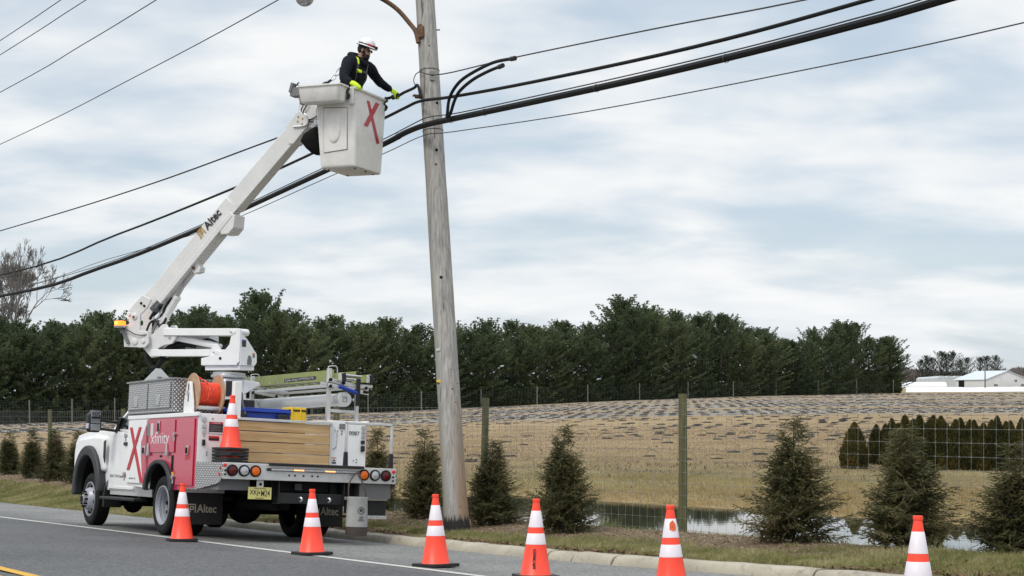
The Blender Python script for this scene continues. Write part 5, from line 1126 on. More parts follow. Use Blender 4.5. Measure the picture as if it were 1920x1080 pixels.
# right rear step and brackets
mb=MB(); mb.box(2.14,2.40,-1.90,-1.86,0.34,0.62); mb.box(1.80,1.92,-1.90,-1.86,0.40,0.60); mb.box(1.80,2.15,-1.90,-1.82,0.34,0.37); st=mb.build('rear_step','black',truck,bev=0.004)
for (a,b,c,d_) in ((2.13,2.41,0.575,0.625),(2.13,2.41,0.33,0.375),(1.78,1.96,0.575,0.615)):
    MB().box(a,b,-1.912,-1.90,c,d_).build('step_strip','alu',st)
    for k in range(3): MB().cyl((a+.04+k*(b-a-.08)/2,-1.914,(c+d_)/2),(0,1,0),0.010,0.01,8).build('step_bolt','steel',st)
# wheels
def tyre(mb,x0,x1,F,U,r0=0.265,r1=0.405):
    w=x1-x0; h=w/2; pr_=[(r0,-h*.80),(r0+.02,-h*.92),(r0+.06,-h),(r1-.045,-h*.97),(r1-.012,-h*.84),(r1,-h*.68)]
    tr=[]
    for k,g_ in enumerate(np.linspace(-0.62,0.62,6)): tr+= [(r1,h*(g_-.03)),(r1-.012,h*(g_-.025)),(r1-.012,h*(g_+.025)),(r1,h*(g_+.03))]
    mb.lathe(pr_+tr+[(a,-b) for a,b in pr_[::-1]],((x0+x1)/2,F,U),(1,0,0),64,close=False)
def wheel(F,outer,inward,kind):
    # inward=+1: wheel face looks to -R
    root=MB(); xs=(outer,outer+inward*0.235); x0,x1=min(xs),max(xs)
    tyre(root,x0,x1,F,0.405); w_=root.build('wheel','rubber',truck,recalc=False)
    ax_=(-inward,0,0); cen=(outer+inward*0.0,F,0.405); rm=MB()
    if kind=='rear':
        rm.lathe([(0.272,-0.02),(0.268,-0.004),(0.255,-0.004),(0.247,-0.025),(0.238,-0.045),(0.228,-0.048),(0.226,-0.085),(0.216,-0.090),(0.212,-0.135),(0.198,-0.140),(0.190,-0.175),(0.15,-0.185),(0.10,-0.185),(0.10,-0.13),(0.055,-0.12),(0.0,-0.12)],cen,ax_,48,close=False)
    else:
        rm.lathe([(0.272,-0.02),(0.268,-0.004),(0.255,-0.004),(0.245,-0.035),(0.225,-0.045),(0.215,-0.06),(0.19,-0.02),(0.165,0.035),(0.14,0.055),(0.10,0.06),(0.085,0.05),(0.075,0.05),(0.07,0.10),(0.045,0.112),(0.0,0.112)],cen,ax_,48,close=False)
    ro=rm.build('rim','rim',w_,recalc=False)
    hl_=MB(); nn=8; rad=0.205 if kind=='front' else 0.17
    for k in range(nn):
        a=k*2*math.pi/nn+0.2; c_=(cen[0]+(-inward)*(-0.035 if kind=='front' else -0.150),F+rad*math.cos(a),0.405+rad*math.sin(a)); hl_.cyl(c_,(-inward,0.0,0),0.026,0.05,12)
    hl_.build('hand_hole','chassis',ro)
    if kind=='front':
        nb=MB()
        for k in range(10):
            a=k*2*math.pi/10; nb.cyl((cen[0]-inward*0.075,F+0.118*math.cos(a),0.405+0.118*math.sin(a)),(1,0,0),0.017,0.05,6)
        nb.cyl((cen[0]-inward*0.10,F,0.405),(1,0,0),0.05,0.05,16); nb.build('lug_nuts','chassis',ro)
    return w_
wheel(0.15,0.02,1,'rear'); wheel(0.15,2.42,-1,'rear'); wheel(3.78,0.12,1,'front'); wheel(3.78,2.32,-1,'front')
mb=MB(); tyre(mb,0.31,0.545,0.15,0.405); mb.build('inner_tyre','rubber',truck,recalc=False); mb=MB(); tyre(mb,1.895,2.13,0.15,0.405); mb.build('inner_tyre','rubber',truck,recalc=False)
# cab
low=[(1.72,0.56),(2.95,0.56),(3.25,0.56)]+arch(3.78,0.50,0.58,0.61,14)[::-1]+[(4.62,0.55),(4.78,0.62),(4.80,1.10),(4.74,1.30),(4.60,1.405),(4.2,1.45),(3.3,1.475),(3.05,1.47),(1.72,1.40)]
MB().prism(low,SP,0.16,2.28).build('cab_body','white',truck,bev=0.045,seg=4)
# front wing bulge
wing=[(3.03,0.86)]+[(3.78+0.56*math.cos(a),0.56+0.60*math.sin(a)) for a in np.linspace(math.pi*0.86,0.15,14)]+[(4.60,0.75),(4.62,1.20),(4.40,1.36),(3.6,1.40),(3.1,1.38)]
for r0,r1 in ((0.10,0.30),(2.14,2.34)): MB().prism(wing,SP,r0,r1).build('front_wing','white',truck,bev=0.05,seg=4)
ffo=[(3.78+0.70*math.cos(a),0.54+0.70*math.sin(a)) for a in np.linspace(-0.12,math.pi+0.02,26)]; ffi=[(3.78+0.545*math.cos(a),0.52+0.56*math.sin(a)) for a in np.linspace(-0.10,math.pi,26)]
for r0,r1 in ((0.035,0.18),(2.26,2.405)): MB().prism(ffo+ffi[::-1],SP,r0,r1).build('front_fender_flare','trim',truck,bev=0.03,seg=3)
for r0,r1 in ((0.12,0.40),(2.04,2.32)): MB().box(r0,r1,3.04,3.10,0.30,0.62).build('mud_guard','black',truck,bev=0.01)
for r0,r1 in ((0.165,2.275),):
    fo=[(3.78+0.56*math.cos(a),0.52+0.575*math.sin(a)) for a in np.linspace(0.0,math.pi,22)]; fj=[(3.78+0.55*math.cos(a),0.52+0.565*math.sin(a)) for a in np.linspace(0.0,math.pi,22)]
    MB().prism(fo+fj[::-1],SP,r0,r1).build('wheel_well','chassis',truck)
def house():
    mb=MB(); A=[(1.72,1.40),(3.05,1.47),(2.30,1.98),(2.1,2.02),(1.78,2.02)]; n=len(A)
    vs=[(0.17+ (q-1.40)*0.30,p,q) for p,q in A]+[(2.27-(q-1.40)*0.30,p,q) for p,q in A]
    mb.add(vs,[tuple(range(n)),tuple(range(2*n-1,n-1,-1))]+[(i,i+n,(i+1)%n+n,(i+1)%n) for i in range(n)]); return mb
house().build('cab_roof','white',truck,bev=0.04,seg=3)
for sg in (0,1):
    P_=[(1.82,1.46),(2.86,1.50),(2.25,1.90),(1.84,1.92)]; mb=MB(); vs=[]
    for off in (-0.006,0.004): vs+=[((0.17+(q-1.40)*0.30+off) if sg==0 else (2.27-(q-1.40)*0.30-off),p,q) for p,q in P_]
    mb.add(vs,[(0,1,2,3),(7,6,5,4)]+[(i,i+4,(i+1)%4+4,(i+1)%4) for i in range(4)]); mb.build('side_window','glass',truck)
mb=MB(); vs=[(0.28,2.98,1.53),(2.16,2.98,1.53),(2.03,2.36,1.95),(0.41,2.36,1.95)]; vs=[(a,b+.012,c+.012) for a,b,c in vs]; mb.add(vs+[(a,b-.02,c-.02) for a,b,c in vs],[(0,1,2,3),(7,6,5,4),(0,4,5,1),(1,5,6,2),(2,6,7,3),(3,7,4,0)]); mb.build('windscreen','glass',truck)
# cab door seams, vent, handle, lettering, step
dr=MB().prism([(1.74,0.60),(2.93,0.60),(2.98,0.90),(2.96,1.42),(1.74,1.385)],SP,0.150,0.162).build('cab_door','white',truck,bev=0.008,seg=3)
text('door_lettering','USDOT 75534 Operated by Comcast','sticker',dr,(0.1492,2.88,0.745),(0,-1,0),(0,0,1),width=1.05,height=0.055,ext=0.0006)
MB().box(0.125,0.152,2.04,2.24,1.235,1.285).build('door_handle','black',dr,bev=0.01)
MB().prism([(2.99,0.97),(3.06,1.06),(3.06,1.30),(2.97,1.32)],SP,0.085,0.10).build('wing_vent','black',truck,bev=0.004)
MB().prism([(1.75,0.585),(2.93,0.585),(2.93,0.63),(1.75,0.63)],SP,0.14,0.155).build('door_ridge','white',truck,bev=0.006)
MB().prism([(1.0,0.50),(2.9,0.50),(2.9,0.57),(1.0,0.64)],SP,0.17,0.19).build('rocker_panel','alu',truck)
sb=MB().box(0.02,0.24,1.35,2.95,0.425,0.47).build('running_board','black',truck,bev=0.015,seg=3)
for F in (1.7,2.5): MB().box(0.22,0.30,F-.04,F+.04,0.45,0.62).build('step_hanger','trim',sb)
# tow mirrors
for sg in (0,1):
    X_=lambda v: v if sg==0 else 2.44-v
    mm=MB(); a,b=sorted((X_(-0.315),X_(-0.115))); pl=[(a,1.46),(a+0.03,1.42),(b-0.03,1.42),(b,1.46),(b,1.73),(b-.03,1.755),(a+.07,1.755),(a,1.68)] if sg==0 else [(a,1.46),(a+.03,1.42),(b-.03,1.42),(b,1.46),(b,1.68),(b-.07,1.755),(a+.03,1.755),(a,1.73)]
    mo=mm.prism(pl,BP,2.56,2.70).build('wing_mirror','black',truck,bev=0.03,seg=3)
    MB().box(a+.035,b-.02,2.553,2.56,1.555,1.735).build('mirror_glass','mirror',mo,bev=0.004); MB().box(a+.035,b-.02,2.553,2.56,1.445,1.54).build('spotter_glass','mirror',mo,bev=0.004)
    MB().box(*sorted((X_(-0.322),X_(-0.300))),2.56,2.66,1.47,1.55).build('indicator_lens','clearlens',mo,bev=0.004)
    arm_=MB()
    for U in (1.60,1.475): arm_.bar((X_(-0.12),2.63,U),(X_(0.20),2.70,U-.02),0.09,0.035)
    arm_.bar((X_(0.18),2.70,1.43),(X_(0.22),2.62,1.66),0.10,0.05); arm_.build('mirror_arm','black',mo,bev=0.01)
# tool chest in tread plate
def dbox(name,args,parent=truck,bev=0.004):
    o=MB().box(*args).build(name,'diamond',parent,bev=bev); addtouv(o); return o
tcst=dbox('tool_chest',(0.0,0.66,-0.155,1.70,1.675,2.125))
MB().box(-0.03,0.70,-0.185,1.74,2.125,2.145).build('chest_lid','diamond',tcst); addtouv(tcst.children[-1] if tcst.children else tcst)
for a,b in ((-0.10,0.78),(0.83,1.64)):
    o=MB().box(-0.022,-0.001,a,b,1.73,2.09).build('chest_door','diamond',tcst,bev=0.006); addtouv(o)
    F=0.36 if a<0 else 1.29; MB().box(-0.032,-0.022,F-.075,F+.075,1.77,1.92).build('latch','steel',o,bev=0.006)
MB().prism([(0.10,2.13),(0.62,2.13),(0.38,2.36),(0.31,2.36)],BP,1.45,1.47).build('boom_rest','grey',truck).data.materials[0]=MT['farmwhite']
MB().box(0.33,0.39,1.42,1.45,2.13,2.24).build('boom_rest_pad','grey',truck)
MB().box(0.0,0.66,0.0,1.6,1.655,1.675).build('chest_gasket','black',truck)
MB().box(0.64,1.8,0.4,1.55,1.0,1.70).build('hydraulic_cabinet','grey',truck,bev=0.01)
# pedestal
mb=MB(); mb.prism([(1.02,1.0),(1.42,1.0),(1.42,2.12),(1.36,2.24),(1.08,2.24),(1.02,2.12)],BP,0.72,1.12); mb.build('pedestal','white',truck,bev=0.02,seg=3)
MB().box(1.10,1.30,0.715,0.72,1.98,2.20).build('pedestal_decal','sticker',truck)
mb=MB(); mb.lathe([(0.20,2.24),(0.26,2.26),(0.26,2.29),(0.235,2.30),(0.235,2.33)],(1.22,0.92,0),(0,0,1),32); mb.build('slew_ring','steel',truck)
MB().prism([(1.38,2.02),(1.60,2.16),(1.63,2.16),(1.60,2.21),(1.36,2.23)],BP,0.7,0.9).build('gearbox_guard','white',truck,bev=0.01)
MB().box(0.475,0.575,-1.19,-1.09,1.60,2.085).build('rack_upright','white',truck,bev=0.006)
MB().box(0.60,0.95,-0.75,-0.35,1.60,1.87).build('battery_box','black',truck,bev=0.01)
mb=MB(); mb.tube(smooth([(0.585,-1.05,1.93),(0.62,-1.08,1.94),(0.64,-1.08,1.80),(0.68,-1.09,1.66)]),0.014,8); mb.build('hydraulic_hose','grey',truck)
mb=MB(); mb.ball((0.64,-1.05,1.63),0.09,12,(0.9,0.7,1.1)); mb.build('hose_cover','black',truck)
# ladder rack
mb=MB()
for F in (-0.98,1.75):
    mb.box(1.90,1.955,F-.028,F+.028,1.64,2.36); mb.box(2.335,2.385,F-.025,F+.025,1.64,2.14); mb.box(1.955,2.335,F-.02,F+.02,1.76,1.80)
mb.box(1.91,1.95,-0.95,1.73,2.10,2.14); mb.box(2.34,2.38,-0.95,1.73,2.10,2.135)
mb.box(1.80,2.50,-1.02,-0.97,2.125,2.165); mb.box(1.80,2.50,1.72,1.77,2.125,2.165)
rk=mb.build('ladder_rack','alu',truck,bev=0.003)
for F,x0 in ((-1.04,1.88),(1.69,1.88)):
    mb=MB(); mb.bar((x0,F,2.20),(x0+0.62,F,2.10),0.05,0.055); mb.bar((x0,F-0.03,2.125),(x0+0.52,F-0.03,2.06),0.04,0.045); mb.bar((x0+.45,F-.04,2.12),(x0+0.66,F-.04,2.14),0.04,0.04); mb.build('drop_arm','alu',rk,bev=0.004)
    for (a,b) in ((x0+.02,2.20),(x0+.22,2.165),(x0+.40,2.07),(x0+.56,2.115),(x0+.02,2.11)): MB().cyl((a,F-.045,b),(0,1,0),0.022,0.035,12).build('pivot_bolt','chassis',rk)
mb=MB(); mb.tube([(2.02,-1.10,2.115),(2.33,-1.10,2.03)],0.028,12); gs=mb.build('damper','blue',rk)
MB().tube([(2.30,-1.10,2.04),(2.48,-1.10,2.02)],0.009,8).build('damper_rod','steel',gs)
MB().box(2.30,2.335,-1.13,-1.06,1.86,2.24).build('retaining_strap','black',rk)
for F in (-1.0,): MB().tube(smooth([(1.90,F,2.36),(1.91,F,2.385),(2.02,F,2.39),(2.04,F,2.30)]),0.007,6).build('rack_hook','alu',rk)
mb=MB(); mb.tube(smooth([(1.90,1.75,2.36),(1.91,1.75,2.385),(2.02,1.75,2.39),(2.04,1.75,2.30)]),0.007,6); mb.build('rack_hook','alu',rk)
mb=MB(); mb.cyl((2.125,0.62,1.94),(0,1,0),0.088,3.15,36); ct=mb.build('conduit_tube','farmwhite',truck); ct['label']='pale silver-white storage tube with a round screw cap'
mb=MB(); mb.cyl((2.125,-1.03,1.94),(0,1,0),0.102,0.12,36); mb.obox((2.235,-1.08,1.94),(1,0,0),(0,1,0),(0,0,1),0.03,0.01,0.008); mb.cyl((2.26,-1.085,1.94),(0,0,1),0.008,0.05,8); mb.build('tube_cap','alu',ct,bev=0.006)
o=MB()
for (a0,a1,b0,b1) in ((-.035,.03,.03,.04),(-.035,-.027,-.03,.04),(.022,.03,-.03,.04),(-.012,.015,.008,.016),(-.035,.03,-.035,-.027)): o.box(2.125+a0,2.125+a1,-1.096,-1.090,1.94+b0,1.94+b1)
o.build('cap_emblem','grey',ct,smooth=False)
# turret and boom (own axes: a = boom direction, c = away from the camera, z up)
bd=Vector((0.927,-0.375,0)).normalized(); bn=Vector((-bd.y,bd.x,0)) # points away from the camera side
BT=Vector((-4.109,23.237,0.441)); BM=Matrix(((bd.x,bn.x,0,BT.x),(bd.y,bn.y,0,BT.y),(0,0,1,BT.z),(0,0,0,1)))
INV=TM.inverted()@BM
VP=lambda a,b,c:(a,c,b)
def bb(mb,name,mat='boom',parent=truck,bev=0.006,**k):
    # vertices given in boom axes are carried into the truck's own axes
    M4=INV; mb.v=[tuple(M4@Vector(v)) for v in mb.v]; return mb.build(name,mat,parent,bev=bev,**k)
tur=bb(MB().prism([(-0.325,0.24),(-0.325,0.138),(0.262,0.133),(0.316,0.19),(0.334,0.556),(0.325,0.66),(0.257,0.665),(0.213,0.558),(0.177,0.547),(0.149,0.434),(0.085,0.364),(0.031,0.353),(-0.162,0.27)],VP,-0.235,-0.20),'turret','white')
# the turret's back plate, low box and far cheek are welded on as sub-parts
mb=MB(); n_=[(-0.22,0.61),(-0.05,0.52),(0.10,0.40),(0.20,0.32),(0.22,0.30),(0.22,0.18),(0.16,0.13),(-0.22,0.13)]
mb.prism(n_,lambda p,q,c:(c,p,q),0.305,0.333); bb(mb,'back_plate','white',tur)
bb(MB().prism([(-0.325,0.24),(-0.325,0.138),(0.262,0.133),(0.316,0.19),(0.33,0.30),(0.22,0.40),(0.0,0.36),(-0.162,0.27)],VP,0.19,0.22),'far_cheek','white',tur)
bb(MB().box(-0.32,0.30,-0.20,0.19,0.13,0.20),'turret_floor','white',tur)
bb(MB().prism([(-0.28,0.065),(0.30,0.065),(0.30,0.132),(-0.28,0.132)],VP,-0.20,0.20),'turret_base','white',tur)
bb(MB().box(0.334,0.337,-0.19,-0.08,0.40,0.50),'info_decal','sticker',tur,0); bb(MB().box(0.3365,0.339,-0.19,-0.08,0.482,0.50),'info_header','blue',tur,0)
bb(MB().box(0.334,0.337,0.10,0.16,0.25,0.315),'safety_decal','grey',tur,0); bb(MB().box(0.3365,0.339,0.10,0.16,0.298,0.315),'safety_header','amberlens',tur,0)
bb(MB().prism([(-.05,0.14),(.06,0.14),(.075,.20),(.06,.26),(.02,.285),(-.02,.27),(-.045,.21)],lambda p,q,c:(c,p,q),0.333,0.337),'access_hole','grey',tur,0)
bb(MB().cyl((-0.0,-0.236,0.235),(0,1,0),0.022,0.006,18),'cheek_hole','chassis',tur,0)
def link(a,b,w,c0,c1,name,mat='boom',parent=truck,r=True):
    mb=MB(); a=Vector((a[0],0,a[1])); b=Vector((b[0],0,b[1])); d=(b-a).normalized(); n=Vector((-d.z,0,d.x))
    P=[a+n*w/2,a-n*w/2]; 
    k=[b+d*(w/2)*math.sin(t)+n*(w/2)*(-math.cos(t)) for t in np.linspace(0,math.pi,8)]
    mb.prism([(p.x,p.z) for p in P+k],VP,c0,c1); return bb(mb,name,mat,parent)
rl=link((-1.0,0.635),(0.235,0.612),0.105,-0.20,0.10,'riser_link','white'); ll=link((-1.22,0.33),(-0.065,0.320),0.10,-0.19,0.12,'riser_link','white')
for (a,z_) in ((0.225,0.612),(0.17,0.614),(-0.065,0.322),(-0.115,0.325)): bb(MB().cyl((a,-0.222 if a>0 else -0.215,z_),(0,1,0),0.028 if a in (0.225,-0.065) else 0.012,0.05,18),'pivot_pin','steel' if a not in (0.225,-0.065) else 'white',rl if a>0 else ll,0.004)
mb=MB(); mb.prism([(-0.22,0.31),(-0.16,0.40),(-0.10,0.445),(-0.06,0.43),(0.0,0.34),(-0.02,0.28),(-0.18,0.27)],VP,-0.205,-0.17); bb(mb,'link_knuckle','white',ll)
mb=MB(); mb.tube([(-0.95,-0.06,0.565),(-0.16,-0.06,0.425)],0.046,20); mb.cyl((-0.15,-0.06,0.42),(0,1,0),0.035,0.14,16); bb(mb,'riser_cylinder','white',truck,0)
bb(MB().box(-0.85,-0.42,0.14,0.40,0.38,0.60),'valve_cover','farmwhite',truck,0.02)
mb=MB(); mb.tube(smooth([(-0.62,0.02,0.42),(-0.45,0.0,0.50),(-0.25,0.02,0.45),(-0.05,0.05,0.36),(0.05,0.05,0.28)]),0.018,8); mb.tube(smooth([(-0.62,0.06,0.44),(-0.42,0.05,0.53),(-0.2,0.06,0.46),(0.0,0.08,0.34)]),0.015,8); bb(mb,'turret_hose','black',truck,0)
# elbow
elp=[(-1.600,0.893),(-1.531,0.998),(-1.33,1.182),(-1.175,1.115),(-1.246,0.984),(-1.367,0.892),(-1.377,0.657),(-1.24,0.650),(-1.218,0.537),(-1.218,0.471),(-1.283,0.408),(-1.652,0.421),(-1.66,0.64),(-1.635,0.74),(-1.565,0.755),(-1.555,0.80)]
elb=bb(MB().prism(elp,VP,-0.245,-0.215),'elbow_plate','boom'); bb(MB().prism(elp,VP,0.10,0.13),'elbow_plate','boom')
for (a,z_,r_) in ((-1.465,0.87,0.05),(-1.55,0.90,0.025),(-1.46,0.50,0.052),(-1.31,0.50,0.03),(-1.29,1.02,0.018),(-1.345,1.06,0.018)):
    bb(MB().lathe([(r_,0.0),(r_,0.014),(r_*0.75,0.02)],(a,-0.245,z_),(0,-1,0),20),'pivot_pin','boom' if r_>.02 else 'chassis',elb,0)
    if r_==0.05: bb(MB().cyl((a,-0.268,z_-.01),(0,1,0),0.018,0.02,10),'grease_bolt','rust',elb,0)
bb(MB().box(-1.60,-1.28,-0.21,0.10,0.43,0.50),'elbow_web','boom',elb,0.01)
rep=[(-1.051,0.72),(-0.955,0.745),(-0.93,0.70),(-0.79,0.685),(-0.785,0.555),(-0.86,0.50),(-0.93,0.44),(-1.0,0.45),(-1.09,0.55),(-1.2,0.47),(-1.24,0.40),(-1.18,0.27),(-1.10,0.27),(-1.05,0.30),(-1.0,0.29),(-1.25,0.29),(-1.30,0.42),(-1.15,0.66)]
rep=[(-1.15,0.64),(-1.03,0.745),(-0.95,0.745),(-0.93,0.70),(-0.80,0.685),(-0.79,0.55),(-0.86,0.46),(-1.00,0.44),(-1.10,0.40),(-1.10,0.27),(-1.22,0.26),(-1.38,0.42),(-1.30,0.54)]
bb(MB().prism(rep,VP,-0.18,-0.15),'riser_end_plate','boom'); bb(MB().prism(rep,VP,0.06,0.09),'riser_end_plate','boom')
for (a,z_) in ((-0.945,0.64),(-0.90,0.555)): bb(MB().cyl((a,-0.185,z_),(0,1,0),0.022,0.02,12),'pivot_pin','steel',truck,0)
# lift cylinder
mb=MB(); mb.tube([(-1.285,-0.03,0.53),(-0.865,-0.03,1.155)],0.054,24); mb.cyl((-1.285,-0.03,0.53),(0,1,0),0.045,0.16,16); mb.lathe([(0.058,-.03),(0.062,0),(0.058,.03)],(-0.875,-0.03,1.14),(0.557,0,0.83),20); lc=bb(mb,'lift_cylinder','boom',truck,0)
mb=MB(); mb.tube([(-0.87,-0.03,1.148),(-0.575,-0.03,1.585)],0.026,16); bb(mb,'piston_rod','steel',lc,0)
mb=MB(); mb.tube(smooth([(-1.28,-.09,0.62),(-1.16,-.10,0.86),(-1.06,-.10,1.02),(-0.96,-.09,1.20)]),0.006,6); mb.tube(smooth([(-1.26,-.11,0.60),(-1.12,-.11,0.88),(-0.98,-.10,1.16)]),0.006,6); bb(mb,'cylinder_pipe','steel',lc,0)
# boom sections
def along(p0,p1,wt,c0,c1,name,mat='boom',ext=0,parent=truck,taper=1.0,bev=0.012):
    # box beam: p0,p1 = upper edge line, wt = depth below it
    a=Vector((p0[0],0,p0[1])); b=Vector((p1[0],0,p1[1])); d=(b-a).normalized(); n=Vector((d.z,0,-d.x)); mb=MB()
    mb.prism([(q.x,q.z) for q in (a,b,b+n*wt*taper,a+n*wt)],VP,c0,c1); return bb(mb,name,mat,parent,bev)
ob1=along((-1.37,1.19),(0.03,2.572),0.215,-0.13,0.13,'outer_boom')
along((-1.20,1.16),(0.16,2.47),0.10,-0.137,-0.131,'boom_skin','boom',parent=ob1,bev=0.002)
mb=MB(); 
a=Vector((-1.135,0,1.105)); b=Vector((0.10,0,2.35)); d=(b-a).normalized(); n=Vector((d.z,0,-d.x))
mb.prism([(q.x,q.z) for q in (a,b,b+n*0.075,a+n*0.075)],VP,-0.15,0.12); bb(mb,'boom_cover','boom',ob1,0.006)
mb=MB(); mb.prism([(q.x,q.z) for q in (Vector((-1.30,0,0.99)),Vector((-1.30,0,0.99))+d*0.42,Vector((-1.30,0,0.99))+d*0.42+n*0.08,Vector((-1.30,0,0.99))+n*0.08)],VP,-0.11,0.11); bb(mb,'hose_tray','grey',ob1,0.006)
d=Vector((0.7115,0,0.7026)); n=Vector((d.z,0,-d.x)); a=Vector((-0.02,0,2.47))+n*0.03
mb=MB(); mb.prism([(-0.105,2.18),(0.083,2.335),(0.182,2.305),(0.165,2.125),(0.075,2.032),(-0.052,2.03)],VP,-0.142,0.142); bb(mb,'boom_collar','boom',ob1,0.008)
a=Vector((-0.565,0,1.62)); mb=MB(); mb.prism([(q.x,q.z) for q in (a-d*0.08,a+d*0.05,a+d*0.06+n*0.13,a-d*0.0+n*0.17,a-d*0.08+n*0.12)],VP,-0.09,0.05); bb(mb,'cylinder_lug','boom',ob1,0.01); bb(MB().cyl((a+n*0.06-d*.02).to_tuple()and((a+n*0.06-d*.02).x,-0.10,(a+n*0.06-d*.02).z),(0,1,0),0.022,0.03,12),'lug_pin','rust',ob1,0)
ib=along((0.0,2.545),(1.163,3.668),0.255,-0.105,0.105,'inner_boom',taper=0.98)
a=Vector((1.163,0,3.668)); mb=MB(); mb.prism([(q.x,q.z) for q in (a-d*0.22+n*-0.012,a+d*0.06-n*0.012,a+d*0.10+n*0.02,a+d*0.10+n*0.20,a+n*0.255,a-d*0.30+n*0.262,a-d*0.36+n*0.20)],VP,-0.118,0.118); tip_=bb(mb,'boom_tip','boom',ib,0.006)
for k,(q,w_) in enumerate(((0.02,0.05),(-0.03,0.09),(0.05,0.12),(-0.01,0.17))): p=a+d*q+n*w_; bb(MB().cyl((p.x,-0.12,p.z),(0,1,0),0.013,0.012,12),'brass_bolt','gold',tip_,0)
p=a+d*0.02+n*0.20; mb=MB(); mb.tube(smooth([(p.x-.18,-0.135,p.z-.03),(p.x-0.03,-0.135,p.z-.03),(p.x+0.05,-0.135,p.z+.0),(p.x+.05,-0.135,p.z+.10),(p.x+.0,-0.135,p.z+.14)]),0.012,8); bb(mb,'tie_off_hook','alu',tip_,0)
mb=MB(); jp=[(1.18,3.70),(1.20,3.90),(1.235,3.965),(1.285,3.975),(1.33,3.94),(1.40,3.86),(1.56,3.70),(1.60,3.60),(1.56,3.50),(1.40,3.52),(1.30,3.56)]
jb=bb(mb.prism(jp,VP,-0.07,-0.045),'jib_plate','boom'); bb(MB().prism(jp,VP,0.05,0.075),'jib_plate','boom'); bb(MB().lathe([(0.045,0),(0.06,0.01),(0.045,0.02)],(1.25,-0.075,3.93),(0,-1,0),20,close=False),'lifting_eye','boom',jb,0)
for P_ in ([(1.28,-.08,3.98),(1.30,-.10,3.85),(1.25,-.1,3.72),(1.36,-.1,3.60),(1.55,-.1,3.66)],[(1.33,-.08,3.95),(1.36,-.10,3.83),(1.28,-.1,3.70),(1.40,-.1,3.57),(1.6,-.1,3.62)]):
    mb=MB(); mb.tube(smooth(P_),0.008,6); bb(mb,'control_hose','black',jb,0)
bb(MB().box(1.36,1.75,-0.09,0.09,3.48,3.62),'bucket_mount','boom',truck,0.01); bb(MB().cyl((1.50,0,3.55),(0,1,0),0.04,0.24,16),'mount_pin','steel',truck,0.0)
# lettering on the boom
def bpt(a,c,z): return INV@Vector((a,c,z))
X3=(INV.to_3x3()@d); Y3=(INV.to_3x3()@(-n)); o0=a
st_=Vector((-0.275,0,2.095)); p0=INV@Vector((st_.x,-0.137,st_.z))
text('boom_lettering','Altec','sticker',ob1,p0,X3,Y3,width=0.335,height=0.125,ext=0.002,bold=0.02)
mb=MB(); e0=Vector((-0.385,0,1.99))
for (x0,x1,z0,z1) in ((0,.115,.100,.118),(0,.018,.02,.118),(0.097,.115,0,.118),(0.034,.08,.07,.085),(0.034,.048,.0,.085),(0.034,.08,.034,.046),(0.068,.08,.034,.085),(-.014,.018,0,.016)):
    q=[e0+d*s_-n*t_ for s_,t_ in ((x0,z0),(x1,z0),(x1,z1),(x0,z1))]; mb.prism([(v.x,v.z) for v in q],VP,-0.1405,-0.1375)
bb(mb,'boom_emblem','gold',ob1,0,smooth=False)
# beacon on its bracket
mb=MB(); mb.lathe([(0.085,0),(0.088,0.015),(0.088,0.03)],(-1.68,-0.30,0.705),(0,0,1),28); bk=bb(mb,'beacon','steel',truck,0)
bb(MB().lathe([(0.080,0.030),(0.082,0.04),(0.080,0.095),(0.05,0.10),(0.0,0.10)],(-1.68,-0.30,0.705),(0,0,1),28),'beacon_lens','beacon',bk,0)
bb(MB().cyl((-1.69,-0.352,0.77),(0,0.15,1),0.034,0.036,20),'beacon_lamp','beaconcore',bk,0)
mb=MB(); mb.bar((-1.66,-0.29,0.70),(-1.56,-0.26,0.47),0.03,0.05); bb(mb,'beacon_bracket','grey',bk,0.003)
mb=MB(); mb.tube(smooth([(-1.62,-.30,0.69),(-1.54,-.29,0.66),(-1.42,-.28,0.60),(-1.30,-.26,0.59),(-1.25,-.24,0.60)]),0.008,6); bb(mb,'beacon_cable','black',bk,0)
# hoses at the elbow
for P_,r_ in (([(-1.38,0.02,0.84),(-1.28,0.0,0.95),(-1.15,-.02,1.00),(-1.05,-.05,0.93),(-1.06,-.06,0.80),(-1.16,-.06,0.74),(-1.27,-.03,0.80),(-1.30,0,0.72),(-1.22,0,0.60)],0.022),
    ([(-1.36,0.04,0.80),(-1.20,0.03,0.88),(-1.08,0,1.02),(-0.98,0,1.16)],0.016),([(-1.34,-.12,0.66),(-1.26,-.14,0.78),(-1.16,-.14,0.80),(-1.10,-.14,0.70),(-1.18,-.13,0.60)],0.016),
    ([(-1.36,0.08,0.90),(-1.18,0.08,1.04),(-1.02,0.08,1.20),(-0.9,.08,1.32)],0.024),([(-1.30,-.02,0.70),(-1.24,-.10,0.60),(-1.20,-.10,0.50)],0.018)):
    mb=MB(); mb.tube(smooth(P_),r_,10); bb(mb,'hydraulic_hose','black',truck,0)
for P_,r_ in (([(-1.24,0.0,0.52),(-1.30,-.10,0.36),(-1.32,-.12,0.22),(-1.24,-.12,0.10),(-1.14,-.12,0.14),(-1.06,-.10,0.28),(-0.98,-.08,0.40),(-0.82,0,0.46),(-0.6,0.05,0.44)],0.042),
    ([(-1.20,-.02,0.50),(-1.22,-.06,0.40),(-1.14,-.08,0.33),(-1.03,-.06,0.36),(-0.92,-.02,0.42),(-0.75,.04,0.45)],0.036)):
    mb=MB(); mb.tube(smooth(P_,8),r_,14); bb(mb,'sleeved_hose_bundle','wire',truck,0)
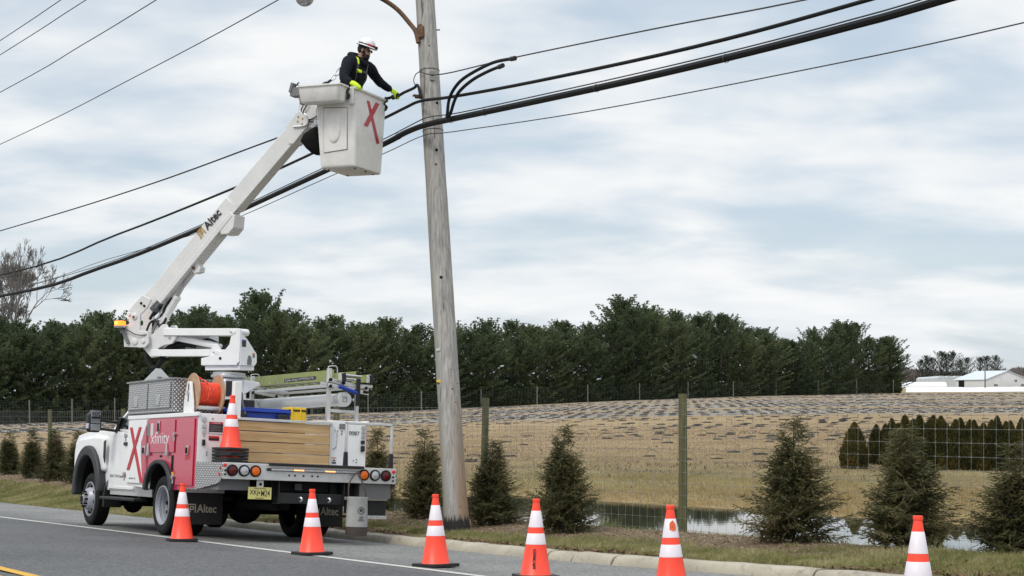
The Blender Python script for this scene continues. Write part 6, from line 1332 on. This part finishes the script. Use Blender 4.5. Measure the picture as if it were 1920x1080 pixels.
# ------------------------------------------------------------ bucket
gb=Vector((0.34,0.94,0)).normalized(); gx_=Vector((gb.y,-gb.x,0)); BC=Vector((-2.154,22.06,3.294))-gx_*0.275+gb*0.43
KM=Matrix(((gx_.x,gb.x,0,BC.x),(gx_.y,gb.y,0,BC.y),(0,0,1,BC.z),(0,0,0,1))); KI=TM.inverted()@KM
def kb(mb,name,mat='bucket',parent=truck,bev=0.0,seg=2,**k): mb.v=[tuple(KI@Vector(v)) for v in mb.v]; return mb.build(name,mat,parent,bev=bev,seg=seg,**k)
hx0,hy0,hx1,hy1,HB=0.275,0.43,0.315,0.52,1.08
def rrect(hx,hy,r,n=5,cx=0,cy=0):
    P=[]
    for (sx,sy,a0) in ((1,1,0),(-1,1,90),(-1,-1,180),(1,-1,270)):
        for k in range(n+1): a=R(a0+90*k/n); P.append((cx+sx*(hx-r)+r*math.cos(a),cy+sy*(hy-r)+r*math.sin(a)))
    return P
def loft(rings,close_b=True,close_t=False):
    mb=MB(); n=len(rings[0][1]); vs=[]
    for z,P in rings: vs+=[(p[0],p[1],z) for p in P]
    fs=[(i*n+k,i*n+(k+1)%n,(i+1)*n+(k+1)%n,(i+1)*n+k) for i in range(len(rings)-1) for k in range(n)]
    if close_b: fs.append(tuple(range(n-1,-1,-1)))
    if close_t: fs.append(tuple((len(rings)-1)*n+k for k in range(n)))
    return mb.add(vs,fs)
def ring(f,off=0): return rrect(hx0+(hx1-hx0)*f+off,hy0+(hy1-hy0)*f+off,0.045)
bk_=loft([(0.0,rrect(hx0-.02,hy0-.02,0.03)),(0.012,rrect(hx0-.004,hy0-.004,0.04)),(0.04,ring(0.04)),(HB*0.5,ring(0.5)),(HB-0.035,ring(0.97)),(HB-0.03,ring(1,0.022)),(HB-0.006,ring(1,0.028)),(HB,ring(1,0.022)),(HB,ring(1,-0.006)),(HB-.04,ring(1,-0.012)),(0.05,ring(0.05,-0.012))])
# inner floor
nfl=len(bk_.v)-24; bk_.f.append(tuple(range(nfl,nfl+24)))
bucket=kb(bk_,'bucket'); bucket['label']='white fibreglass worker bucket with a red X'
def face_front(x,z,out_=0.0): return (x,-(hy0+(hy1-hy0)*z/HB)-out_,z)
mb=MB(); P=[(-0.20,0.21),(0.155,0.24),(0.175,0.80),(-0.175,0.82)]; mb.prism(P,lambda a,b,c:face_front(a,b,c),0.0,0.014); sp_=kb(mb,'step_panel','bucket',bucket,0.010,3)
mb=MB(); mb.prism([(-0.205,0.205),(0.162,0.235),(0.182,0.81),(-0.182,0.83)],lambda a,b,c:face_front(a,b,c),0.0,0.004); kb(mb,'panel_seam','grey',bucket,0)
# moulded oval pad
mb=MB(); vs=[];nn=32; rings_=[(1.0,0.012),(0.94,0.026),(0.82,0.031),(0.4,0.033),(0.02,0.033)]
for s_,o_ in rings_:
    for k in range(nn): t_=2*math.pi*k/nn; xx=-0.028+0.105*s_*math.cos(t_); zz_=0.545+0.215*s_*math.sin(t_)+0.02*math.cos(t_); vs.append(face_front(xx,zz_,o_))
mb.add(vs,[(i*nn+k,i*nn+(k+1)%nn,(i+1)*nn+(k+1)%nn,(i+1)*nn+k) for i in range(4) for k in range(nn)]); kb(mb,'oval_pad','bucket',sp_,0)
# tool tray hung over the rim
tr=loft([(0.86,rrect(0.285,0.10,0.05,5,-0.115,-0.66)),(0.875,rrect(0.30,0.115,0.06,5,-0.115,-0.66)),(1.06,rrect(0.32,0.135,0.05,5,-0.115,-0.665)),(1.07,rrect(0.345,0.155,0.05,5,-0.115,-0.665)),(1.088,rrect(0.345,0.155,0.05,5,-0.115,-0.665)),(1.09,rrect(0.335,0.145,0.05,5,-0.115,-0.665)),(1.086,rrect(0.30,0.115,0.04,5,-0.115,-0.665)),(0.90,rrect(0.285,0.10,0.04,5,-0.115,-0.66))]); n0=len(tr.v)-24; tr.f.append(tuple(range(n0,n0+24)))
ty=kb(tr,'tool_tray','bucket',bucket)
mb=MB(); mb.box(0.225,0.30,-0.548,-0.525,0.845,1.04); kb(mb,'tray_bracket','alu',bucket,0.003)
def sidep(y,z,out_=0.0): return ((hx0+(hx1-hx0)*z/HB)+out_,y,z)
# red cross on the right-hand face
mb=MB(); mb.prism([(-0.155,0.955),(-0.065,0.965),(0.31,0.43),(0.22,0.405)],lambda a,b,c:sidep(a,b,c),0.001,0.004); kb(mb,'cross_stroke','redv',bucket,0)
mb=MB(); mb.prism([(0.14,0.985),(0.26,0.98),(-0.10,0.60),(-0.225,0.60)],lambda a,b,c:sidep(a,b,c),0.0045,0.007); kb(mb,'cross_stroke','redv',bucket,0)
for (x_,y_) in ((0.22,-0.56),(0.345,0.42)):
    mb=MB(); mb.tube(smooth([(x_-.01,y_,HB+.03),(x_+.01,y_+.02,HB-.02),(x_-.02,y_-.015,HB-.07),(x_+.02,y_,HB-.12),(x_-.01,y_-.01,HB-.17),(x_,y_,HB-.10)]),0.012,8); kb(mb,'rope_hook','black',bucket,0)
# control console at the left of the tray
mb=MB(); mb.obox((-0.56,-0.50,1.06),(1,0.1,0),(0,1,0),(0,0,1),0.10,0.08,0.06); mb.obox((-0.64,-0.50,1.12),(0.3,0,1),(0,1,0),(1,0,-0.3),0.07,0.10,0.02); mb.obox((-0.50,-0.48,0.97),(1,0,0),(0,1,0),(0,0,1),0.04,0.05,0.08); co_=kb(mb,'control_console','grey',bucket,0.006)
mb=MB(); mb.tube([(-0.60,-.50,1.13),(-0.585,-.50,1.19),(-0.56,-.50,1.20)],0.010,8); mb.tube([(-0.55,-.50,1.12),(-0.54,-.50,1.16)],0.012,8); kb(mb,'control_lever','black',co_,0)
mb=MB(); mb.bar((-0.60,-0.44,1.10),(-0.36,-0.48,1.08),0.05,0.05); kb(mb,'console_bracket','grey',bucket,0.003)
mb=MB()
for (x_,y_) in ((-.2,-.3),(.2,-.3),(-.2,.3),(.2,.3),(.22,0)): mb.cyl((x_,y_,-0.006),(0,0,1),0.012,0.02,8)
kb(mb,'base_bolts','chassis',bucket,0)
# the strap lanyard and its black pouch hang behind the bucket: things of their own
def kw(x,y,z): return KM@Vector((x,y,z))
tb_=empty('tool_bag',kw(-0.46,-0.25,0.62)); tag(tb_,'soft black pouch hanging on a cord between the boom tip and the white bucket','pouch')
mb=MB(); rings=[]; nn=20
for k,(z_,w_,dx) in enumerate(((0.0,0.02,0.03),(-0.03,0.06,0.02),(-0.10,0.12,-0.02),(-0.20,0.145,-0.03),(-0.30,0.125,0.02),(-0.37,0.085,0.05),(-0.40,0.03,0.07))):
    rings.append((z_,[(dx+w_*math.cos(2*math.pi*j/nn)*(1+0.10*math.sin(3*j+k)),w_*0.62*math.sin(2*math.pi*j/nn)*(1+0.12*math.sin(5*j+k*1.3))) for j in range(nn)]))
loft(rings,True,True).build('pouch','cloth_black',tb_,recalc=True); mb=MB(); mb.tube([(0.03,0,0.0),(0.035,0,0.26)],0.004,6); mb.build('cord','strand',tb_)
# ------------------------------------------------------------ things carried on the truck
def onT(name,loc,rz=0.0): return empty(name,mat=TM@Matrix.Translation(Vector(loc))@Matrix.Rotation(rz,4,'Z'))
reel=onT('cable_reel',(0.36,-0.45,1.655)); tag(reel,'wooden reel wound with bright orange conduit, mounted behind the tread-plate tool chest','cable reel')
zc=0.278; 
for x_ in (-0.185,0.165): MB().lathe([(0.0,-.009),(0.268,-0.009),(0.271,0),(0.268,0.009),(0.0,0.009)],(x_,0,zc),(1,0,0),56).build('flange','plywood',reel)
mb=MB(); pr_=[]; kk_=17
for k in range(kk_): x_=-0.17+0.32*k/(kk_-1); pr_+= [(0.147,x_-.009),(0.157,x_-0.004),(0.157,x_+.004),(0.147,x_+.009)]
mb.lathe(pr_,(0,0,zc),(1,0,0),40,close=False); w_=mb.build('wound_conduit','cable_o',reel,recalc=False)
mb=MB(); mb.tube(smooth([(-0.18,-.05,zc+.245),(-0.14,-.04,zc+.225),(-0.09,-.06,zc+.19),(-0.02,-.10,zc+.135),(0.01,-.15,zc+.05),(0.015,-.163,zc-.03)]),0.009,8); mb.tube(smooth([(-0.10,-.03,zc+.20),(-0.05,-.08,zc+.165),(-0.0,-.13,zc+.10),(-0.03,-.16,zc-.06),(-.08,-.14,zc-.10)]),0.009,8); mb.build('loose_strand','cable_o',w_)
mb=MB(); mb.prism([(-.17,0.0),(.17,0.0),(.17,0.16),(.06,0.43),(-.06,0.43),(-.16,0.16)],SP,-0.245,-0.215); st1=mb.build('stand','white',reel,bev=0.005); MB().box(-0.248,-0.2455,-0.015,0.015,0.16,0.40).build('stand_slot','chassis',st1); MB().cyl((-0.25,0,zc),(1,0,0),0.035,0.02,14).build('stand_nut','steel',st1)
mb=MB(); mb.prism([(-.10,0.0),(.10,0.0),(.05,0.42),(-.05,0.42)],SP,0.20,0.22); mb.build('stand','plywood',reel,bev=0.004)
mb=MB(); mb.cyl((0.05,-0.1,0.085),(1,0,0),0.028,0.56,16); mb.build('axle_tube','alu',reel)
mb=MB(); mb.cyl((0.0,0,zc),(1,0,0),0.02,0.5,12); mb.build('axle','steel',reel)
lad=onT('extension_ladder',(0,0,0)); tag(lad,'olive-green fibreglass extension ladder lying along the top of the truck rack','ladder')
def rail(x,F0,F1,U0,U1,h=0.10,w=0.035):
    mb=MB(); a=Vector((x,F0,U0)); b=Vector((x,F1,U1)); mb.bar(a,b,0.006,h); mb.bar(a+Vector((w/2,0,h/2)),b+Vector((w/2,0,h/2)),w,0.006); mb.bar(a+Vector((w/2,0,-h/2)),b+Vector((w/2,0,-h/2)),w,0.006); return mb
for x_,F0,F1,U0 in ((2.02,-1.12,2.95,2.245),(2.43,-1.12,2.95,2.245)): rail(x_,F0,F1,U0,U0+0.03).build('rail','olive',lad)
for x_ in (2.055,2.395): rail(x_,-0.85,3.0,2.325,2.345,0.055,0.03).build('rail','olive',lad)
for k in range(12): MB().cyl((2.225,-0.95+0.32*k,2.225+0.0024*k),(1,0,0),0.017,0.42,12).build('rung','steel',lad)
for x_ in (2.03,2.45):
    mb=MB(); mb.obox((x_,-1.15,2.24),(1,0,0),(0,1,0),(0,0,1),0.022,0.055,0.055); fo_=mb.build('foot','alu',lad,bev=0.006); MB().obox((x_+.012,-1.205,2.235),(1,0,0.1),(0,1,0),(-.1,0,1),0.030,0.014,0.058).build('foot_pad','black',fo_,bev=0.004)
mb=MB(); mb.tube([(2.08,-1.1,2.275),(2.36,-1.1,2.265)],0.016,10); mb.tube([(2.08,-1.0,2.235),(2.30,-1.0,2.225)],0.014,10); mb.build('crossbar','steel',lad)
dk=MB().box(2.012,2.016,-0.35,0.75,2.235,2.285).build('rail_decal','sticker',lad)
text('decal_lettering','Little Giant HYPERLITE','alu',dk,(2.0115,0.70,2.246),(0,-1,0),(0,0,1),width=0.98,height=0.03,ext=0.0008)
tray=onT('storage_box',(0,0,0)); tag(tray,'long blue plastic storage box lying behind the timber tailboard','storage box')
mb=MB(); mb.box(0.60,1.40,-1.05,0.30,1.30,1.70); mb.build('tub','blue',tray,bev=0.01); mb=MB(); mb.box(0.57,1.33,-1.10,0.35,1.70,1.735); mb.box(0.59,1.31,-1.08,0.33,1.735,1.755); mb.build('lid','blue',tray,bev=0.006); MB().box(1.14,1.27,-1.13,-1.10,1.60,1.68).build('clasp','black',tray,bev=0.01)
yb=onT('yellow_bin',(0,0,0)); tag(yb,'yellow plastic bin strapped with a black band, right of the blue storage box','bin')
mb=MB(); mb.prism(rrect(0.12,0.16,0.03,4,1.45,-0.92),lambda a,b,c:(a,b,c),1.3,1.79); mb.build('tub','yellow',yb,bev=0.006)
mb=MB(); mb.prism(rrect(0.124,0.164,0.03,4,1.45,-0.92),lambda a,b,c:(a,b,c),1.735,1.760); mb.build('band','black',yb)
MB().box(1.335,1.365,-1.09,-1.08,1.60,1.80).build('rib','yellow',yb,bev=0.004); MB().box(1.47,1.485,-1.09,-1.08,1.60,1.80).build('rib','yellow',yb,bev=0.004)
# stack of cones on the tail deck
lbs=['lowest cone of the stack on the truck deck, only its black base showing','second cone from the bottom of the stack on the truck deck','middle cone of the stack of five on the truck deck','fourth cone from the bottom of the stack on the truck deck','top cone of the stack on the truck deck, the only one whose orange body shows']
for k in range(5):
    o=copy_tree(cone0); yaw=[0.2,0.0,0.55,0.1,0.35][k]; Mx=TM@Matrix.Translation(Vector((0.36,-1.42,1.006+0.0395*k)))@Matrix.Rotation(yaw,4,'Z'); o.matrix_world=Mx; o.matrix_basis=Mx; tag(o,lbs[k],'traffic cone','stacked cones on the truck deck')
    for ch in o.children:
        if ch.name.startswith('base'): ch.rotation_euler=(R([0,1.6,-1.4,1.3,-0.8][k]),R([0.5,-1.2,1.4,-0.6,0.8][k]),[0,0.25,-0.2,0.4,0][k])
    if k<4:
        # nested cones: collars vanish inside the one above
        for ch in list(o.children):
            if ch.name.startswith('reflective_collar'): bpy.data.objects.remove(ch)
# canvas bag on the rear hook
bag=onT('canvas_bucket_bag',(1.80,-2.26,0.12)); tag(bag,'grey canvas tool bag with dark base hanging from the rear bumper','tool bag')
nn=28; rings=[]
for z_,r_ in ((0.0,0.11),(0.012,0.135),(0.05,0.143),(0.13,0.145),(0.30,0.140),(0.46,0.135),(0.475,0.140),(0.50,0.140),(0.502,0.130),(0.44,0.126),(0.10,0.130)): rings.append((z_,[(r_*math.cos(2*math.pi*j/nn)*(1.0+.02*math.sin(3*j)),r_*0.85*math.sin(2*math.pi*j/nn)) for j in range(nn)]))
rings=[(z_+ (0.0),[(p[0]+0.0,p[1]) for p in P]) for z_,P in rings]
loft(rings,True,False).build('bag','canvas',bag)
loft([(z_,[(r_*math.cos(2*math.pi*j/nn),r_*0.86*math.sin(2*math.pi*j/nn)) for j in range(nn)]) for z_,r_ in ((-0.004,0.10),(-0.003,0.137),(0.05,0.1455),(0.115,0.1485))],True,False).build('leather_base','brown',bag)
mb=MB(); mb.tube(smooth([(0.13,0,0.49),(0.10,0.02,0.62),(0.05,0.10,0.82)]),0.010,6); mb.tube(smooth([(-0.13,0,0.49),(-0.12,0.02,0.66),(-0.02,0.12,0.76),(0.03,0.12,0.82)]),0.010,6); mb.build('strap','brown',bag)
mb=MB(); mb.lathe([(0.040,0),(0.040,0.003),(0.047,0.003),(0.047,0)],(0.0,-0.1215,0.325),(0,-1,0.02),28,close=False)
for k in range(3): mb.obox((0.0,-0.123,0.315+0.011*k),(1,0,0.35*(k-1)),(0,1,0),(0,0,1),0.022-0.004*k,0.0015,0.0035)
mb.obox((-0.014,-0.123,0.338),(0.5,0,1),(0,1,0),(1,0,0),0.014,0.0015,0.004); mb.obox((0.012,-0.123,0.34),(-0.6,0,1),(0,1,0),(1,0,0),0.010,0.0015,0.004); em=mb.build('round_emblem','sticker',bag,smooth=False)
text('bag_lettering','5104S','sticker',bag,(-0.022,-0.1225,0.235),(1,0,0),(0,0,1),width=0.048,height=0.016,ext=0.001,bold=0.02)
text('bag_lettering','LOAD LIMIT','sticker',bag,(-0.034,-0.1225,0.212),(1,0,0),(0,0,1),width=0.07,height=0.012,ext=0.001)
text('bag_lettering','150 LBS / 68 KG','sticker',bag,(-0.044,-0.1225,0.192),(1,0,0),(0,0,1),width=0.09,height=0.012,ext=0.001)
# ------------------------------------------------------------ the worker
FL=BC+Vector((0,0,0.05))
def skin(name,verts,edges,radii,mat,parent,sub=2,root=0):
    me=bpy.data.meshes.new(name); me.from_pydata([tuple(v) for v in verts],edges,[]); o=bpy.data.objects.new(name,me); COL.objects.link(o)
    sk=o.modifiers.new('skin','SKIN'); sk.use_smooth_shade=True
    for i,r_ in enumerate(radii): me.skin_vertices[0].data[i].radius=(r_,r_) if not isinstance(r_,tuple) else r_
    me.skin_vertices[0].data[root].use_root=True
    ss=o.modifiers.new('sub','SUBSURF'); ss.levels=sub; ss.render_levels=sub
    dg=bpy.context.evaluated_depsgraph_get(); dg.update(); m2=bpy.data.meshes.new_from_object(o.evaluated_get(dg)); m2.name=name; bpy.data.objects.remove(o)
    o2=bpy.data.objects.new(name,m2); COL.objects.link(o2); m2.materials.append(MT[mat]); m2.polygons.foreach_set('use_smooth',[True]*len(m2.polygons))
    if parent is not None: o2.parent=parent
    return o2
if not hasattr(bpy.types.Mesh,'skin_vertices'): pass
V3=Vector
pel=V3((-2.30,22.50,FL.z+0.93)); chest=V3((-2.215,22.48,4.66)); neck=V3((-2.150,22.48,4.875)); 
shR=V3((-2.275,22.30,4.79)); shL=V3((-2.035,22.64,4.81)); elR=V3((-2.335,22.13,4.52)); wrR=V3((-2.215,22.02,4.435)); elL=V3((-1.89,22.80,4.60)); wrL=V3((-1.715,22.905,4.505))
waist=V3((-2.265,22.50,4.42)); spine=V3((-2.26,22.50,4.55))
def add_skinlayer(me):
    pass
fw=V3((0.72,-0.69,0)).normalized(); lf=V3((0.69,0.72,0)).normalized()
hd=V3((0.95,-0.31,0)).normalized(); hl=V3((0.31,0.95,0)).normalized(); Z3=V3((0,0,1))
Fh=hd*math.cos(R(22))-Z3*math.sin(R(22)); Uh=Z3*math.cos(R(22))+hd*math.sin(R(22)); Hc=V3((-2.062,22.46,4.985))
hipR=pel-lf*0.10; hipL=pel+lf*0.10
kR=V3((hipR.x+.06,hipR.y-.04,FL.z+.50)); kL=V3((hipL.x+.08,hipL.y-.02,FL.z+.50)); fR=V3((hipR.x-.0,hipR.y-.0,FL.z+.09)); fL=V3((hipL.x+.02,hipL.y,FL.z+.09))
def HP(a,b,c): return Hc+Fh*a+hl*b+Uh*c
bv=[pel,spine,chest,neck-Z3*.05,neck+hd*.02,HP(0.0,0,-0.075),HP(0.0,0,0.0),HP(-.01,0,0.06),
    HP(0.045,0,-0.085),HP(0.070,0,-0.045),HP(0.098,0,-0.012),HP(0.066,0,0.035),
    hipR,kR,fR,fR+fw*.14-Z3*.03,hipL,kL,fL,fL+fw*.14-Z3*.03, shR-lf*-.03,elR,wrR,shL-lf*.03,elL,wrL]
be=[(0,1),(1,2),(2,3),(3,4),(4,5),(5,6),(6,7),(5,8),(6,9),(9,10),(6,11),(0,12),(12,13),(13,14),(14,15),(0,16),(16,17),(17,18),(18,19),(2,20),(20,21),(21,22),(2,23),(23,24),(24,25)]
brd=[.12,.12,.13,.06,.052,.066,.086,.072,.042,.034,.011,.055,.08,.06,.042,.038,.08,.06,.042,.038,.06,.042,.028,.06,.042,.028]
person=skin('person',bv,be,brd,'skin',None,2,0)
tag(person,'bearded worker in white hard hat, dark jacket and yellow-green gloves gripping a cable','person')
jv=[pel+Z3*.06,waist,spine,chest-Z3*.0,neck-Z3*.055,neck-Z3*.0,shR,shR*.5+elR*.5-lf*.01,elR,wrR,shL,shL*.5+elL*.5,elL,wrL]
je=[(0,1),(1,2),(2,3),(3,4),(4,5),(3,6),(6,7),(7,8),(8,9),(3,10),(10,11),(11,12),(12,13)]
jr=[.165,.168,.172,.165,.105,.075,.105,.085,.075,.050,.10,.080,.066,.050]
jacket=skin('jacket',jv,je,jr,'jacket',person,2,0)
tx=bpy.data.textures.new('cloth_folds','CLOUDS'); tx.noise_scale=0.09; dm=jacket.modifiers.new('folds','DISPLACE'); dm.texture=tx; dm.strength=0.035; dm.mid_level=0.5; dm.texture_coords='LOCAL'
skin('trousers',[pel+Z3*.03,hipR,kR,fR+Z3*.03,hipL,kL,fL+Z3*.03],[(0,1),(1,2),(2,3),(0,4),(4,5),(5,6)],[.15,.105,.08,.07,.105,.08,.07],'trouser',person,2,0)
for q in (fR,fL): skin('boot',[q+Z3*.06,q-Z3*.03,q+fw*.15-Z3*.045],[(0,1),(1,2)],[.058,.055,.045],'brown',person,2,0)
# hood folded on the nape and collar at the throat
mb=MB(); mb.tube(smooth([neck+lf*.10-fw*.02+Z3*.0,neck+lf*.09-fw*.09+Z3*.05,neck-fw*.12+Z3*.065,neck-lf*.09-fw*.09+Z3*.05,neck-lf*.11+fw*.0+Z3*.0,neck-lf*.06+fw*.10-Z3*.05,neck+fw*.13-Z3*.11]),0.040,10); mb.tube(smooth([neck+lf*.10+Z3*.0,neck+lf*.06+fw*.09-Z3*.05,neck+fw*.125-Z3*.12]),0.035,10)
mb.ball(tuple(neck-fw*.10-Z3*.02),0.085,14,(1,1,1.0)); h_=mb.build('hood','jacket',person)
def axes_ball(mb,c,r,F,S,U,sc,n=20,clip=None):
    k0=len(mb.v); mb.ball((0,0,0),r,n); 
    for i in range(k0,len(mb.v)):
        v=mb.v[i]; a,b,c_=v[0]*sc[0],v[1]*sc[1],v[2]*sc[2]
        if clip: a,b,c_=clip(a,b,c_)
        mb.v[i]=tuple(V3(c)+F*a+S*b+U*c_)
    return mb
axes_ball(MB(),HP(-0.022,0,0.012),0.098,Fh,hl,Uh,(0.98,0.86,0.98),clip=lambda a,b,c:(min(a,0.035+0.05*max(0,c)/0.1),b,max(c,-0.082))).build('hair','hair',person)
bm_=MB(); axes_ball(bm_,HP(0.048,0,-0.082),0.060,Fh,hl,Uh,(0.86,0.95,0.92)); axes_ball(bm_,HP(0.022,-0.045,-0.045),0.038,Fh,hl,Uh,(0.7,0.6,1.35)); axes_ball(bm_,HP(0.022,0.045,-0.045),0.038,Fh,hl,Uh,(0.7,0.6,1.35)); axes_ball(bm_,HP(0.083,0,-0.055),0.018,Fh,hl,Uh,(0.9,1.6,0.6)); bm_.build('beard','hair',person)
er=MB(); 
for sg in (-1,1): axes_ball(er,HP(0.0,sg*0.083,-0.012),0.027,Fh,hl,Uh,(0.62,0.35,1.15),12)
er.build('ears','skin',person)
ey=MB()
for sg in (-1,1): axes_ball(ey,HP(0.080,sg*0.031,0.012),0.012,Fh,hl,Uh,(0.6,1.2,0.7),10)
ey.build('eyes','glass',person)
gl=MB()
for sg in (-1,1): axes_ball(gl,HP(0.086,sg*0.034,0.010),0.030,Fh,hl,Uh,(0.35,1.05,0.7),14)
gl.bar(HP(0.08,-0.07,0.018),HP(0.0,-0.088,0.018),0.006,0.010); gl.bar(HP(0.08,0.07,0.018),HP(0.0,0.088,0.018),0.006,0.010); gl.build('safety_glasses','glass',person)
axes_ball(MB(),HP(0.088,0,-0.0505),0.010,Fh,hl,Uh,(0.7,2.0,0.45),10).build('mouth','skin',person)
# helmet
Hb=HP(0.004,0,0.052); hm=MB(); prof=[(0.150,-.006),(0.156,0.0),(0.150,0.006),(0.125,0.014),(0.119,0.03),(0.112,0.062),(0.093,0.094),(0.062,0.116),(0.028,0.126),(0.0,0.128)]
hm.lathe(prof+[(0.0,0.118),(0.10,0.05),(0.112,0.0),(0.150,-0.006)],Hb,Uh-Fh*0.03,40,close=False); hl_o=hm.build('hard_hat','helmet',person)
mb=MB(); mb.lathe([(0.121,0.016),(0.127,0.018),(0.126,0.034),(0.119,0.034)],Hb,Uh-Fh*0.03,40,close=False); mb.build('hat_band','black',hl_o)
mb=MB(); mb.obox(Hb+Fh*0.135+Uh*0.028,Fh,hl,Uh,0.026,0.030,0.020); mb.build('head_lamp','black',hl_o,bev=0.006); mb=MB(); mb.obox(Hb+Fh*0.085-hl*0.095+Uh*0.030,Fh-hl*-0.9,hl,Uh,0.030,0.006,0.012); mb.obox(Hb+Fh*0.118-hl*0.045+Uh*0.036,Fh*.4+hl,hl,Uh,0.02,0.012,0.010); mb.build('lamp_strap','warnred',hl_o)
# gloves: palm, four bent fingers of different lengths and a thumb on its side
def glove(wr,pd,nd,sd_,curl,name='glove'):
    # wr wrist, pd towards the fingers, nd back of hand (away from palm), sd_ thumb side
    pd=pd.normalized(); nd=(nd-pd*nd.dot(pd)).normalized(); sd_=(sd_-pd*sd_.dot(pd)); sd_=(sd_-nd*sd_.dot(nd)).normalized()
    v=[wr-pd*.035,wr+pd*.015,wr+pd*.055]; e=[(0,1),(1,2)]; r_=[.042,.036,.040]
    for k,(o_,ln) in enumerate(((0.033,.072),(0.011,.080),(-0.011,.074),(-0.032,.058))):
        kn=wr+pd*.095+sd_*o_; a=curl[0]; b=curl[1]; c=curl[2]
        d1_=pd*math.cos(a)-nd*math.sin(a); d2_=pd*math.cos(a+b)-nd*math.sin(a+b); d3_=pd*math.cos(a+b+c)-nd*math.sin(a+b+c)
        i=len(v); v+=[kn,kn+d1_*ln*.5,kn+d1_*ln*.5+d2_*ln*.32,kn+d1_*ln*.5+d2_*ln*.32+d3_*ln*.25]; e+=[(2,i),(i,i+1),(i+1,i+2),(i+2,i+3)]; r_+=[.0135,.0118,.0110,.0095]
    th0=wr+pd*.035+sd_*.036; td=(pd*.7+sd_*.65-nd*.35).normalized(); td2=(pd*.75+sd_*.1-nd*.65).normalized()
    i=len(v); v+=[th0,th0+td*.036,th0+td*.036+td2*.034]; e+=[(1,i),(i,i+1),(i+1,i+2)]; r_+=[.019,.0145,.0115]
    o=skin(name,v,e,r_,'glove',person,2,0); return o
gR=glove(wrR+V3((0.02,-.015,-.004)),V3((0.80,-0.25,-0.36)),V3((0.28,-0.35,0.9)),V3((0.3,0.95,0.1)),(0.65,0.9,0.6))
gL=glove(wrL+V3((0.010,0.004,-0.008)),V3((0.80,0.12,-0.56)),V3((0.45,-0.50,0.70)),V3((0.35,-0.85,-0.3)),(0.75,1.15,0.9))
def ribbon(name,pts,w,mat,n=8,parent=person,up=None):
    P=smooth(pts,n); vs=[]; 
    for i,p in enumerate(P):
        t=(P[min(i+1,len(P)-1)]-P[max(i-1,0)]).normalized(); out_=(p-V3((chest.x,chest.y,p.z))); s_=t.cross(out_).normalized(); vs+=[p-s_*w/2,p,p+s_*w/2]
    fs=[(3*i+k,3*i+k+1,3*i+4+k,3*i+3+k) for i in range(len(P)-1) for k in (0,1)]
    o=MB().add(vs,fs).build(name,mat,parent,recalc=False); sw=o.modifiers.new('wrap','SHRINKWRAP'); sw.target=jacket; sw.wrap_method='NEAREST_SURFACEPOINT'; sw.wrap_mode='ABOVE_SURFACE'; sw.offset=0.007
    so_=o.modifiers.new('thick','SOLIDIFY'); so_.thickness=0.005; so_.offset=0; return o
rt_=-lf
ribbon('harness_strap',[neck+rt_*.10-fw*.16-Z3*.10,neck+rt_*.12-fw*.05+Z3*.0,neck+rt_*.12+fw*.06-Z3*.03,neck+rt_*.12+fw*.13-Z3*.12],0.042,'hivis')
ribbon('harness_webbing',[neck+rt_*.12+fw*.13-Z3*.12,chest+rt_*.10+fw*.17-Z3*.0,chest+rt_*.12+fw*.17-Z3*.13,chest+rt_*.15+fw*.12-Z3*.22],0.032,'strand')
ribbon('harness_webbing',[neck+lf*.11+fw*.10-Z3*.06,chest+lf*.10+fw*.16,chest+lf*.12+fw*.15-Z3*.18],0.032,'strand')
ribbon('chest_strap',[chest+rt_*.10+fw*.17+Z3*.005,chest+rt_*.02+fw*.19+Z3*.0],0.045,'hivis')
ribbon('chest_buckle',[chest+rt_*.01+fw*.19+Z3*.0,chest+lf*.05+fw*.19-Z3*.005,chest+lf*.12+fw*.15-Z3*.012],0.042,'black')
# fall-arrest lanyard from his back to the far side of the bucket
lan=empty('safety_lanyard',V3((-2.36,22.42,4.72))); tag(lan,'dark shock-absorbing lanyard with steel hooks running from the worker\'s back down to the bucket','lanyard')
Lo=-lan.location
p0=V3((-2.375,22.45,4.745)); p1=V3((-2.47,22.40,4.62)); p2=V3((-2.53,22.38,4.55)); p3=V3((-2.64,22.36,4.47)); p4=V3((-2.72,22.34,4.36))
def hook(mb,a,b,r_):
    d=(b-a); m=a+d*.5; n_=V3((-d.z,0,d.x)).normalized()*r_; mb.tube(smooth([a,a+d*.25+n_,a+d*.75+n_,b,a+d*.75-n_,a+d*.25-n_,a]),0.007,8)
mb=MB(); hook(mb,p0+Lo,p1+Lo,0.026); hook(mb,p1+Lo,p2+Lo,0.022); mb.build('snap_hook','steel',lan)
mb=MB(); mb.tube(smooth([p2+Lo,(p2+p3)/2+Lo,p3+Lo,p4+Lo]),[0.018]*7+[0.030]*9+[0.022]*3,10); mb.build('shock_pack','black',lan)
mb=MB(); mb.tube([p4+Lo,p4+Lo+V3((-.02,0,-.10))],0.012,8); mb.build('strap','black',lan)
